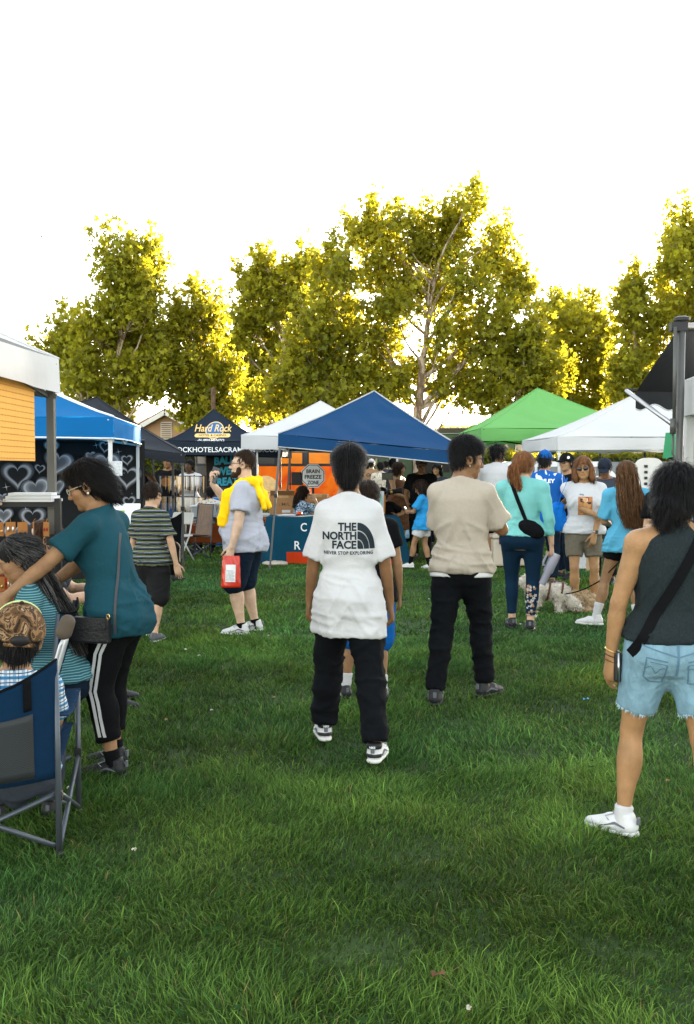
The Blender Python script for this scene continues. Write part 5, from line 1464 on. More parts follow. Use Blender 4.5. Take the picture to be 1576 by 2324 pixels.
p.hair(BLACKHAIR, n=3800, length=.035, width=.0011, thick=-.003, top=.03, low=-.015, ext=hairB, lift=.35, jit=.3, front=-.004)
b = MB(); b.ico(Vector(p.H(.086, .0, -.040)), .005); b.build('earring', SILVER, p.t, True)
p.shoes(SHOE_B, RUB_B)

# ------------------------------------------------------------------ 3 woman at the right, back view
kk = 1.555/1.75
p = Person('woman with black bob in charcoal sleeveless top and frayed denim shorts, right foreground', (1.335, 4.1, 0), -4, 1.555, 'f', 'gold', head=(-20, -8, 4), g=.0105, fine=.005, seed=5, wide=1.03, deep=1.02,
           feetL=(-.19, .05, .085), feetR=(.18, -.20, .085), toeL=52, toeR=-10, handL=(-.265, .05, .82), handR=(.30, .06, .84), elbL=(-1, -.5, 0), elbR=(1, -.5, 0), limb=1.0, group=GRP, curl=(.32, .32), palm=((.75, .3, 0), None), shoulders=.166, hs=1.03, lean=(.02, 0))
p.pants(F_DENIM, .72, .014, 1.03, None, amp=.007, sc=(8, 8, 9), name='denim_shorts', g=.010, thigh=.008, seat=.006)
shorts = p.pantso
# frayed hems
def fray(pp, frac, m, n=260, ln=.014, rad=.095):
    rng = np.random.default_rng(3); b = MB()
    for hp, kn in ((pp.hipR, pp.knR), (pp.hipL, pp.knL)):
        u = unit(kn - hp); c = hp + (kn - hp)*frac; a = unit(np.cross(u, A3(0, 1, 0))); w = np.cross(u, a)
        for i in range(n):
            t = rng.random()*2*math.pi; R = rad*(.97 + .05*rng.random()); q = c + (a*math.cos(t) + w*math.sin(t))*R - u*.006; e = q + u*ln*(.5 + rng.random()) + rng.normal(size=3)*.004
            s_ = rng.normal(size=3)*.0016
            b.add([q - s_, q + s_, e], [(0, 1, 2)])
    b.build('frayed_hem', m, pp.pantso)['kind'] = 'stuff'
th_r = np.interp(.72, [.6, 1], [.074*kk + .014 + .005, .056*kk + .014 + .008])
fray(p, .72, mat('fray', sr(170, 195, 205), .9), rad=th_r)
p.shirt(F_CHAR, .945, 0, .020, amp=.008, sc=(6, 6, 5), tank=True, neck=1.475, g=.010, name='sleeveless_top')
top = p.shirto
strap_on('bag_strap', p, [top, shorts], p.c(1.455) + A3(.105*kk, -.10, .0), (-.172, -.06, .79), (0, -1, 0), .042, .004, F_BLACK, 30, .004)
b = MB(); b.box((-.205, .03, .72), (.03, .06, .13)); bg_ = b.build('phone_pouch', m_black_plastic, p.t, False, .012)
b = MB(); b.tube([(-.205, -.005, .66), (-.205, -.005, .78)], .005, 6); b.build('metal_edge', SILVER, bg_, True)
# stitched yoke, seams and pockets of the denim
def seam(pts, w, m, name, dz=(0, -1, 0)):
    a = [Vector(q) for q in pts]; me = shorts.data; bvh = BVHTree.FromPolygons([v.co for v in me.vertices], [q.vertices for q in me.polygons]); d = Vector(dz); P_ = []; Nn = []
    for i in range(len(a) - 1):
        for j in range(6):
            x = a[i].lerp(a[i+1], j/6); h = bvh.ray_cast(x + d*.5, -d, 1.0)
            if h[0]: P_.append(h[0] + d*.0015); Nn.append(h[1] if h[1].dot(d) > 0 else d)
    if len(P_) > 2: band_strip(name, P_, Nn, w, .0012, m, shorts)
STITCH = mat('stitching', sr(84, 116, 138), .8); DPOCK = fabric('denim_pocket', sr(126, 166, 188), bump=.35, bscale=70, var=.16, vscale=26)
c0 = p.c(.93); cx = c0[0]
seam([(cx - .17*kk, 0, .945*kk), (cx - .08*kk, 0, .915*kk), (cx, 0, .890*kk), (cx + .08*kk, 0, .915*kk), (cx + .17*kk, 0, .945*kk)], .006, STITCH, 'yoke_seam')
seam([(cx, 0, .99*kk), (cx, 0, .90*kk), (cx, 0, .78*kk)], .009, STITCH, 'centre_seam')
seam([(cx - .19*kk, 0, .985*kk), (cx, 0, .965*kk), (cx + .19*kk, 0, .985*kk)], .005, STITCH, 'waistband_seam')
for sd in (-1, 1):
    X = lambda x: cx + sd*x*kk
    pk_ = [(X(.045), 0, .868*kk), (X(.135), 0, .885*kk), (X(.140), 0, .79*kk), (X(.11), 0, .765*kk), (X(.055), 0, .762*kk), (X(.045), 0, .868*kk)]
    seam(pk_, .006, STITCH, 'pocket_outline'); seam([(X(.046), 0, .852*kk), (X(.135), 0, .869*kk)], .003, STITCH, 'pocket_hem')
    seam([(X(.135), 0, .835*kk), (X(.118), 0, .845*kk), (X(.105), 0, .832*kk), (X(.093), 0, .808*kk), (X(.075), 0, .832*kk), (X(.060), 0, .838*kk), (X(.048), 0, .828*kk)], .0028, STITCH, 'pocket_arcs')
def hairC(v, H, q, R, E):
    E((0, -.02, .048), (.094, .116, .096), .02); E((0, -.060, -.020), (.092, .078, .060), .03); E((-.06, -.01, -.030), (.036, .055, .045), .03); E((.05, -.02, -.03), (.036, .045, .045), .03)
    E((-.015, -.120, -.045), (.060, .050, .045), .02); E((-.03, -.105, -.095), (.045, .036, .035), .02); E((.01, -.085, -.105), (.04, .03, .03), .02)
p.hair(BLACKHAIR, n=7000, length=.065, width=.0011, thick=.008, top=.012, low=-.05, ext=hairC, lift=.20, jit=.60, front=-.008, var=.6, side=.012, down=.5)
for sd in (1,):
    b = MB(); c = Vector(p.H(.082, -.005, -.052)); b.tube([c + Vector((0, .011*math.cos(t), .011*math.sin(t) - .008)) for t in np.linspace(0, 2*math.pi, 13)[:-1]], .0022, 6, close=True); b.build('hoop_earring', GOLD, p.t, True)
def bracelet(pp, side, m, t=.02, r=.034, th=.003, name='bracelet'):
    wr, u, n, w = pp.hd[side]; c = wr - u*t*pp.k; b = MB(); b.tube([Vector(c + (n*math.cos(a)*.8 + w*math.sin(a))*r*pp.k + u*.006*math.cos(a)) for a in np.linspace(0, 2*math.pi, 19)[:-1]], th, 6, close=True); b.build(name, m, pp.t, True)
bracelet(p, -1, GOLD, .03, .036); bracelet(p, -1, mat('cord_brown', (.06, .03, .02), .8), .005, .036, .002); bracelet(p, -1, mat('cord_brown', (.06, .03, .02), .8), -.02, .038, .0015)
p.socks(F_WHITE2, .055); p.shoes(SHOE_W, RUB_W)

# ------------------------------------------------------------------ 4 woman in teal leaning over
p = Person('woman in teal t-shirt and black capris with white side stripes leaning over', (-1.15, 5.02, 0), 76, 1.585, 'f', 'tan', head=(16, -20, 0), g=.0115, fine=.005, seed=6, wide=.98, deep=.95, belly=.010,
           feetL=(-.10, .0, .085), feetR=(.10, .09, .085), toeL=4, toeR=4, handL=(-.44, .56, .93), handR=(.06, .54, .98), elbL=(-1, -.3, -.5), elbR=(.6, -.4, -1), lean=(0, .10), hunch=.035, limb=1.02, group=GRP, curl=(.5, .5), shoulders=.175, hs=1.06)
p.pants(F_BLACK, 1.70, .016, 1.0, .066, amp=.006, name='capri_trousers')
pan = p.pantso
p.shirt(F_TEAL, .79, .66, .020, .076, .084, amp=.011, sc=(5, 5, 4), g=.0105, box=.13)
tee = p.shirto
def side_stripe(pp, m, off):
    me = pan.data; bvh = BVHTree.FromPolygons([v.co for v in me.vertices], [q.vertices for q in me.polygons]); P_ = []; Nn = []
    pts = [pp.hipL + A3(0, off, -.12), (pp.hipL + pp.knL)/2 + A3(0, off, 0), pp.knL + A3(0, off, 0), pp.knL + (pp.anL - pp.knL)*.69 + A3(0, off, 0)]
    for i in range(3):
        for j in range(10):
            x = Vector(pts[i]).lerp(Vector(pts[i+1]), j/10); h = bvh.ray_cast(x + Vector((-.5, 0, 0)), Vector((1, 0, 0)), 1)
            if h[0]: P_.append(h[0] + Vector((-.003, 0, 0))); Nn.append((-1, 0, 0))
    band_strip('side_stripe', P_, Nn, .016, .002, m, pan)
side_stripe(p, F_WHITE2, .010); side_stripe(p, F_WHITE2, -.017)
strap_on('bag_strap', p, tee, p.c(1.33) + A3(-.02, -.10, .02), p.c(.83) + A3(-.1, -.035, -.01), (-1, -.35, 0), .013, .003, mat('grey_strap', (.05, .05, .055), .6), 26, .004)
b = MB(); c = p.c(.80); b.box((c[0] - .235, c[1] + .045, .765), (.055, .20, .125)); hb = b.build('crossbody_bag', mat('black_leather', (.010, .011, .013), .4, .1, bump=.2, bscale=90), p.t, False, .012)
b = MB(); b.box((c[0] - .267, c[1] + .045, .80), (.008, .19, .06)); b.build('flap', MATS['black_leather'], hb, False, .003)
b = MB(); b.tube([(c[0] - .25, c[1] - .056 + .008*math.cos(t), .835 + .012*math.sin(t)) for t in np.linspace(0, 6.28, 11)[:-1]], .0025, 5, close=True); b.build('gold_ring', GOLD, hb, True)
def hairD(v, H, q, R, E):
    E((0, -.02, .05), (.088, .112, .094), .02); E((0, -.075, -.015), (.074, .068, .070), .03); E((0, -.085, -.07), (.05, .045, .045), .03); E((0, .055, .100), (.062, .050, .032), .03)
p.hair(BLACKHAIR, n=3000, length=.06, width=.0013, thick=.004, top=.012, ext=hairD, lift=.10, jit=.35, low=-.05, front=.0, var=.6, sweep=.5)
v = Vol(); v.ell(p.H(0, -.125, .0), A3(.022, .020, .055)*p.head_k, p.HR, .01); V, F = v.mesh(.008); link('hair_clip', mesh_np('hair_clip', V, F, ramp_mat('tortoise', [(0, (.02, .01, .005)), (.5, (.28, .10, .02))], 30, .3, 3)), p.t)
p.glasses(mat('pearl_frame', (.55, .50, .42), .3), lens=None)
b = MB(); b.ico(Vector(p.H(-.086, -.004, -.036)), .0065); b.build('earring', mat('pearl', (.8, .78, .74), .2), p.t, True)
p.socks(F_BLACK, .07); p.shoes(SHOE_B, RUB_B)

# ------------------------------------------------------------------ 5 seated woman with grey-streaked hair
p = Person('seated woman with long grey-streaked hair and striped teal cardigan looking down', (-1.40, 4.92, 0), 100, 1.49, 'f', 'tan', head=(0, -24, 0), g=.0115, fine=.005, seed=12, wide=1.02, deep=1.02, belly=.01, hip=(0, 0, .60),
           feetL=(-.12, .52, .085), feetR=(.14, .50, .085), kneeL=(-.2, .4, 1), kneeR=(.2, .4, 1), handL=(-.10, .40, .78), handR=(.14, .40, .78), elbL=(-1, -.3, -.6), elbR=(1, -.3, -.6), lean=(0, .15), hunch=.07, limb=1.0, group=GRP, hs=1.04)
p.pants(F_NAVY, 1.95, .02, 1.0)
F_TSTR = stripes_mat('teal_stripe', sr(44, 92, 104), [(0, .0035, sr(120, 160, 165))], .0115)
p.shirt(F_TSTR, .91, .92, .028, .080, .090, amp=.014, sc=(6, 6, 4), g=.0105, name='striped_cardigan')
p.hair((.016, .016, .018), n=3600, length=.09, width=.0011, thick=.004, top=.006, grey=.35, lift=.03, jit=.10, var=.5, front=-.006, down=.5, sweep=.9, yfront=.03)
H = p.H
gs = []
for a in np.linspace(-1.1, 1.1, 11):
    x = math.sin(a); y = -math.cos(a); e = p.c(1.22)
    gs.append([H(x*.085, y*.10 + .0, .03), H(x*.092, y*.112, -.05), p.c(1.43) + A3(x*.11, y*.12 - .0, .02), p.c(1.28) + A3(x*.12, y*.15, 0), p.c(1.05) + A3(x*.09, y*.17, 0)])
p.long_hair((.018, .017, .018), gs, 2600, .0015, .008, grey=.33)
p.glasses(m_black_plastic, lens=mat('sun_lens', (.01, .01, .012), .12, .0, spec=.7), name='sunglasses', up=.075)
p.shoes(SHOE_B, RUB_B)

# ------------------------------------------------------------------ 6 seated person in camouflage cap
F_PLAID = stripes_mat('plaid', sr(205, 212, 218), [(0, .012, sr(60, 120, 160)), (.020, .024, sr(30, 60, 90))], .034, 2, other=(0, .034, [(0, .012, (*sr(50, 110, 150), .55)), (.020, .024, (*sr(25, 50, 80), .6))]))
p = Person('person in camouflage cap and plaid shirt seated in the nearest camp chair', (-1.335, 3.97, 0), 14, 1.28, 'm', 'tan', head=(6, 14, 6), g=.0125, fine=.006, seed=14, wide=1.2, hip=(0, .06, .42), feetL=(-.15, .52, .085), feetR=(.15, .52, .085), kneeL=(-.1, .4, 1), kneeR=(.1, .4, 1),
           handL=(-.10, .44, .70), handR=(.10, .44, .70), elbL=(-.5, -.3, -1), elbR=(.5, -.3, -1), shoulders=.165, lean=(0, -.02), group=GRP, hs=1.50)
p.pants(F_DKGREY, 1.9, .02, 1.0); p.shirt(F_PLAID, .92, .8, .014, amp=.008)
p.hair(BLACKHAIR, n=500, length=.03, thick=-.002, low=-.06)
F_CAMO = ramp_mat('camouflage', [(0, (.028, .016, .010)), (.40, (.10, .055, .025)), (.50, (.24, .14, .07)), (.56, (.055, .032, .018)), (.64, (.33, .22, .13)), (.70, (.16, .08, .03))], 16, .85, 6)
p.cap(F_CAMO, True, False, mat('pale_green_cloth', sr(190, 205, 140), .85))
v = Vol(); v.ell(p.H(0, -.011, .045), A3(.098, .118, .108)*p.head_k, p.HR, .01); v.cut(p.H(0, .030, .08), p.HR @ A3(0, -1, -.35)); v.cut(p.H(0, 0, .03), p.HR @ A3(0, 0, -1)); V, F = v.mesh(.008); link('front_panel', mesh_np('front_panel', V, F, MATS['pale_green_cloth']), p.capo)
v = Vol(); v.ell(p.H(0, -.122, .050), A3(.036, .016, .022)*p.head_k, p.HR, .01); V, F = v.mesh(.007); link('strap_opening', mesh_np('strap_opening', V, F, mat('hair_gap', BLACKHAIR, .6)), p.capo)
v = Vol(); v.bone(p.H(-.05, -.120, .032), p.H(.05, -.120, .032), (.009, .009), .004); V, F = v.mesh(.006); link('cap_strap', mesh_np('cap_strap', V, F, F_CAMO), p.capo)
p.shoes(SHOE_B, RUB_B)

# ------------------------------------------------------------------ 7 boy in stripes
F_STRIPE = stripes_mat('navy_stripe', sr(18, 30, 46), [(.004, .0085, sr(170, 170, 172)), (.0155, .019, sr(150, 160, 60)), (.034, .0365, sr(110, 115, 120))], .0405, warp=.02)
q_ = gd(345, 1452)
p = Person('boy in navy striped t-shirt and black shorts walking away', (q_.x, q_.y, 0), -12, 1.40, 'm', 'light', head=(-12, -14, -4), g=.0115, fine=.0055, seed=17, hs=1.12, shoulders=.160, wide=.94,
           feetL=(-.10, .20, .085), feetR=(.09, -.12, .085), handL=(-.25, .10, .82), handR=(.33, -.03, .80), elbL=(-.6, -1, 0), elbR=(.8, -1, 0), limb=.95, group=GRP, curl=(.3, .25), palm=(None, (-.3, .9, 0)), neck=1.1)
p.pants(fabric('black_cargo', (.014, .014, .015), bump=.4, bscale=24), 1.14, .034, 1.0, .085, amp=.010, name='shorts', thigh=.012)
p.shirt(F_STRIPE, .86, .80, .020, .074, .080, amp=.013, sc=(6, 6, 5), g=.009)
p.hair(DARKBROWN, n=1800, length=.028, width=.0022, thick=-.002, top=.010, low=-.035, lift=.35, jit=.3)
p.shoes(SHOE_G, RUB_W)

# ------------------------------------------------------------------ 8 man on the phone with yellow jacket over his shoulders
q_ = gd(560, 1436)
p = Person('bearded man in grey t-shirt holding a phone and a red pouch, yellow shirt over shoulders', (q_.x, q_.y, 0), 82, 1.70, 'm', 'fair', head=(8, 2, 0), g=.012, fine=.005, seed=21, wide=1.16, deep=1.18, belly=.07,
           feetL=(-.12, .02, .085), feetR=(.12, -.06, .085), toeL=2, toeR=0, handL=(-.33, .06, .83), handR=(.10, .36, 1.44), elbL=(-.5, -1, 0), elbR=(.5, .3, -1), limb=1.15, group=GRP, curl=(1.0, .75), grip=(.25, .2), palm=((.8, .5, 0), (-.2, -1, .1)), hs=1.09, handdir=(None, (-.15, .05, 1)), shoulders=.18)
BEARD = (.035, .018, .010)
p.pants(F_NAVY, 1.12, .030, 1.0, .095, amp=.010, name='shorts', thigh=.015)
p.shirt(F_GREY, .80, .74, .028, .084, .092, amp=.015, sc=(5, 5, 4), flare=.004)
p.hair((.030, .017, .010), n=1500, length=.028, width=.0022, thick=-.009, top=.014, low=-.005, lift=.3, jit=.3, front=.006)
v = Vol(); q = p.head_k
E = lambda c, r, kk=.012, op='u': v.ell(p.H(*c), A3(*r)*q, p.HR, kk*q, op)
E((0, .046, -.078), (.056, .050, .040)); E((0, .078, -.098), (.028, .024, .024)); E((0, .092, -.041), (.028, .013, .007), .008)
for sd in (-1, 1): E((sd*.052, .028, -.05), (.018, .026, .042))
E((0, .100, -.058), (.021, .014, .0085), .006, 's')
V, F = v.mesh(.0065); N = vnormals(V, F); V = V + N*(.004*(noise3(V*160, 4) - .5))[:, None]
link('beard', mesh_np('beard', V, F, M_HAIR, True, np.array(BEARD)[None]*(.7 + .7*noise3(V*200, 3))[:, None]), p.t)
p.glasses(m_black_plastic)
# yellow shirt draped round the shoulders
v = Vol(); k = p.k; nb = p.neck
cN = nb + A3(0, -.02, -.01)
for sg, S_ in ((-1, p.shL), (1, p.shR)):
    v.bone(cN + A3(sg*.07, -.04, .012), S_ + A3(-sg*.03, .0, .042), (.034, .040), .03)
    v.bone(S_ + A3(-sg*.04, .03, .035), S_ + A3(-sg*.02, .15, -.06), [(0, .046), (1, .046)], .03, ax=(sg*1, 0, .3), ratio=.55)
    v.bone(S_ + A3(-sg*.02, .14, -.05), S_ + A3(sg*.01, .19, -.34), [(0, .050), (.6, .046), (1, .038)], .02, ax=(1, 0, 0), ratio=.5, flat1=True)
    v.bone(cN + A3(sg*.07, -.09, .0), cN + A3(sg*.10, -.185, -.24), [(0, .042), (.5, .062), (1, .036)], .03, ax=(0, 1, 0), ratio=.45, flat1=True)
v.bone(cN + A3(-.10, -.085, .015), cN + A3(.10, -.085, .015), (.034, .034), .04)
V, F = v.mesh(.011); V = wrinkle(V, F, .018, (9, 9, 4), 4); V = wrinkle(V, F, .009, (20, 20, 8), 8); link('draped_shirt', mesh_np('draped_shirt', V, F, F_YELLOW), p.t)
b = MB()
wr, u, n, w = p.hd[1]; c = Vector(wr + u*.085*k + n*.028*k + w*.01)
b.box((0, 0, 0), (.010, .075, .155)); ph = b.build('phone', mat('phone_black', (.008, .008, .010), .25, .05, spec=.6), None, False, .004)
pm = p.t.matrix_basis.copy()
ph.matrix_basis = Matrix.LocRotScale(p.t.location, p.t.rotation_euler, None) @ Matrix.LocRotScale(c, Euler((.35, .15, .4)), None); tag(ph, 'black mobile phone held up by the bearded man', 'phone')
# red pouch
wl_, ul, nl_, wl2 = p.hd[-1]
def pouch():
    V = []; F = []; n = 12; m = 14; W, Hh = .18, .285
    for sgn in (-1, 1):
        for j in range(m + 1):
            for i in range(n + 1):
                x = (i/n - .5)*W*(1 - .10*(j/m)); z = -Hh*(j/m) if True else 0
                th = .034*math.sin(math.pi*i/n)**.6*(min(1, j/m*1.4))**.8*sgn + .004*math.sin(i*2.1 + j*1.3)
                V.append((th, (i/n - .5)*W*(.88 + .12*j/m), -Hh*j/m))
    for s_ in range(2):
        o = s_*(n+1)*(m+1)
        for j in range(m):
            for i in range(n):
                a = o + j*(n+1) + i; f = (a, a+1, a+n+2, a+n+1); F.append(f if s_ else f[::-1])
    o = (n+1)*(m+1); a = m*(n+1)
    for i in range(n): F.append((a+i, a+i+1, o+a+i+1, o+a+i))
    t = thing('snack_pouch', 'shiny red resealable pouch with white label in the bearded man\'s hand', 'pouch')
    po = MB().add(V, F).build('bag', mat('red_foil', sr(196, 40, 14), .28, .12, 8, .35, 14, spec=.6), t, True)
    wv = p.t.matrix_basis if False else (Matrix.LocRotScale(p.t.location, p.t.rotation_euler, None) @ Vector(wl_ + ul*.10*k))
    t.location = Vector((wv.x + .02, wv.y - .03, wv.z + .015)); t.rotation_euler = (0, .05, math.radians(86))
    lab = [(-.045, -.235), (.045, -.235), (.045, -.08), (-.045, -.08)]
    lo = project_print('label', np.array([(x, y, 0) for x, y in lab]), [(0, 1, 2, 3)], mat('label_white', (.72, .72, .72), .5, .05), po, (0, 0, 0), (0, 1, 0), (0, 0, 1), .012, .004)
    lo2 = project_print('label', np.array([(x, y, 0) for x, y in lab]), [(0, 1, 2, 3)], MATS['label_white'], po, (0, 0, 0), (0, -1, 0), (0, 0, 1), .012, .004)
    lines = []
    for i in range(9):
        y = -.135 - i*.0105; x1 = .036 if i % 3 else .024; lines.append((np.array([(-.04, y, 0), (x1, y, 0), (x1, y + .0035, 0), (-.04, y + .0035, 0)]), [(0, 1, 2, 3)]))
    V2, F2 = merge2(lines)
    project_print('label_print', V2, F2, mat('grey_ink', (.25, .25, .27), .7), po, (0, 0, 0), (0, -1, 0), (0, 0, 1), .012, .0055)
pouch()
p.socks(F_BLACK, .035); p.shoes(SHOE_W, RUB_W)

# ------------------------------------------------------------------ 9 kid hidden behind the central man
p = Person('child in black t-shirt and blue shorts half hidden behind the man in white', (.135, 6.62, 0), 4, 1.45, 'm', 'tan', head=(-14, -6, 0), g=.0125, fine=.006, seed=25, hs=1.12, feetL=(-.17, .06, .085), feetR=(.12, -.05, .085), handL=(-.25, .06, .80), handR=(.27, .05, .83), elbR=(.7, -1, 0), limb=.95, group=GRP, palm=(None, (-.9, .2, 0)))
p.pants(fabric('cobalt', sr(16, 92, 168), bump=.3), 1.06, .036, 1.0, .085, amp=.01, name='shorts', thigh=.015); p.shirt(F_BLACK, .80, .55, .026)
p.hair(DARKBROWN, n=1800, length=.05, thick=.004, low=-.05, lift=.06); p.socks(F_WHITE2, .12); p.shoes(SHOE_B, RUB_B)

# ------------------------------------------------------------------ 10 woman in mint
q_ = gd(1184, 1428)
p = Person('woman in mint long-sleeve top and navy leggings carrying a grey tumbler', (q_.x, q_.y, 0), -16, 1.705, 'f', 'light', head=(-34, -8, 0), g=.0115, fine=.0055, seed=31, wide=1.14, deep=1.12,
           feetL=(-.10, .05, .085), feetR=(.09, -.06, .085), toeL=18, toeR=-4, handL=(-.02, .26, 1.02), handR=(.29, .0, .80), elbL=(-1, -.4, -.4), elbR=(.8, -1, 0), group=GRP, curl=(.5, .9), grip=(0, .2), palm=(None, (-.9, .3, 0)), limb=1.06, shoulders=.178)
F_LEG = fabric('navy_legging', sr(14, 38, 58), bump=.12, bscale=30)
p.pants(F_LEG, 1.86, .006, 1.03, .044, amp=.003, name='leggings', seat=.012); leg = p.pantso
p.shirt(F_MINT, .93, 1.97, .014, .062, .036, amp=.011, sc=(6, 6, 6), g=.0105, tuck=.004); tp = p.shirto
strap_on('sling_strap', p, tp, p.c(1.46) + A3(-.10, -.1, .0), p.c(1.02) + A3(.07, -.1, 0), (0, -1, 0), .036, .004, F_BLACK, 24, .004)
v = Vol(); c = p.c(1.0); v.ell(c + A3(.10, -.135, .0), (.13, .045, .075), frame(0, 0, 25), .02); V, F = v.mesh(.011); link('sling_bag', mesh_np('sling_bag', wrinkle(V, F, .006, (12, 12, 12), 2), F, F_BLACK), p.t)
def floral():
    rng = np.random.default_rng(5); parts = {0: [], 1: []}
    for i in range(46):
        y = .14 + rng.random()**1.2*.30; x = rng.normal()*.022*(1.4 - y); r_ = .006 + .007*rng.random(); a0 = rng.random()*3
        pet = []
        for kx in range(5):
            a = a0 + kx*1.257; pet.append((np.array([(x, y, 0), (x + r_*math.cos(a - .4), y + r_*math.sin(a - .4), 0), (x + 1.5*r_*math.cos(a), y + 1.5*r_*math.sin(a), 0), (x + r_*math.cos(a + .4), y + r_*math.sin(a + .4), 0)]), [(0, 1, 2, 3)]))
        parts[int(rng.random() < .45)] += pet
    o = (p.anR[0], 0, 0)
    for i, m in ((0, mat('flower_white', (.62, .60, .58), .8)), (1, mat('flower_rust', (.42, .24, .14), .8))):
        V, F = merge2(parts[i]); project_print('flower_print', V, F, m, leg, o, (1, 0, 0), (0, 0, 1), .05, .003)
floral()
def pony(v, H, q, R, E): E((0, -.02, .045), (.088, .108, .092), .02); E((0, -.10, .02), (.045, .05, .05), .03)
AUB = (.20, .085, .034)
p.hair(AUB, side=.02, n=2200, length=.07, width=.0022, thick=.002, top=.004, low=-.03, ext=pony, lift=.03, jit=.12, var=.8, down=.7)
H = p.H; gs = [[H(x*.02, -.125, .03), H(x*.045, -.165, -.04), H(x*.055, -.145, -.13), H(x*.05 + .02, -.12, -.21), H(x*.03 + .03, -.105, -.27)] for x in np.linspace(-1, 1, 7)]
p.long_hair(AUB, gs, 700, .0030, .010, var=1.0)
p.shoes(SHOE_B, RUB_B)
# tumbler
wr, u, n, w = p.hd[1]
Mw = Matrix.LocRotScale(p.t.location, p.t.rotation_euler, None)
def tumbler():
    c = Mw @ Vector(wr + u*.095*p.k + n*.02)
    t = thing('tumbler', 'light grey insulated tumbler with handle in the mint woman\'s hand', 'tumbler', c); t.rotation_euler = (.1, math.radians(24), .35)
    m = mat('tumbler_grey', sr(150, 150, 165), .45, .04)
    b = MB(); b.lathe([(.030, -.27), (.034, -.262), (.036, -.15), (.048, -.135), (.050, .03), (.049, .035), (.047, .03), (.046, .0)], 24, (.055, 0, -.03)); b.build('cup', m, t, 'auto')
    b = MB(); b.lathe([(.046, .03), (.048, .045), (.044, .052), (.01, .054)], 24, (.055, 0, -.03)); b.build('lid', mat('clear_lid', (.35, .35, .38), .15, spec=.6), t, 'auto')
    b = MB(); b.tube([(.008, 0, 0), (-.022, 0, .004), (-.032, 0, -.02), (-.032, 0, -.10), (-.020, 0, -.125), (.010, 0, -.125)], .0115, 8); b.build('handle', m, t, True)
tumbler()

# ------------------------------------------------------------------ 11 woman with sunglasses
q_ = gd(1322, 1384)
p = Person('woman with sunglasses in white dog-print t-shirt and khaki shorts facing the camera', (q_.x, q_.y, 0), 172, 1.665, 'f', 'gold', head=(-8, -2, 6), g=.0115, fine=.005, seed=41, wide=1.08, deep=1.05,
           feetL=(-.13, .0, .085), feetR=(.09, .04, .085), handR=(-.17, .23, 1.075), handL=(-.10, .20, .84), elbR=(1, .1, -.8), elbL=(-1, -.2, -.3), group=GRP, curl=(.45, .5), palm=((.5, -.8, 0), (0, -1, -.3)), handdir=((.15, .1, -1), (-1, .05, -.1)), hs=1.06, limb=.96)
p.brow = (.1, .05, .03)
p.pants(F_KHAKI, .70, .016, 1.0, None, amp=.008, name='khaki_shorts', thigh=.010); fray(p, .70, mat('khaki_fray', (.2, .18, .15), .9), 160, .008, np.interp(.70, [.6, 1], [.074*p.k*.96 + .016 + .006, .056*p.k + .016 + .010]))
p.shirt(F_WHITE, .885, .76, .026, .078, .086, amp=.012, sc=(6, 6, 5), flare=.004); tp = p.shirto
def dogs_print():
    rng = np.random.default_rng(2); zc = p.zs(1.20); cols = [sr(190, 130, 80), sr(140, 84, 48), sr(225, 205, 180), sr(60, 50, 46), sr(205, 150, 100)]
    x0 = -.005
    V = np.array([(-.075, -.10, 0), (.075, -.10, 0), (.075, .10, 0), (-.075, .10, 0)]); project_print('print_ground', V, [(0, 1, 2, 3)], mat('print_brown', sr(176, 118, 74), .9), tp, (x0, 0, zc), (-1, 0, 0), (0, 0, 1), .02, .003)
    for i in range(5):
        parts = []
        for j in range(3):
            cx_, cy_ = rng.uniform(-.055, .055), rng.uniform(-.08, .08); v_, f_ = ring_poly(0, .016 + .010*rng.random(), 0, 2*math.pi, 12, (cx_, cy_)); parts.append((v_, f_))
            for sg in (-1, 1): parts.append(ring_poly(0, .008, 0, 2*math.pi, 8, (cx_ + sg*.016, cy_ + .014)))
        V, F = merge2(parts); project_print('print_patch', V, F, mat('print_patch_%d' % i, cols[i], .9), tp, (x0, 0, zc), (-1, 0, 0), (0, 0, 1), .03, .0035 + .0005*i)
    T = fit(text_np('dog', 1, .01), .045, .022, -.06, .112); project_print('lettering', *T, INK, tp, (x0, 0, zc), (-1, 0, 0), (0, 0, 1), .02, .003)
dogs_print()
HB = (.14, .06, .025)
def bob(v, H, q, R, E):
    for sd in (-1, 1): E((sd*.082, .0, -.035), (.030, .055, .085), .03); E((sd*.086, .01, -.10), (.028, .048, .05), .03)
    E((0, -.06, -.06), (.085, .06, .09), .03)
p.hair(HB, n=2200, length=.08, width=.0022, thick=.004, top=.006, low=-.06, ext=bob, lift=.02, jit=.1, var=.9, front=-.016, side=.01, sweep=.5, down=.7)
p.glasses(m_black_plastic, lens=mat('black_lens', (.006, .006, .008), .15, 0, spec=.6), name='sunglasses')
b = MB()
for sd in (-1, 1): b.ico(Vector(p.H(sd*.032, .101, .004)), (.031*p.head_k, .010*p.head_k, .021*p.head_k), Matrix(p.HR.tolist()))
b.build('sunglass_lens', MATS['black_lens'], p.t, True)
wr, u, n, w = p.hd[-1]
b = MB(); c = Vector(wr - u*.025); b.tube([c + Vector((n*math.cos(a)*.028 + w*math.sin(a)*.034)*1.0) for a in np.linspace(0, 2*math.pi, 17)[:-1]], .006, 6, close=True); wa = b.build('watch', mat('watch_band', (.55, .52, .48), .5), p.t, True)
b = MB(); Rw = Matrix((Vector(w), Vector(-n), Vector(u))).transposed(); b.box(c - Vector(n)*.033, (.034, .010, .038), Rw); b.build('watch_face', mat('phone_black', (.01, .01, .01), .2), wa, False, .003)
p.shoes(SHOE_W, RUB_W)
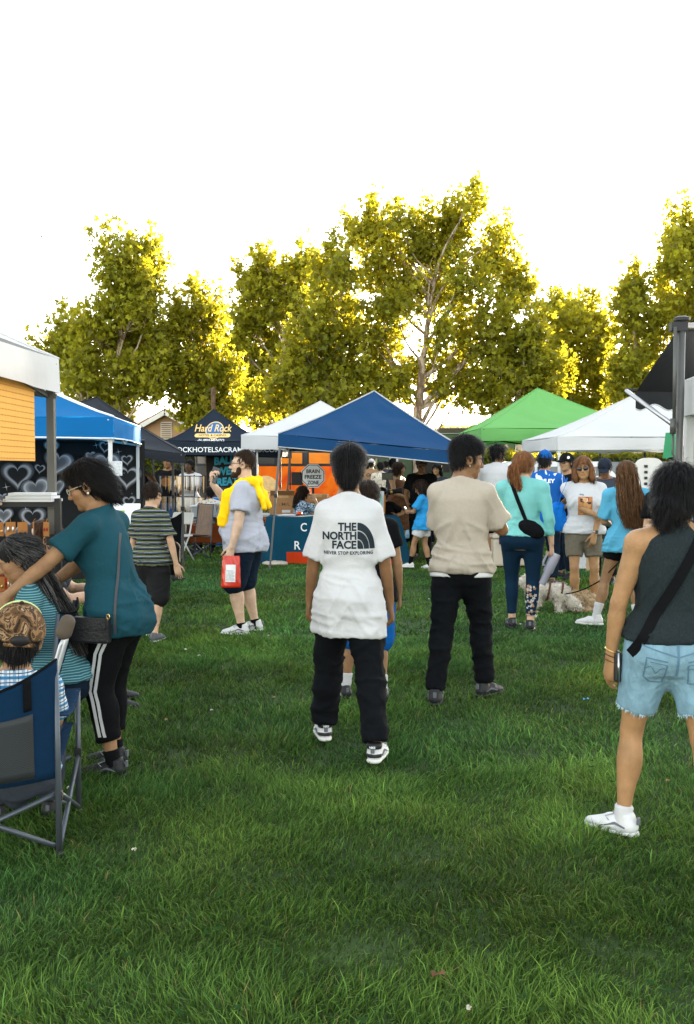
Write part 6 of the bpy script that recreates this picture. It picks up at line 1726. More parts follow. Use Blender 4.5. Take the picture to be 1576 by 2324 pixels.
Mw = Matrix.LocRotScale(p.t.location, p.t.rotation_euler, None)
def tote():
    t = thing('tote_bag', 'bright blue tote bag hanging from the shoulder of the woman with sunglasses', 'bag', Mw @ Vector((.30, .02, 0)))
    t.rotation_euler = p.t.rotation_euler
    v = Vol(); v.loft([(.86, 0, 0, .10, .035), (.92, 0, 0, .135, .05), (1.02, 0, 0, .12, .045), (1.12, -.02, 0, .075, .03), (1.16, -.03, 0, .05, .02)], .02, 2.4); V, F = v.mesh(.012); V = wrinkle(V, F, .022, (10, 10, 6), 4)
    m = fabric('tote_blue', sr(18, 104, 188), bump=.3, bscale=18); bb = link('bag_body', mesh_np('bag_body', V, F, m), t)
    for y in (-.055, .06):
        pts = [(-.03, y*.4, 1.14), (-.06, y, 1.26), (-.10, y*1.5, 1.36), (-.12, y*.6, 1.425), (-.12, 0, 1.432)]
        band_strip('handle', pts, [(.9, 0, .3)]*5, .026, .003, m, t)
tote()

# ------------------------------------------------------------------ 12 girl with long hair
q_ = gd(1405, 1425)
p = Person('girl with very long brown hair in sky blue t-shirt and black shorts, back turned', (q_.x + .06, q_.y, 0), -6, 1.62, 'f', 'tan', head=(10, -6, 0), g=.0115, fine=.006, seed=51, feetL=(-.30, .05, .085), feetR=(.12, .02, .085), toeL=75, toeR=5,
           handL=(-.10, .28, 1.06), handR=(.14, .28, 1.06), elbL=(-.42, -.35, -1), elbR=(.45, -.35, -1), group=GRP, limb=.95, wide=1.0)
p.pants(F_BLACK, .45, .016, 1.0, None, name='black_shorts'); p.shirt(F_SKY, .80, .85, .018, .072, .082, amp=.013, sc=(5, 5, 5), flare=.0, g=.0105); tp = p.shirto
T = fit(text_np('Break...', 1, .02, shear=.2), .15, .034, -.03, 0); project_print('print', *T, mat('pale_print', sr(190, 225, 235), .9), tp, (.0, 0, p.zs(1.17)), (1, 0, 0), (0, 0, 1), .02, .003)
BR = (.12, .060, .028)
p.hair(BR, n=2000, length=.09, width=.0024, thick=.004, top=.004, low=-.05, lift=.02, jit=.08, var=.7, side=.02, down=.7)
H = p.H; gs = []
for a in np.linspace(-1.5, 1.5, 13):
    x = math.sin(a); y = -math.cos(a); gs.append([H(x*.082, y*.10, .06), H(x*.094, y*.118, -.02), H(x*.10, y*.125 - .01, -.12), p.c(1.33) + A3(.02 + x*.115, -.14 + .02*y, 0), p.c(1.20) + A3(.03 + x*.11, -.165, 0), p.c(1.07) + A3(.05 + x*.075, -.165, 0)])
p.long_hair(BR, gs, 1900, .0036, .012, var=1.1, wave=.010)
p.socks(F_WHITE2, .16); p.shoes(SHOE_W, RUB_W, k2=1.08, name='clog')

# ------------------------------------------------------------------ people under and between the tents
def extra(label, x, d, h, yaw, sex='m', tone='tan', shirt=None, sleeve=.6, pants=None, phem=1.95, hair=BLACKHAIR, long=0, hat=None, sit=None, head=(0, 0, 0), hl=(-.26, .05, .8), hr=(.26, .05, .8), seed=0, g=.019, tank=False, hem=.84, shoes=None, sockm=None, dress=None, fl=None, fr_=None, wide=1.0, hcut=dict(), pw=.02, elb=None, bald=False, **kw):
    z = dict(hip=(0, 0, sit), feetL=(-.13, .45, .085), feetR=(.13, .45, .085), kneeL=(-.1, .4, 1), kneeR=(.1, .4, 1)) if sit else {}
    if fl: z['feetL'] = fl
    if fr_: z['feetR'] = fr_
    if elb: z['elbL'], z['elbR'] = elb
    P_ = Person(label, ((x - 788)/FOC*d, d, 0), yaw, h, sex, tone, head=head, g=g, fine=.009, seed=seed or int(x*3 + d), handL=hl, handR=hr, group=GRP, wide=wide, **z, **kw)
    if dress is not None:
        P_.shirt(dress, .42, .0, .03, tank=True, neck=1.44, flare=.07, amp=.02, name='dress')
    else:
        P_.pants(pants or F_DKGREY, phem, pw, 1.0, name='shorts' if phem < 1.4 else 'trousers', thigh=.012 if phem < 1.4 else None)
        P_.shirt(shirt, hem, sleeve, .026, tank=tank)
    if not bald: P_.hair(hair, n=500, front=-.010, length=.06 if not long else .09, width=.004, thick=.004 + (.01 if long else 0), low=-.045, down=.7 if long else .3, side=.02 if long else 0, **hcut)
    if long:
        H = P_.H; gs = []
        for a in np.linspace(-1.5, 1.5, 9):
            X_ = math.sin(a); y = -math.cos(a); gs.append([H(X_*.085, y*.10, .05), H(X_*.10, y*.12, -.05), H(X_*.11, y*.125, -.14), H(X_*.10, y*.12, -.14 - long)])
        P_.long_hair(hair, gs, 420, .006, .014, var=.8)
    if hat: P_.cap(hat)
    if sockm: P_.socks(sockm, .15)
    P_.shoes(shoes or SHOE_B, RUB_B if shoes is None else RUB_W)
    return P_
p = extra('tall man with curly black hair in white t-shirt and black shorts, back turned', 1128, 15.4, 1.90, -14, 'm', 'tan', F_WHITE, .8, F_BLACK, .95, head=(-52, 0, 0), hl=(-.1, .3, 1.15), hr=(.1, .3, 1.15), g=.015, elb=((-1, -.3, -.6), (1, -.3, -.6)), sockm=F_BLACK, hem=.82, wide=1.12, hcut=dict(lift=.7, jit=.8, top=.02), seed=71)
chain('necklace', p, drop=.02)
F_JERSEY = ramp_mat('jersey', [(0, sr(20, 84, 160)), (.58, sr(200, 210, 222))], 9, .8, 1, (1, 1, .15))
p = extra('man in blue and white lettered jersey and blue cap seen from behind', 1236, 12.9, 1.77, -20, 'm', 'tan', F_JERSEY, .8, F_NAVY, 1.9, hat=F_ROYAL, head=(-10, 0, 0), g=.015, hl=(-.12, .3, 1.1), hr=(.16, .28, 1.05), elb=((-1, -.3, -.6), (1, -.5, -.5)), seed=72)
T = fit(text_np('STANLEY', 1, .04), .30, .055, -.15, 0); project_print('lettering', *T, wprint, p.shirto, (0, 0, p.zs(1.34)), (1, 0, 0), (0, 0, 1), .03, .006)
p = extra('man in black cap, glasses and black t-shirt with a chain facing left', 1288, 13.9, 1.75, 118, 'm', 'olive', F_BLACK, .8, F_NAVY, 1.9, hat=F_BLACK, g=.015, head=(14, 0, 0), hl=(-.2, .25, 1.0), hr=(.2, .25, 1.02), seed=73)
chain('necklace', p); p.glasses(m_black_plastic)
H = p.H; p.long_hair(BLACKHAIR, [[H(x*.07, -.09, .0), H(x*.08, -.11, -.06), H(x*.075, -.10, -.14)] for x in np.linspace(-1, 1, 6)], 260, .006, .012)
b = MB(); b.lathe([(.022, 0), (.022, .006), (.0, .007)], 14, Vector(p.H(-.075, .055, .075)), Matrix(p.HR.tolist()) @ Euler((-1.0, -.7, 0)).to_matrix()); b.build('cap_badge', wprint, p.capo)
p = extra('man in dark cap and slate t-shirt with round emblem looking down', 1374, 13.3, 1.68, 150, 'm', 'brown', F_DKGREY, .8, F_BLACK, 1.9, hat=fabric('slate', sr(34, 42, 54)), g=.015, head=(8, -24, 0), hl=(-.06, .32, 1.08), hr=(.08, .30, 1.06), wide=1.12, elb=((-1, -.2, -.6), (1, -.2, -.6)), seed=74)
for r0, r1, m in ((.075, .095, wprint), (.035, .055, mat('rust_print', (.25, .10, .07), .9)), (0, .035, mat('blue_print', sr(70, 110, 150), .9))):
    V, F = ring_poly(r0, r1, 0, 2*math.pi, 22); project_print('emblem', V, F, m, p.shirto, (0, 0, p.zs(1.26)), (-1, 0, 0), (0, 0, 1), .03, .006)
p = extra('child in bright blue t-shirt and white shorts looking at a phone', 962, 15.2, 1.36, 66, 'f', 'tan', F_BLUE, .75, F_WHITE2, .62, hair=DARKBROWN, long=.04, hs=1.12, head=(0, -28, 0), g=.014, hl=(-.05, .30, 1.13), hr=(.07, .30, 1.13), fl=(-.06, .26, .085), fr_=(.08, -.10, .085), shoes=SHOE_W, sockm=F_BLACK, hem=.78, elb=((-1, -.2, -.9), (1, -.2, -.9)), seed=75)
b = MB(); b.box((0, 0, 0), (.07, .012, .13)); ph = b.build('phone', mat('phone_silver', (.4, .4, .42), .3, metal=.4), None, False, .003); wr, u, n, w = p.hd[-1]
ph.matrix_basis = Matrix.LocRotScale(p.t.location, p.t.rotation_euler, None) @ Matrix.LocRotScale(Vector(wr + u*.08 + A3(.05, .02, .02)), Euler((-.5, 0, 0)), None); tag(ph, 'silver phone held by the child in the blue t-shirt', 'phone')
p = extra('man in tan brimmed cap and sunglasses with black t-shirt under the dark blue tent', 957, 16.9, 1.73, 165, 'm', 'brown', F_BLACK, .7, F_BLACK, 1.95, hat=F_TAN, g=.016, hl=(-.08, .28, .98), hr=(.2, .2, .95), head=(14, -4, 0), wide=1.12, seed=76)
chain('necklace', p, m=SILVER); p.glasses(m_black_plastic, lens=MATS['black_lens'], name='sunglasses')
p = extra('woman with curly brown hair in sleeveless brown dress facing right', 903, 18.6, 1.66, -125, 'f', 'olive', None, hair=(.035, .02, .012), long=.06, dress=F_BROWN, g=.016, head=(20, -6, 0), hl=(-.08, .28, 1.05), hr=(.10, .28, 1.05), elb=((-1, -.3, -.6), (1, -.3, -.6)), wide=1.1, seed=77)
p = extra('woman in pale blue tank top sitting on the ground beyond the tent leg', 926, 20.3, 1.62, 10, 'f', 'tan', F_PALEBLUE, 0, F_NAVY, 1.3, sit=.22, tank=True, g=.016, hair=BLACKHAIR, hl=(-.25, .25, .5), hr=(.22, .3, .5), hem=.83, fl=(-.2, .6, .085), fr_=(.2, .55, .085), seed=78)
F_ZIG = ramp_mat('blue_pattern', [(0, sr(30, 62, 96)), (.48, sr(190, 205, 215)), (.58, sr(40, 80, 120))], 22, .85, 2)
p = extra('woman with long dark hair in blue patterned top seated behind the table', 684, 17.1, 1.62, -64, 'f', 'light', F_ZIG, .8, F_NAVY, 1.9, hair=(.02, .012, .008), long=.16, sit=.50, head=(-6, -16, 0), g=.015, hl=(-.08, .34, .80), hr=(.06, .26, 1.07), elb=((-1, -.2, -.4), (1, .4, -.9)), wide=1.1, seed=79)
p.glasses(m_black_plastic, lens=MATS['black_lens'], name='sunglasses')
p = extra('person with dark hair seated at the right end of the table', 868, 17.2, 1.6, 175, 'm', 'tan', F_BLACK, .7, F_NAVY, sit=.5, g=.018, seed=80, head=(0, -20, 0))
p = extra('bearded man in dark grey t-shirt and grey shorts with folded arms far behind', 893, 21.5, 1.76, -70, 'm', 'light', F_DKGREY, .7, F_DKGREY, 1.1, g=.018, hl=(.02, .28, 1.12), hr=(-.02, .26, 1.16), elb=((-1, -.2, -.5), (1, -.2, -.5)), seed=81)
p = extra('man in tan t-shirt and white cap far behind, back turned', 843, 26.5, 1.78, 0, 'm', 'light', F_TAN, .8, F_DKGREY, 1.95, hat=F_WHITE2, seed=82)
T = fit(text_np('Coors', 1, .03, shear=.3), .26, .09, -.13, 0); project_print('print', *T, INK, p.shirto, (0, 0, p.zs(1.3)), (1, 0, 0), (0, 0, 1), .04, .008)
F_FLOR = ramp_mat('pale_floral', [(0, sr(215, 205, 190)), (.55, sr(120, 110, 80)), (.62, sr(225, 215, 200))], 14, .85, 2)
extra('man in pale floral shirt standing far behind the tent poles', 864, 24.5, 1.70, 20, 'm', 'tan', F_FLOR, .7, F_WHITE2, 1.2, seed=83, hl=(-.1, .28, 1.0))
extra('man in grey t-shirt in front of the green truck, back turned', 876, 28.5, 1.76, 0, 'm', 'light', F_DKGREY, .8, F_DKGREY, 1.95, seed=84)
extra('person in tan cap and brown top far behind beside the white cap', 826, 28, 1.74, 10, 'm', 'tan', F_BROWN, .8, F_DKGREY, 1.95, hat=F_TAN, seed=85)
p = extra('man in black printed t-shirt facing the camera under the black canopy', 383, 19.6, 1.80, 172, 'm', 'brown', F_BLACK, .8, fabric('blue_jean', sr(40, 66, 100), bump=.3), 1.95, seed=86, wide=1.1)
V, F = ring_poly(0, .10, 0, 2*math.pi, 9); project_print('print', V*np.array([1.2, .9, 1]), F, mat('amber_print', sr(130, 84, 44), .9, .4, 40), p.shirto, (0, 0, p.zs(1.24)), (-1, 0, 0), (0, 0, 1), .04, .006)
extra('woman in white t-shirt with raised arms under the black canopy', 432, 19.2, 1.72, 160, 'f', 'dark', F_WHITE, .8, F_KHAKI, 1.95, hair=BLACKHAIR, seed=87, hl=(.0, .28, 1.2), hr=(.12, .28, 1.12), elb=((-1, -.2, -.6), (1, -.2, -.6)))
extra('bald man in black tank top leaning under the black canopy', 322, 15.6, 1.74, 150, 'm', 'dark', F_BLACK, 0, F_BLACK, 1.95, tank=True, bald=True, head=(0, -30, 0), seed=88, hl=(-.3, .3, 1.2), hr=(.2, .3, 1.2))
extra('person with cropped black hair in olive top seated behind the boy', 333, 13.2, 1.66, -30, 'm', 'dark', fabric('olive_grey', sr(96, 88, 70)), .7, F_BLACK, 1.95, sit=.46, head=(0, -10, 0), seed=89, lean=(0, .12))
extra('man in dark top beside the hearts backdrop, head showing above the teal woman', 232, 11.5, 1.62, 60, 'm', 'dark', F_BLACK, .7, F_BLACK, 1.95, seed=90, bald=True)
p = extra('vendor with brown hair and glasses seated behind the earring rack', 92, 6.35, 1.66, -78, 'f', 'light', F_DKGREY, .7, F_NAVY, 1.95, hair=(.06, .03, .016), sit=.45, head=(0, -8, 0), seed=91, g=.015, hcut=dict(lift=.05), hl=(-.15, .4, .8), hr=(.15, .4, .8))
p.glasses(m_black_plastic)
extra('person with black hair in white floral shirt seated beside the wagon', 478, 17.8, 1.62, 20, 'f', 'tan', F_FLOR, .7, F_NAVY, 1.95, sit=.48, seed=92, hcut=dict(thick=.012) if False else {}, wide=1.15)
p = extra('bearded man in black cap and dark t-shirt with folded arms, right edge', 1577, 8.1, 1.74, 88, 'm', 'light', F_DKGREY, .75, F_NAVY, 1.95, hat=F_BLACK, g=.014, hl=(-.02, .30, 1.08), hr=(.06, .27, 1.12), elb=((-1, -.2, -.5), (1, -.2, -.5)), seed=93, wide=1.15)
v = Vol(); q = p.head_k; v.ell(p.H(0, .046, -.078), A3(.055, .052, .044)*q, p.HR, .01); v.ell(p.H(0, .090, -.042), A3(.028, .013, .007)*q, p.HR, .01); v.ell(p.H(0, .100, -.058), A3(.021, .014, .008)*q, p.HR, .006, 's'); V, F = v.mesh(.008); link('beard', mesh_np('beard', V, F, M_HAIR, True, np.repeat(np.array([[.02, .012, .008]]), len(V), 0)), p.t)
extra('woman hidden behind the awning pole with only her forehead showing', 1521, 9.0, 1.60, 190, 'f', 'light', F_BLACK, .7, F_NAVY, 1.95, hair=(.05, .03, .02), seed=94)
extra('man in blue t-shirt partly hidden behind the oatmeal shirt', 1046, 18.4, 1.72, 120, 'm', 'tan', F_BLUE, .8, F_NAVY, 1.95, seed=103)
extra('woman in grey top waiting behind the child in bright blue', 992, 19.6, 1.64, 160, 'f', 'olive', F_DKGREY, .7, F_NAVY, 1.95, long=.08, seed=104)
extra('person in white shirt far behind beside the oval panel', 1446, 22, 1.68, 100, 'f', 'light', F_WHITE2, .8, F_NAVY, 1.95, long=.05, hair=DARKBROWN, seed=105)
# ------------------------------------------------------------------ camp chairs
m_tube = mat('chair_tube', (.085, .10, .12), .42, .12, metal=.5)
def sheet(name, fn, nu, nv, m, parent, thick=.004):
    """a two-sided cloth sheet from fn(u, v) with a little thickness"""
    V = [Vector(fn(i/nu, j/nv)) for j in range(nv+1) for i in range(nu+1)]
    F = [(j*(nu+1)+i, j*(nu+1)+i+1, (j+1)*(nu+1)+i+1, (j+1)*(nu+1)+i) for j in range(nv) for i in range(nu)]
    A = np.array([tuple(v) for v in V]); N = vnormals(A, np.array(F)); o = len(V)
    V2 = A - N*thick; F2 = [tuple(o + k for k in f[::-1]) for f in F]
    bd = [(i, i+1) for i in range(nu)] + [((nv)*(nu+1)+i+1, nv*(nu+1)+i) for i in range(nu)] + [((j+1)*(nu+1), j*(nu+1)) for j in range(nv)] + [(j*(nu+1)+nu, (j+1)*(nu+1)+nu) for j in range(nv)]
    F3 = [(b, a, o + a, o + b) for a, b in bd]
    return link(name, mesh_np(name, np.vstack([A, V2]), np.array(F + F2 + F3), m), parent)
def mesh_cloth():
    m, nt, out = _nodes('mesh_cloth'); N = nt.nodes; L = nt.links
    p = N.new('ShaderNodeBsdfPrincipled'); p.inputs['Roughness'].default_value = .7
    tc = N.new('ShaderNodeTexCoord'); ck = N.new('ShaderNodeTexChecker'); ck.inputs['Scale'].default_value = 260; ck.inputs['Color1'].default_value = (.004, .006, .008, 1); ck.inputs['Color2'].default_value = (.028, .034, .038, 1)
    L.new(tc.outputs['Object'], ck.inputs['Vector']); L.new(ck.outputs[0], p.inputs['Base Color']); L.new(p.outputs[0], out.inputs[0]); return m
def camp_chair(label, loc, yaw, cloth_m, h=.82, w=.27, seat=.30, arm=.56, s=1.0, mesh_m=None, bow=.10, top_sag=.10, group='folding camp chairs', tube=.011):
    t = thing('camp_chair', label, 'chair', loc, math.radians(yaw), group); t.scale = (s, s, s)
    lean_ = -.07
    for sd in (-1, 1):
        q = MB(); q.tube([(sd*w, -.10, .012), (sd*w, -.10 + lean_*.3, .35), (sd*w, -.10 + lean_, h)], tube, 8); lg = q.build('back_post', m_tube, t, True)
        q = MB(); q.tube([(sd*(w+.03), .40, .012), (sd*(w+.03), .40, arm)], tube, 8); q.build('front_leg', m_tube, t, True)
        for y in (-.10, .40):
            q = MB(); q.lathe([(.02, 0), (.02, .015), (.014, .025)], 8, (sd*(w + (.03 if y > 0 else 0)), y, 0)); q.build('foot_cap', m_black_plastic, lg)
            q = MB(); q.box((sd*(w + (.03 if y > 0 else 0)), y, .25 if y < 0 else .28), (.03, .035, .04)); q.build('joint', m_black_plastic, lg, False, .005)
        sheet('armrest', lambda u, v: (sd*(w + .012) + (v - .5)*.06, -.13 + u*.55, arm - .03*math.sin(math.pi*u) + .012*(1 - u)), 8, 2, cloth_m, t)
        q = MB(); q.tube([(sd*w, -.10, .26), (sd*(w+.03), .40, .03)], tube*.85, 6); q.tube([(sd*w, -.10, .03), (sd*(w+.03), .40, .27)], tube*.85, 6); q.build('side_brace', m_tube, t, True)
    for y in (-.10, .40):
        q = MB(); q.tube([(-w, y, .03), (w, y, .26)], tube*.9, 6); q.tube([(w, y + .02, .03), (-w, y + .02, .26)], tube*.9, 6); q.build('cross_brace', m_tube, t, True)
    def back(u, v):
        z = seat - .06 + (h + .01 - seat + .06)*v; x = (u - .5)*2*w*1.03; e = math.sin(math.pi*u)
        return (x, -.10 + lean_*v - bow*e*(1 - .35*v) - .012, z - top_sag*e*v**2)
    b = sheet('backrest', back, 18, 14, cloth_m, t)
    if mesh_m:
        sheet('mesh_panel', lambda u, v: Vector(back(.16 + .68*u, .04 + .58*v)) + Vector((0, -.006, 0)), 12, 8, mesh_m, b)
        for sd in (-.62, .62):
            sheet('strap', lambda u, v: Vector(back(.5 + sd*.5 + (u - .5)*.05, .66 + .33*v)) + Vector((0, -.008, 0)), 2, 6, F_BLACK, b)
    q = MB(); q.tube([Vector(back(u, 1)) for u in np.linspace(0, 1, 12)], .006, 6); q.build('piping', F_BLACK, b, True)
    sheet('seat', lambda u, v: ((u - .5)*2*(w + .01), -.10 + .50*v, seat - .05*math.sin(math.pi*u)*math.sin(math.pi*(.2 + .8*v)) + .03*v), 10, 8, cloth_m, t)
    return t
F_CHAIR = fabric('chair_blue', sr(10, 40, 66), bump=.25, bscale=22); M_MESH = mesh_cloth()
camp_chair('nearest navy blue camp chair with mesh back at the left edge, seen from behind', (-1.43, 3.96, 0), 10, F_CHAIR, .80, .27, .385, .56, 1.0, M_MESH, .12, .115, tube=.0125)
camp_chair('navy blue camp chair turned sideways under the seated grey-haired woman', (-1.56, 4.90, 0), 97, F_CHAIR, .86, .26, .36, .58, 1.0, None, .05, .03)
def crutch():
    a = at(148, 1432, 4.50); t = thing('padded_crutch', 'padded grey handle on two light metal tubes between the camp chairs', 'crutch', (a.x, a.y, 0))
    L = lambda x, y: at(x, y, 4.50) - t.location
    v = Vol(); v.bone(L(154, 1412), L(146, 1434), (.036, .038), .01, ax=(0, 1, 0), ratio=.75); V, F = v.mesh(.008); link('pad', mesh_np('pad', V, F, mat('pad_tan', (.10, .075, .055), .7)), t)
    q = MB(); q.tube([L(160, 1418), L(148, 1462), L(120, 1560), Vector((L(95, 1650).x, .05, 0))], .011, 8); q.tube([L(152, 1440), L(138, 1466), L(112, 1560), Vector((L(85, 1650).x, .05, 0))], .011, 8); q.build('tube', mat('light_tube', (.55, .56, .58), .4, metal=.5), t, True)
crutch()
# ------------------------------------------------------------------ earring rack under the left canopy
def rack():
    d = 5.25; a = at(132, 1140, d); t = thing('earring_rack', 'black metal display rack hung with earring cards under the left canopy', 'rack', (a.x - .3, d, 0))
    o = t.location; z1 = a.z; x1 = .3; x0 = -.75
    for x in (x0, x1):
        q = MB(); q.bar((x, 0, 0), (x, 0, z1 + .02), .032); q.build('upright', m_black_steel, t, False, .002)
    for z in (z1 - .01, z1 - .36, z1 - .66):
        q = MB(); q.bar((x0, 0, z), (x1, 0, z), .022, .026); q.build('rail', m_black_steel, t)
    q = MB()
    for i in range(16): q.tube([(x0 + .05 + i*.064, .012, z1 - .66), (x0 + .05 + i*.064, .012, z1 - .36)], .0022, 4)
    for i in range(7): q.tube([(x0, .014, z1 - .66 + i*.045), (x1, .014, z1 - .66 + i*.045)], .0022, 4)
    q.build('wire_grid', m_black_steel, t)
    rng = np.random.default_rng(8); kraft = mat('kraft_card', sr(176, 120, 66), .85, .1, 20)
    tones = [mat('red_enamel', (.35, .02, .015), .3), mat('white_enamel', (.7, .7, .68), .3), mat('dark_enamel', (.03, .03, .035), .3), SILVER, GOLD]
    n = 0
    for row, (z, cnt) in enumerate(((z1 - .085, 11), (z1 - .375, 9))):
        for i in range(cnt):
            x = x1 - .05 - i*.062 - .01*rng.random(); yw = rng.normal()*.5
            c = MB(); c.box((0, 0, -.055), (.05, .002, .075)); c.tube([(0, 0, -.02), (0, .005, -.004), (0, .012, 0)], .0015, 4)
            tc = thing('earring_card', 'kraft card with %s earrings, %s from the upright on the %s rail' % (['red', 'white', 'black', 'silver', 'gold'][i % 5], ['first', 'second', 'third', 'fourth', 'fifth', 'sixth', 'seventh', 'eighth', 'ninth', 'tenth', 'eleventh'][i], ['upper', 'lower'][row]), 'earring card', Vector((x, -.03 - .012*rng.random(), z)) + o, yw, 'earring cards on the rack')
            c.build('card', kraft, tc)
            for sd in (-1, 1):
                e = MB(); e.ico((sd*.012, -.005, -.055 - .012*(i % 3)), (.007, .003, .010 + .006*(i % 2)), None, 8, 6); e.build('earring', tones[i % 5], tc, True)
    b = thing('bead_garland', 'strand of pale wooden beads looped over the top rail of the rack', 'bead garland', o + Vector((-.10, -.03, z1 - .0)))
    wood = mat('pale_wood', (.55, .42, .30), .6, .1)
    for L_, dp in ((.10, .055), (.13, .085)):
        for i in range(15):
            u = i/14; q = MB(); q.ico((-L_ + 2*L_*u, -.005 - .002*(i % 2), -dp*math.sin(math.pi*u) + .012), .0085, None, 8, 6); q.build('bead', wood, b, True)
    st = thing('stick_bundle', 'bundle of thin wooden sticks lying on top of the rack', 'sticks', o + Vector((-.22, 0, z1 + .003)))
    for i in range(9):
        q = MB(); q.tube([(-.42, -.02 + .006*(i % 5), .005 + .008*(i // 5)), (.20 + .02*rng.random(), -.02 + .006*(i % 5) + .01*rng.normal(), .005 + .008*(i // 5))], .0042, 6); q.build('stick', mat('stick_wood', (.40, .25, .14), .8, .2), st, True)
    pp = thing('paper_stack', 'stack of pale papers lying on top of the rack beside the pole', 'paper', o + Vector((.16, .03, z1 + .003)))
    for i in range(3):
        q = MB(); q.box((0, 0, .008 + .016*i), (.26 - .02*i, .16, .014), Matrix.Rotation(.1*i - .1, 3, 'Z')); q.build('sheet', mat('paper', (.66, .66, .68), .8, .05), pp)
    bp = at(20, 1300, 5.4)
    bt = thing('display_board', 'orange red board with bright blue edge at the left edge behind the seated woman', 'board', (bp.x - .1, 5.4, 0))
    q = MB(); q.box((.05, 0, .98), (.24, .012, .30)); q.build('panel', mat('orange_board', sr(205, 72, 28), .7), bt)
    q = MB(); q.box((-.09, -.012, .97), (.05, .02, .36)); q.build('edge', mat('blue_board', sr(20, 100, 190), .6), bt)
    q = MB(); q.bar((-.05, .02, 0), (-.05, .02, .75), .03); q.bar((.2, .02, 0), (.2, .02, .75), .03); q.build('post', m_black_steel, bt)
rack()
# ------------------------------------------------------------------ table under the dark blue tent
def table():
    x0, x1, y0, y1, z = at(606, 1172, 16.0).x, at(905, 1172, 16.0).x, 16.0, 16.75, .765
    t = thing('cloth_table', 'table under dark blue tent draped in teal blue cloth with orange lower band', 'table', ((x0 + x1)/2, (y0 + y1)/2, 0))
    W = (x1 - x0)/2; D_ = (y1 - y0)/2
    m = fabric('table_teal', sr(16, 66, 88), bump=.2, bscale=8); m2 = fabric('table_orange', sr(186, 56, 20), bump=.2)
    q = MB(); q.box((0, 0, z - .02), (2*W - .03, 2*D_ - .03, .03)); q.build('table_top', RUB_W, t)
    for sx in (-1, 1):
        for sy in (-1, 1):
            q = MB(); q.bar((sx*(W - .15), sy*(D_ - .1), 0), (sx*(W - .15), sy*(D_ - .1), z - .03), .025); q.build('leg', m_grey_leg, t)
    n = 60; R = []
    for i in range(4*n):
        s_ = i//n; u = (i % n)/n; e = 4*u*(1-u)
        c = [(-W, -D_), (W, -D_), (W, D_), (-W, D_)]; a, b = c[s_], c[(s_+1) % 4]; R.append((a[0] + (b[0]-a[0])*u, a[1] + (b[1]-a[1])*u, s_, u))
    V = []; lev = [(z, 0), (z - .02, .004), (.60, .02), (.40, .035), (.20, .05), (.02, .065)]
    for zz, out_ in lev:
        for (x, y, s_, u) in R:
            nx, ny = [(0, -1), (1, 0), (0, 1), (-1, 0)][s_]; corner = max(0, 1 - min(u, 1-u)*9)
            w = out_*(1 + .5*math.sin(u*26 + s_) + corner*2.0*(1 if s_ in (0, 3, 1) else 0))
            V.append((x + nx*w, y + ny*w, zz))
    N_ = len(R); Fa = []; Fb = []
    for j in range(len(lev)-1):
        for i in range(N_):
            f = (j*N_ + i, j*N_ + (i+1) % N_, (j+1)*N_ + (i+1) % N_, (j+1)*N_ + i)
            (Fb if (j == len(lev) - 2 and 8 < i < n - 1) else Fa).append(f)
    Fa.append(tuple(range(N_))[::-1])
    cl = MB().add(V, Fa).build('tablecloth', m, t, 'auto'); MB().add(V, Fb).build('orange_band', m2, cl, 'auto')
    for ch, px, py in (('C', 687, 1206), ('R', 673, 1247)):
        pt = at(px, py, 15.97) - t.location
        project_print('lettering', *fit(text_np(ch, 1, .01), .10, .135, -.03, 0), wprint, cl, pt, (1, 0, 0), (0, 0, 1), .05, .006)
    def on(x, y): return Vector(((x - 788)/FOC*16.4, 16.4, z + .002))
    c = on(680, 0); q = MB(); q.lathe([(.02, 0), (.045, .015), (.05, .035), (.035, .055), (.008, .06)], 14); o = q.build('orange_ball', mat('orange_gloss', sr(210, 66, 16), .35), None, True); o.location = c; tag(o, 'small orange ball on the draped table', 'ball')
    q = MB(); q.box((0, 0, .006), (.28, .2, .01), Matrix.Rotation(.3, 3, 'Z')); q.box((.05, .02, .016), (.22, .15, .008), Matrix.Rotation(-.2, 3, 'Z')); o = q.build('papers', MATS['paper']); o.location = on(650, 0); tag(o, 'white papers lying on the draped table', 'paper')
    for i, (px, tone, hh) in enumerate(((845, (.72, .73, .74), .30), (856, sr(120, 205, 205), .34), (862, (.74, .74, .75), .38), (866, sr(210, 140, 60), .30))):
        b = thing('brochure', ['white brochure with small heart logo', 'aqua topped brochure', 'tall white brochure', 'orange brochure edge'][i] + ' in the stand at the right end of the table', 'brochure', on(px, 0) + Vector((0, -.1 + .07*i, 0)), -.2)
        q = MB(); q.box((0, 0, hh/2 + .02), (.14, .008, hh), Matrix.Rotation(-.18, 3, 'X')); bo = q.build('leaflet', mat('leaflet_%d' % i, tone, .6, .05), b)
        if i == 0:
            V, F = fit(text_np('HOPE', 1, .01), .085, .022, -.043, .19); q = MB(); q.add([(x, -.012 + (y - .16)*.18 - .0, y) for x, y, _ in V], F); q.build('lettering', INK, bo)
    o = MB().box((0, 0, 0), (.02, .02, .02))
    bun = Vol(); bun.ell((0, 0, .035), (.17, .10, .035), None, .02); bun.ell((.1, .03, .03), (.11, .08, .03), None, .02); Vb, Fb2 = bun.mesh(.015); bo = link('cloth_bundle', mesh_np('cloth_bundle', wrinkle(Vb, Fb2, .02, (12, 12, 12), 3), Fb2, fabric('cream', sr(196, 184, 168)))); bo.location = gd(622, 1284); tag(bo, 'crumpled cream cloth lying on the grass at the table corner', 'cloth')
table()
kraft2 = mat('cardboard', sr(178, 132, 88), .85, .08, 6)
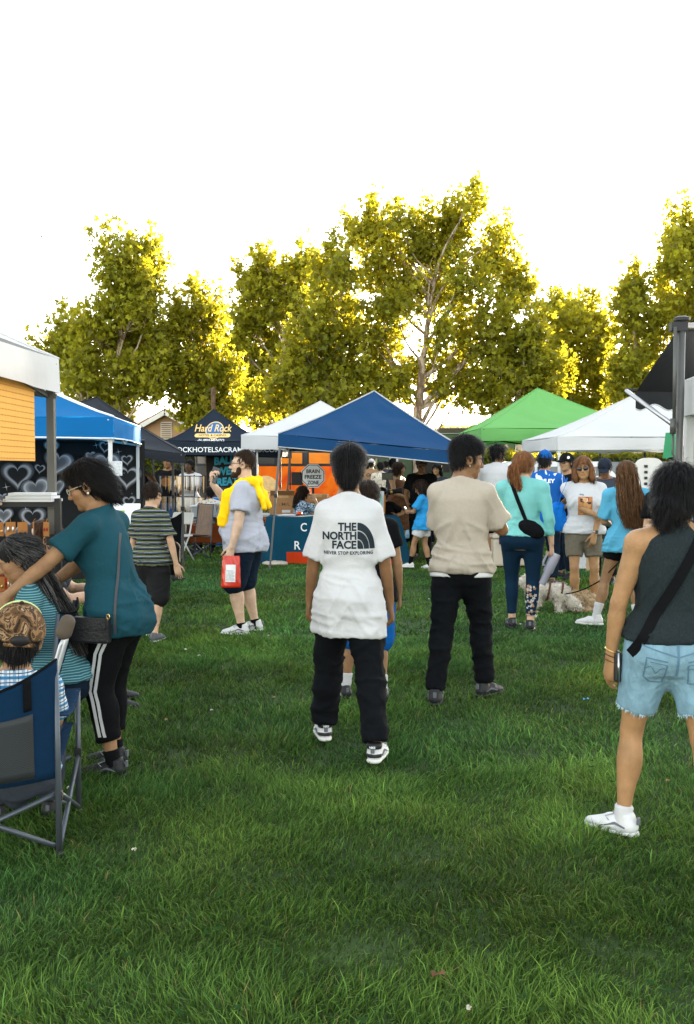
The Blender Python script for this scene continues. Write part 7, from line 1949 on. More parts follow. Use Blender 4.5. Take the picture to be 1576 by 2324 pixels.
def carton(label, c, size, rz=0, opened=False, text=None):
    t = thing('cardboard_box', label, 'box', c, rz, 'cardboard boxes under the dark blue tent'); sx, sy, sz = size
    q = MB(); q.box((0, 0, sz/2), (sx, sy, sz)); b = q.build('box_body', kraft2, t, False, .004)
    q = MB(); q.box((0, -sy/2 - .001, sz*.93), (sx*.5, .003, .05)); q.build('tape', mat('tape', sr(200, 160, 110), .4), b)
    if opened:
        for s_ in (-1, 1):
            q = MB(); q.box((0, s_*(sy/2 + .06), sz + .04), (sx*.98, .16, .006), Matrix.Rotation(s_*.6, 3, 'X')); q.build('flap', kraft2, t)
    if text:
        T = fit(text_np(text, 1, .01), sx*.62, sz*.16, -sx*.31, sz*.45); q = MB(); q.add([(x, -sy/2 - .004, y) for x, y, _ in T[0]], T[1]); q.build('lettering', mat('box_ink', (.10, .07, .05), .9), b)
    q = MB(); q.box((sx*.15, -sy/2 - .002, sz*.16), (sx*.34, .003, sz*.14)); q.build('shipping_label', wprint, b)
tb = thing('folding_table', 'plain folding table behind the seated woman holding cardboard boxes', 'table', (-.85, 18.05, 0))
q = MB(); q.box((0, 0, .70), (1.9, .65, .04)); q.build('table_top', mat('table_grey', (.5, .5, .5), .6), tb, False, .008)
for sx in (-1, 1):
    for sy in (-1, 1): q = MB(); q.bar((sx*.85, sy*.26, 0), (sx*.85, sy*.26, .68), .025); q.build('leg', m_grey_leg, tb)
carton('large cardboard box with dark printing and open flaps left of the seated woman', (at(640, 1100, 17.9).x, 17.95, .722), (.44, .40, .34), .1, True, 'S : M/L')
carton('cardboard box with printed name beside the octagonal sign', (at(722, 1100, 17.9).x, 17.9, .722), (.36, .36, .36), -.08, False, 'PORT &')
carton('cardboard box lying low behind the seated woman', (at(770, 1140, 17.9).x, 17.95, .722), (.40, .40, .30), .05)
carton('cardboard box on the grass beneath the boxes table', (at(650, 1200, 18.2).x, 18.0, 0), (.5, .4, .4), .2)
# octagonal sign
def octo():
    c = at(711, 1080, 21.2); t = thing('octagon_sign', 'white octagonal sign reading BRAIN FREEZE ZONE on a black post', 'sign', (c.x, c.y, 0)); R = 29*21.2/FOC
    def disc(r, y, m, name, par):
        P = [(r*math.cos(math.pi/8 + math.pi/4*k), r*math.sin(math.pi/8 + math.pi/4*k)) for k in range(8)]; q = MB(); q.prism(P, lambda p_: (p_[0], y, c.z + p_[1]), lambda p_: (p_[0], y + .012, c.z + p_[1])); return q.build(name, m, par)
    b = disc(R, 0, wprint, 'sign_plate', t); b2 = disc(R*.93, -.006, m_black_plastic, 'border', b); b3 = disc(R*.88, -.012, wprint, 'face', b)
    for i, s_ in enumerate(('BRAIN', 'FREEZE', 'ZONE')):
        w_ = R*(1.05, 1.3, .9)[i]; T = fit(text_np(s_, 1, .03), w_, R*.30, -w_/2, R*(.32 - .44*i) - .03); q = MB(); q.add([(x, -.017, c.z + y) for x, y, _ in T[0]], T[1]); q.build('lettering', m_black_plastic, b)
    q = MB(); q.bar((0, .03, 0), (0, .03, c.z + R*.8), .05); q.build('post', m_black_steel, t)
    q = MB(); q.box((-R*1.25, .04, c.z - .06), (R*.9, .08, .28)); q.build('speaker_box', m_black_plastic, t, False, .01)
octo()
# ------------------------------------------------------------------ food trucks
def truck(label, x0, x1, y, h, body_m, kind):
    cx = (x0 + x1)/2; W = (x1 - x0); t = thing('food_truck', label, 'truck', (cx, y + 1.1, 0)); D_ = 2.2
    q = MB(); q.box((0, 0, .45 + (h - .45)/2), (W, D_, h - .45)); b = q.build('truck_body', body_m, t, False, .06)
    for x in (-W*.32, W*.30):
        for sy in (-1, 1):
            q = MB(); q.lathe([(.36, -.11), (.38, -.07), (.38, .07), (.36, .11)], 20, (x, sy*(D_/2 - .12), .38), Euler((math.pi/2, 0, 0)).to_matrix()); w_ = q.build('wheel', RUB_B, t, 'auto')
            q = MB(); q.lathe([(.2, -.12), (.2, .12)], 14, (x, sy*(D_/2 - .12), .38), Euler((math.pi/2, 0, 0)).to_matrix()); q.build('rim', SILVER, w_, 'auto')
    f = -D_/2
    if kind == 'orange':
        q = MB(); q.box((W*.18, f - .008, 1.12), (W*.62, .012, .95)); pn = q.build('orange_panel', ramp_mat('orange_wrap', [(0, sr(214, 62, 10)), (.45, sr(240, 116, 20)), (.7, sr(226, 66, 12))], 1.4, .4, 2, const=False), b)
        for i in range(6):
            x = -W*.42 + i*W*.165
            q = MB(); q.box((x, f - .012, 1.92), (W*.145, .02, .62)); wf_ = q.build('window', m_black_plastic, b)
            is_orange = i in (3, 4)  # two panes take an orange base colour
            q = MB(); q.box((x, f - .024, 1.92), (W*.125, .008, .50)); q.build('pane', mat('orange_pane', sr(232, 130, 30), .25, .2, 2) if is_orange else mat('bus_glass', (.06, .055, .05), .12, .2, 1, spec=.7), wf_)
            q = MB(); q.box((x, f - .030, 1.98), (W*.125, .006, .025)); q.build('window_bar', m_black_plastic, wf_)
        V, F = ring_poly(0, .36, 0, 2*math.pi, 18, (-W*.08, .98)); q = MB(); q.add([(x, f - .022, y_) for x, y_, _ in V], F); q.build('cookie_picture', mat('cookie', sr(232, 190, 130), .7, .2, 12), b)
        V, F = ring_poly(0, .22, 0, math.pi, 14, (-W*.22, 1.02)); q = MB(); q.add([(x, f - .023, y_) for x, y_, _ in V], F); q.build('scoop_picture', mat('scoop', sr(90, 150, 60), .6, .2), b)
    else:
        q = MB(); q.box((0, f - .01, 1.75), (W*.5, .02, .7)); wf_ = q.build('serving_window', m_black_plastic, b)
        T = fit(text_np('Surf', 1, .03, shear=.3), 1.3, .30, -1.1, h - .52); q = MB(); q.add([(x, f - .015, y_) for x, y_, _ in T[0]], T[1]); q.build('lettering', wprint, b)
        q = MB(); q.box((0, f - .45, 2.15), (W*.5, .9, .03), Matrix.Rotation(.25, 3, 'X')); q.build('hatch', body_m, b)
    q = MB(); q.box((W*.1, 0, h + .1), (W*.3, .8, .2)); q.build('roof_vent', m_grey_leg, b, False, .03)
    return t
truck('black food truck with orange side panel and dark windows behind the white canopy', -4.2, .45, 27.5, 2.55, mat('truck_black', (.018, .018, .02), .3, .1, spec=.5), 'orange')
truck('dark green food truck with white lettering far behind the crowd', 1.0, 5.6, 33, 2.7, mat('truck_green', (.03, .085, .035), .35, .1, spec=.5), 'green')
def suv(label, loc, rz, m):
    t = thing('parked_car', label, 'car', loc, rz)
    prof = [(-2.25, .35), (-2.3, .75), (-2.15, .98), (-1.9, 1.05), (-1.45, 1.62), (-1.2, 1.70), (1.0, 1.70), (1.55, 1.08), (2.2, .95), (2.3, .7), (2.28, .35)]
    q = MB(); q.prism(prof, lambda p_: (p_[0], -.86 + (.12 if p_[1] > 1.2 else 0), p_[1]), lambda p_: (p_[0], .86 - (.12 if p_[1] > 1.2 else 0), p_[1])); b = q.build('body', m, t, 'auto', .05)
    g_ = mat('car_glass', (.02, .03, .035), .08, .05, spec=.8)
    for (xa, xb, ta, tb2) in ((-1.55, -.65, -1.25, -.65), (-.58, .30, -.58, .30), (.37, 1.35, .37, .95)):
        for sy in (-1, 1):
            q = MB(); q.add([(xa, sy*.80, 1.08), (xb, sy*.80, 1.08), (tb2, sy*.765, 1.58), (ta, sy*.765, 1.58), (xa, sy*.83, 1.08), (xb, sy*.83, 1.08), (tb2, sy*.785, 1.58), (ta, sy*.785, 1.58)], [(0, 1, 2, 3), (4, 5, 6, 7), (0, 1, 5, 4), (1, 2, 6, 5), (2, 3, 7, 6), (3, 0, 4, 7)]); q.build('side_window', g_, b)
    for x in (-1.4, 1.45):
        for sy in (-1, 1):
            q = MB(); q.lathe([(.33, -.11), (.35, -.07), (.35, .07), (.33, .11)], 18, (x, sy*.80, .35), Euler((math.pi/2, 0, 0)).to_matrix()); w_ = q.build('wheel', RUB_B, t, 'auto'); q = MB(); q.lathe([(.21, -.12), (.21, .12)], 12, (x, sy*.80, .35), Euler((math.pi/2, 0, 0)).to_matrix()); q.build('rim', SILVER, w_, 'auto')
    for sy in (-1, 1):
        q = MB(); q.box((2.24, sy*.62, .80), (.1, .3, .14)); q.build('headlight', mat('lamp_glass', (.6, .6, .62), .1, spec=.8), b, False, .02)
suv('white sport utility car parked before the hedge behind the right tent', (at(1262, 1060, 23.5).x, 23.8, 0), .06, mat('car_white', (.66, .67, .68), .25, .02, spec=.5, coat=.5))
suv('dark car parked behind the white oval panel', (at(1462, 1060, 24.5).x, 25.0, 0), -.05, mat('car_grey', (.10, .11, .12), .25, .02, spec=.5, coat=.5))
# ------------------------------------------------------------------ left middle ground
def fold_chair():
    d = 16.3; t = thing('folding_chair', 'white plastic folding chair left of the tan camp chair', 'chair', (at(403, 1200, d).x, d, 0), math.radians(150)); wpl = mat('white_plastic', (.70, .69, .66), .5, .04)
    for sd in (-1, 1):
        q = MB(); q.tube([(sd*.21, .22, 0), (sd*.21, -.05, .45), (sd*.20, -.16, .80)], .013, 8); q.build('frame_tube', wpl, t, True)
        q = MB(); q.tube([(sd*.18, -.22, 0), (sd*.18, .12, .44)], .012, 8); q.build('leg', wpl, t, True)
    q = MB(); q.box((0, -.15, .72), (.42, .03, .20), Matrix.Rotation(.25, 3, 'X')); q.build('backrest', wpl, t, False, .02)
    q = MB(); q.box((0, .03, .44), (.40, .38, .03)); q.build('seat', wpl, t, False, .012)
fold_chair()
camp_chair('tan and grey striped camp chair on the grass in front of the wagon', (at(448, 1250, 16.9).x, 16.9, 0), 128, ramp_mat('tan_stripe', [(0, sr(146, 122, 104)), (.5, sr(120, 108, 104)), (.7, sr(170, 140, 118))], 9, .85, 2, (6, 6, .5)), .92, .26, .42, .62, 1.0, None, .04, .0)
camp_chair('black camp chair behind the boy in stripes', (at(366, 1200, 14.9).x, 14.9, 0), 30, F_BLACK, .88, .27, .42, .6)
def wagon():
    d = 17.6; t = thing('folding_wagon', 'rust orange folding wagon with black frame on the grass', 'wagon', (at(482, 1225, d).x, d, 0), .05)
    q = MB(); q.box((0, 0, .40), (.80, .50, .32)); b = q.build('fabric_tub', fabric('rust', sr(120, 58, 26), bump=.4, bscale=14), t, False, .02)
    for x in (-.40, .40):
        for sy in (-1, 1):
            q = MB(); q.bar((x, sy*.26, .16), (x, sy*.26, .66), .025); q.build('frame_post', m_black_steel, t)
            q = MB(); q.lathe([(.075, -.03), (.085, -.02), (.085, .02), (.075, .03)], 14, (x*.8, sy*.24, .085), Euler((math.pi/2, 0, 0)).to_matrix()); q.build('wheel', RUB_B, t, 'auto')
    q = MB(); q.tube([(-.4, -.26, .62), (-.3, -.27, .68), (.3, -.27, .68), (.4, -.26, .62)], .012, 8); q.bar((-.4, -.265, .22), (.4, -.265, .22), .022); q.build('rail', m_black_steel, t)
    clear = mat('clear_plastic', (.52, .56, .60), .25, .12, 6, trans=.35, spec=.5)
    for i, (dx, dz, ry, lab) in enumerate(((-.12, .64, .12, 'clear plastic storage bin tipped on top of the wagon'), (.24, .58, -.42, 'clear storage bin sliding off the right end of the wagon'))):
        tt = thing('storage_bin', lab, 'bin', t.location + Vector((dx, 0, dz)), .1, 'clear storage bins on the wagon'); tt.rotation_euler = (0, -ry, .1)
        q = MB(); q.box((0, 0, .13), (.44, .32, .24)); q.build('tub', clear, tt, False, .02); q = MB(); q.box((0, 0, .262), (.48, .36, .03)); q.build('lid', mat('bin_lid', (.62, .65, .68), .4), tt, False, .01)
wagon()
def bin_(d=19.2):
    t = thing('trash_bin', 'tall bright blue bin behind the orange safety net', 'bin', (at(506, 1130, d).x, d, 0)); m = mat('bin_blue', sr(24, 120, 190), .5, .08, 3)
    q = MB(); V = []
    for z, w_ in ((.06, .22), (.92, .28)): V += [(-w_, -w_, z), (w_, -w_, z), (w_, w_, z), (-w_, w_, z)]
    q.add(V, [(0, 3, 2, 1), (4, 5, 6, 7)] + [(i, (i+1) % 4, 4 + (i+1) % 4, 4 + i) for i in range(4)]); q.build('bin_body', m, t, False, .02)
    q = MB(); q.box((0, 0, .95), (.62, .62, .06)); q.build('lid', m, t, False, .02)
    for x in (-.14, 0, .14): q = MB(); q.bar((x, -.235, .12), (x, -.278, .86), .03, .02); q.build('rib', m, t)
bin_()
def net(label, pts, z0, z1, step=.11):
    a, b = Vector(pts[0]), Vector(pts[1]); L = (b - a).length; u = (b - a).normalized(); t = thing('safety_net', label, 'fence', a, 0, 'orange safety nets'); om = mat('net_orange', sr(220, 74, 20), .6)
    q = MB(); n = int(L/step)
    for i in range(n + 1):
        s_ = .02*math.sin(i*.7); q.bar(u*(i*step) + Vector((0, s_, z0)), u*(i*step) + Vector((0, s_, z1)), .012, .004)
        for k in range(int((z1 - z0)/.07)):
            if i % 1 == 0: q.bar(u*(i*step - .018) + Vector((0, s_, z0 + .07*k)), u*(i*step + .018) + Vector((0, s_, z0 + .07*k)), .006, .014)
    for z in np.arange(z0, z1 + .01, (z1 - z0)/5): q.bar(u*0 + Vector((0, 0, z)), u*L + Vector((0, 0, z)), .004, .010)
    o = q.build('netting', om, t); o['kind'] = 'stuff'
    for i in range(int(L/1.6) + 1): q = MB(); q.bar(u*(1.6*i) + Vector((0, .02, 0)), u*(1.6*i) + Vector((0, .02, z1 + .08)), .022); q.build('stake', m_black_steel, t)
net('orange safety netting stretched in front of the blue bin', [(at(470, 1100, 18.9).x, 18.9, 0), (at(660, 1100, 18.9).x, 18.9, 0)], .25, 1.08)
net('orange safety netting near the man in grey shorts', [(at(862, 1150, 20.9).x, 20.9, 0), (at(912, 1150, 20.9).x, 20.9, 0)], .1, .98)
def treat_sign():
    d = 22.0; c = at(515, 1068, d + 2.9); t = thing('treat_sign', 'black banner with hand-drawn bright blue letters hanging behind the navy tent', 'banner', (c.x, d + 2.9, 0)); s_ = (d + 2.9)/FOC
    q = MB(); q.box((0, 0, c.z), (92*s_, .02, 76*s_)); b = q.build('banner', mat('banner_black', (.012, .012, .014), .7), t)
    for i, (w_, txt) in enumerate(((56, 'BALLS'), (64, 'SWEET'), (70, 'TREATS'))):
        T = fit(text_np(txt, 1, .05), w_*s_, 19*s_, -w_*.5*s_, (14 - 24*i)*s_); q = MB(); q.add([(x, -.016, c.z + y + .08*x) for x, y, _ in T[0]], T[1]); q.build('lettering', mat('letter_blue', sr(60, 170, 205), .7), b)
    for x in (-46, 46): q = MB(); q.bar((x*s_, .02, 0), (x*s_, .02, c.z + 40*s_), .04); q.build('pole', mat('wood_pole', (.25, .15, .08), .8), t)
treat_sign()
def necklace_rack(label, x, d, rz, seed):
    t = thing('necklace_rack', label, 'rack', (at(x, 1100, d).x, d, 0), rz, 'racks of hanging necklaces'); rng = np.random.default_rng(seed)
    for sx in (-.32, .32): q = MB(); q.bar((sx, 0, 0), (sx, 0, 1.42), .02); q.build('upright', m_black_steel, t)
    tones = [GOLD, SILVER, m_black_steel, mat('bead_tan', (.4, .28, .16), .5), mat('bead_pale', (.6, .58, .55), .5)]
    for z in (1.40, 1.02, .64):
        q = MB(); q.bar((-.32, 0, z), (.32, 0, z), .016); q.build('rail', m_black_steel, t)
        for i in range(20):
            x_ = -.30 + i*.0315; ln = .20 + .14*rng.random(); q = MB(); q.tube([(x_ - .008, -.02, z), (x_ - .006, -.02, z - ln*.7), (x_, -.022, z - ln), (x_ + .006, -.02, z - ln*.7), (x_ + .008, -.02, z)], .0038, 4); q.build('necklace', tones[rng.integers(5)], t)
necklace_rack('necklace rack turned toward the bearded man, crowded with chains', 434, 18.0, -.5, 3)
necklace_rack('necklace rack farther back under the black canopy', 402, 18.4, .2, 4)
def easel():
    d = 9.6; c = at(286, 1155, d); t = thing('drawing_board', 'white drawing board with small sketches beside the hearts backdrop', 'board', (c.x, d, 0))
    q = MB(); q.box((0, 0, c.z - .05), (.26, .02, .22), Matrix.Rotation(-.5, 3, 'X')); b = q.build('board', wprint, t); q = MB(); q.box((-.06, -.022, c.z - .05), (.10, .004, .08), Matrix.Rotation(-.5, 3, 'X')); q.build('sketch', mat('sketch_green', sr(130, 160, 50), .8, .4, 60), b)
    q = MB(); q.bar((-.1, .05, 0), (-.05, .03, c.z), .02); q.bar((.1, .05, 0), (.05, .03, c.z), .02); q.build('leg', m_black_steel, t)
easel()
# ------------------------------------------------------------------ middle: camera on tripod, timber
def camera_rig():
    d = 17.6; c = at(872, 1122, d); t = thing('video_camera', 'black camera with long lens on a tripod by the table', 'camera', (c.x, d, 0))
    q = MB(); q.box((0, 0, c.z), (.14, .12, .13)); b = q.build('camera_body', m_black_plastic, t, False, .015)
    R = Matrix.Rotation(math.radians(80), 3, 'Y')
    q = MB(); q.lathe([(.045, .06), (.05, .1), (.05, .16), (.042, .18), (.042, .24), (.052, .26), (.052, .32), (.04, .325)], 16, (0, 0, c.z + .02), R); ln = q.build('lens', m_black_plastic, t, 'auto')
    q = MB(); q.lathe([(.0515, .11), (.0515, .15)], 16, (0, 0, c.z + .02), R); q.build('lens_ring', GOLD, ln, 'auto')
    q = MB(); q.box((.06, -.02, c.z + .32), (.20, .03, .13)); q.build('monitor', mat('screen', (.03, .05, .03), .2, .3, 14), t, False, .006)
    q = MB(); q.bar((.03, 0, c.z + .06), (.05, 0, c.z + .27), .02); q.build('monitor_arm', m_black_steel, t)
    for a in (0, 2.1, 4.2): q = MB(); q.tube([(0, 0, c.z - .07), (.38*math.cos(a), .38*math.sin(a), 0)], .014, 6); q.build('tripod_leg', m_black_steel, t, True)
camera_rig()
for i, (x, y, sx, lab) in enumerate(((884, 1224, .42, 'pale timber block on the ground near the netting'), (891, 1216, .30, 'short timber block stacked behind the longer one'), (856, 1246, .22, 'pale timber end by the right corner of the table'))):
    g_ = gd(x, y); tt = MB(); tt.box((0, 0, .06), (sx, .14, .12)); o = tt.build('timber_block', mat('timber', (.48, .36, .24), .8, .15, 8), None, False, .005); o.location = g_; o.rotation_euler = (0, 0, .2*i); tag(o, lab, 'timber', 'timber blocks on the ground')
# ------------------------------------------------------------------ right side
def foam_sign():
    d = 14.75; a = at(1262, 1296, d); b_ = at(1330, 1296, d); t = thing('notice_board', 'white speckled board with blue lettering between two wooden posts', 'sign', ((a.x + b_.x)/2, d, 0)); W = b_.x - a.x
    q = MB(); q.box((0, 0, .55), (W, .04, .98)); p_ = q.build('board', ramp_mat('speckled_foam', [(0, (.60, .61, .64)), (.52, (.70, .71, .73)), (.6, (.48, .50, .55))], 40, .9, 3), t)
    for x in (-W/2 - .03, W/2 + .03): q = MB(); q.bar((x, 0, 0), (x, 0, 1.12), .045, .06); q.build('post', mat('raw_wood', (.50, .34, .20), .8, .15, 6), t)
    q = MB(); q.box((0, -.024, .52), (W*.62, .006, .62)); sh_ = q.build('poster', wprint, p_)
    T = fit(text_np('GRAD', 1, .02), .17, .055, -.15, .30); q = MB(); q.add([(x, -.03, y) for x, y, _ in T[0]], T[1]); q.build('lettering', mat('pale_blue_ink', sr(60, 130, 175), .8), sh_)
    rng = np.random.default_rng(3); q = MB()
    for i in range(14):
        x, z = rng.uniform(-.1, .06), rng.uniform(.46, .66); q.bar((x, -.029, z), (x + .03*rng.normal(), -.029, z + .03*rng.normal()), .006, .003, (0, 1, 0))
    q.build('ink_drawing', INK, sh_)
foam_sign()
def cooler():
    d = 15.5; c = at(1157, 1200, d); t = thing('cooler_box', 'large tan hard cooler on the grass behind the mint woman', 'cooler', (c.x, d, 0), .1); m = mat('cooler_tan', sr(196, 184, 166), .5, .05)
    q = MB(); q.box((0, 0, .25), (.62, .42, .42)); b = q.build('tub', m, t, False, .03); q = MB(); q.box((0, 0, .50), (.65, .45, .07)); q.build('lid', m, t, False, .02)
    for x in (-.2, .2): q = MB(); q.box((x, -.235, .44), (.05, .03, .12)); q.build('latch', m_black_plastic, t, False, .006)
    for x in (-.26, .26):
        for y in (-.16, .16): q = MB(); q.box((x, y, .02), (.06, .06, .04)); q.build('foot', RUB_B, t)
cooler()
def side_table():
    d = 12.6; c = at(1412, 1165, d); t = thing('folding_table', 'bright blue folding table under the right white tent', 'table', (c.x + .3, d, 0)); z = c.z
    q = MB(); q.box((0, 0, z), (1.3, .6, .03)); q.build('table_top', mat('blue_plastic', sr(20, 100, 180), .5), t, False, .008)
    for x in (-.58, .58):
        for y in (-.24, .24): q = MB(); q.bar((x, y, 0), (x, y, z - .015), .022); q.build('leg', m_black_steel, t)
    q = MB(); q.box((0, 0, .006), (.5, .34, .012), Matrix.Rotation(.2, 3, 'Z')); o = q.build('paper_pad', wprint); o.location = (c.x + .25, d - .05, z + .016); tag(o, 'white paper pad on the bright blue folding table', 'paper')
side_table()
def oval_panel():
    d = 12.9; c = at(1470, 1075, d); s_ = d/FOC; t = thing('oval_panel', 'white rounded panel with black hinge marks standing by the tent leg', 'panel', (c.x, d, 0))
    P = [(33*s_*math.copysign(abs(math.cos(a))**.75, math.cos(a)), 36*s_*math.copysign(abs(math.sin(a))**.6, math.sin(a))) for a in np.linspace(0, 2*math.pi, 29)[:-1]]
    q = MB(); q.prism(P, lambda p_: (p_[0] + .12*p_[1], -.02, c.z + p_[1]), lambda p_: (p_[0] + .12*p_[1], .03, c.z + p_[1])); b = q.build('shell', mat('off_white', (.58, .56, .52), .5, .05), t, 'auto')
    for i in range(4): q = MB(); q.box((-.03, -.03, c.z - .13 + .075*i), (.04, .02, .035)); q.build('hinge', m_black_plastic, b, False, .004)
    q = MB(); q.bar((.02, .05, 0), (.02, .05, c.z), .03); q.build('stand', m_grey_leg, t)
oval_panel()
def green_panel():
    d = 8.75; a = at(1522, 1010, d); s_ = d/FOC; t = thing('green_card', 'green folded card panel behind the awning pole', 'panel', (a.x, d, 0)); z0, z1 = at(0, 1040, d).z, at(0, 982, d).z
    gm = mat('green_card', sr(62, 150, 104), .8, .05); q = MB(); q.add([(-17*s_, 0, z0), (9*s_, -.02, z0 - .01), (9*s_, -.02, z1), (-11*s_, 0, z1), (-17*s_, .006, z0), (9*s_, -.014, z0 - .01), (9*s_, -.014, z1), (-11*s_, .006, z1)], [(0, 1, 2, 3), (7, 6, 5, 4), (0, 4, 5, 1), (1, 5, 6, 2), (2, 6, 7, 3), (3, 7, 4, 0)]); q.build('front_leaf', gm, t)
    q = MB(); q.add([(20*s_, -.02, z0 - .01), (28*s_, .12, z0), (36*s_, .12, z1 - .02), (20*s_, -.02, z1), (20*s_, -.014, z0 - .01), (28*s_, .126, z0), (36*s_, .126, z1 - .02), (20*s_, -.014, z1)], [(0, 1, 2, 3), (7, 6, 5, 4), (0, 4, 5, 1), (1, 5, 6, 2), (2, 6, 7, 3), (3, 7, 4, 0)]); q.build('side_leaf', mat('green_card_shaded', sr(36, 92, 66), .8), t)  # side leaf of the same card; its shade is put into a darker green
    q = MB(); q.bar((4*s_, .01, 0), (4*s_, .01, z1), .02); q.build('stick', m_grey_leg, t)
green_panel()
# ------------------------------------------------------------------ dogs
def furry(name, v, g, col, n, ln, parent, seed, curl=.4):
    V, F = v.mesh(g); N = vnormals(V, F); V = V + N*(.016*(fbm(V*38, seed, 2) - .45))[:, None]; N = vnormals(V, F)
    rng = np.random.default_rng(seed); i = rng.integers(0, len(V), n); p0 = V[i]; nn = N[i]; col = np.array(col)
    C = col[None]*(.78 + .4*noise3(V*30, seed))[:, None]
    d = nn*.5 + np.array([0, 0, -.55]) + rng.normal(size=(n, 3))*curl; d /= np.linalg.norm(d, axis=1)[:, None]
    p1 = p0 + d*ln*.5; d2 = d + rng.normal(size=(n, 3))*curl + np.array([0, 0, -.3]); p2 = p1 + d2*ln*.4
    s_ = np.cross(d, rng.normal(size=(n, 3))); s_ = s_/np.linalg.norm(s_, axis=1)[:, None]*.0035
    SV = np.stack([p0 - s_, p0 + s_, p1 - s_*.8, p1 + s_*.8, p2], 1).reshape(-1, 3); o = len(V) + np.arange(n)*5
    V2 = np.vstack([V, SV]); cs = np.repeat((col[None]*(.75 + .5*rng.random(n))[:, None])[:, None], 5, 1).reshape(-1, 3)
    return link(name, mesh_np(name, V2, [np.vstack([F, np.stack([o, o+1, o+3, o+2], 1)]), np.stack([o+2, o+3, o+4], 1)], mat('fur', (.5, .5, .5), .85, .1, attr='col', spec=.1), True, np.vstack([C, cs])), parent)
def dog_white():
    g_ = gd(1248, 1391); t = thing('dog', 'white curly-coated dog in brown harness lowering its head', 'dog', g_, math.radians(-6), 'dogs on the grass'); v = Vol()
    # local: x forward (right in the picture)
    v.bone((-.17, 0, .24), (.10, 0, .235), [(0, .078), (.4, .075), (1, .088)], .04); v.ell((.09, 0, .215), (.085, .075, .095), None, .04)
    v.bone((.12, 0, .25), (.20, -.02, .15), (.062, .055), .03); v.ell((.235, -.025, .115), (.068, .056, .055), None, .03); v.bone((.26, -.025, .10), (.315, -.03, .075), (.036, .028), .02)
    for sy in (-.06, .02): v.ell((.215, sy - .005, .125), (.022, .012, .045), frame(0, 30, 0), .01)
    for sy in (-1, 1):
        v.bone((.11, sy*.05, .20), (.10 + .015*sy, sy*.052, .10), (.042, .030), .03); v.bone((.10 + .015*sy, sy*.052, .10), (.12 + .03*sy, sy*.052, .018), (.028, .026), .02); v.ell((.135 + .03*sy, sy*.052, .018), (.034, .024, .018), None, .015)
        v.bone((-.17, sy*.05, .22), (-.13, sy*.055, .13), (.062, .040), .03); v.bone((-.13, sy*.055, .13), (-.205, sy*.055, .085), (.036, .026), .02); v.bone((-.205, sy*.055, .085), (-.19, sy*.055, .018), (.025, .025), .02); v.ell((-.172, sy*.055, .018), (.034, .024, .018), None, .015)
    v.bone((-.22, 0, .27), (-.29, 0, .34), (.030, .036), .03); v.bone((-.29, 0, .34), (-.25, 0, .40), (.038, .02), .02)
    furry('body', v, .010, (.58, .53, .46), 2600, .035, t, 3)
    q = MB(); q.ico((.338, -.032, .082), (.014, .014, .012)); q.build('nose', m_black_plastic, t, True)
    hm = mat('harness_leather', (.10, .035, .015), .55)
    for x, r_ in ((-.02, .098), (.115, .102)):
        pts = [Vector((x + .02*math.sin(a), r_*.92*math.cos(a), .232 + r_*math.sin(a))) for a in np.linspace(0, 2*math.pi, 25)]; band_strip('harness_band', pts, [p_ - Vector((x, 0, .232)) for p_ in pts], .022, .005, hm, t)
    pts = [Vector((-.02, 0, .335)), Vector((.05, 0, .342)), Vector((.12, 0, .34))]; band_strip('harness_back', pts, [(0, 0, 1)]*3, .03, .006, hm, t)
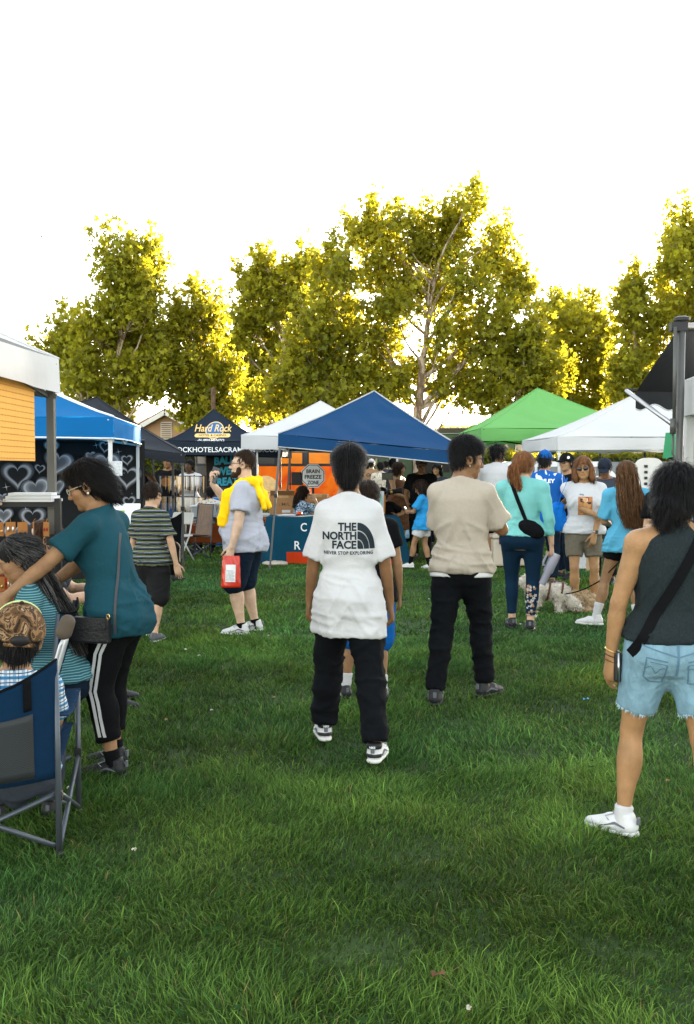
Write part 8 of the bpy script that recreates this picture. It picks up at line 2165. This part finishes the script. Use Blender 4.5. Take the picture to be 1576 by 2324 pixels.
def dog_tan():
    g_ = gd(1320, 1387); t = thing('dog', 'shaggy tan dog lying curled on the grass', 'dog', g_, math.radians(10), 'dogs on the grass'); v = Vol()
    v.bone((-.12, .04, .11), (.10, .02, .10), [(0, .095), (.5, .105), (1, .10)], .05); v.ell((.11, .0, .075), (.09, .10, .075), None, .05); v.ell((-.15, .02, .18), (.075, .07, .075), None, .04)
    v.bone((-.16, .0, .17), (-.21, -.06, .145), (.05, .036), .03); v.bone((-.10, -.06, .03), (.0, -.11, .025), (.035, .028), .02); v.bone((.10, -.05, .03), (.02, -.12, .025), (.04, .028), .02); v.bone((.18, .04, .06), (.16, -.08, .03), (.04, .02), .03)
    for sy in (-.05, .07): v.ell((-.12, sy, .19), (.024, .015, .05), None, .01)
    furry('body', v, .011, (.47, .34, .21), 3000, .05, t, 5)
    q = MB(); q.ico((-.235, -.085, .15), (.013, .013, .011)); q.build('nose', m_black_plastic, t, True)
    band_strip('collar', [Vector((-.10 + .075*math.cos(a)*.4, .02 + .078*math.cos(a), .17 + .085*math.sin(a))) for a in np.linspace(0, 2*math.pi, 19)], [(math.cos(a)*.3, math.cos(a), math.sin(a)) for a in np.linspace(0, 2*math.pi, 19)], .02, .004, mat('collar_blue', (.03, .06, .08), .6), t)
dog_white(); dog_tan()
def leash():
    a = gd(1275, 1391) + Vector((0, .0, .20)); b = at(1362, 1318, 9.75); c = at(1420, 1262, 9.35); t = MB(); P = [a.lerp(b, i/8) + Vector((0, 0, -.03*math.sin(math.pi*i/8))) for i in range(9)] + [b.lerp(c, i/4) for i in range(1, 5)]
    t.tube(P, .0065, 6); o = t.build('leash', F_BLACK, None, True); tag(o, 'black leash running from the tan dog toward the long-haired girl', 'leash')
leash()
def litter(name, label, x, y, m, s_=.03):
    g_ = gd(x, y); q = MB(); q.add([(-s_, -s_*.5, 0), (0, -s_*.6, .012), (s_, -s_*.3, .004), (s_*.9, s_*.5, .014), (0, s_*.6, .002), (-s_, s_*.4, .012)], [(0, 1, 4, 5), (1, 2, 3, 4)]); o = q.build(name, m); o.location = g_ + Vector((0, 0, .055)); tag(o, label, 'litter')
litter('wrapper', 'small bright blue scrap lying in the grass right of centre', 1330, 1607, mat('scrap_blue', sr(60, 150, 210), .5), .018)
litter('wrapper', 'small red scrap in the grass beside the nearest chair leg', 103, 1842, mat('scrap_red', sr(200, 50, 20), .5), .022)
litter('dry_leaf', 'dry brown leaf in the grass near the bottom edge', 995, 2255, mat('dry_leaf', (.12, .05, .02), .8), .02)
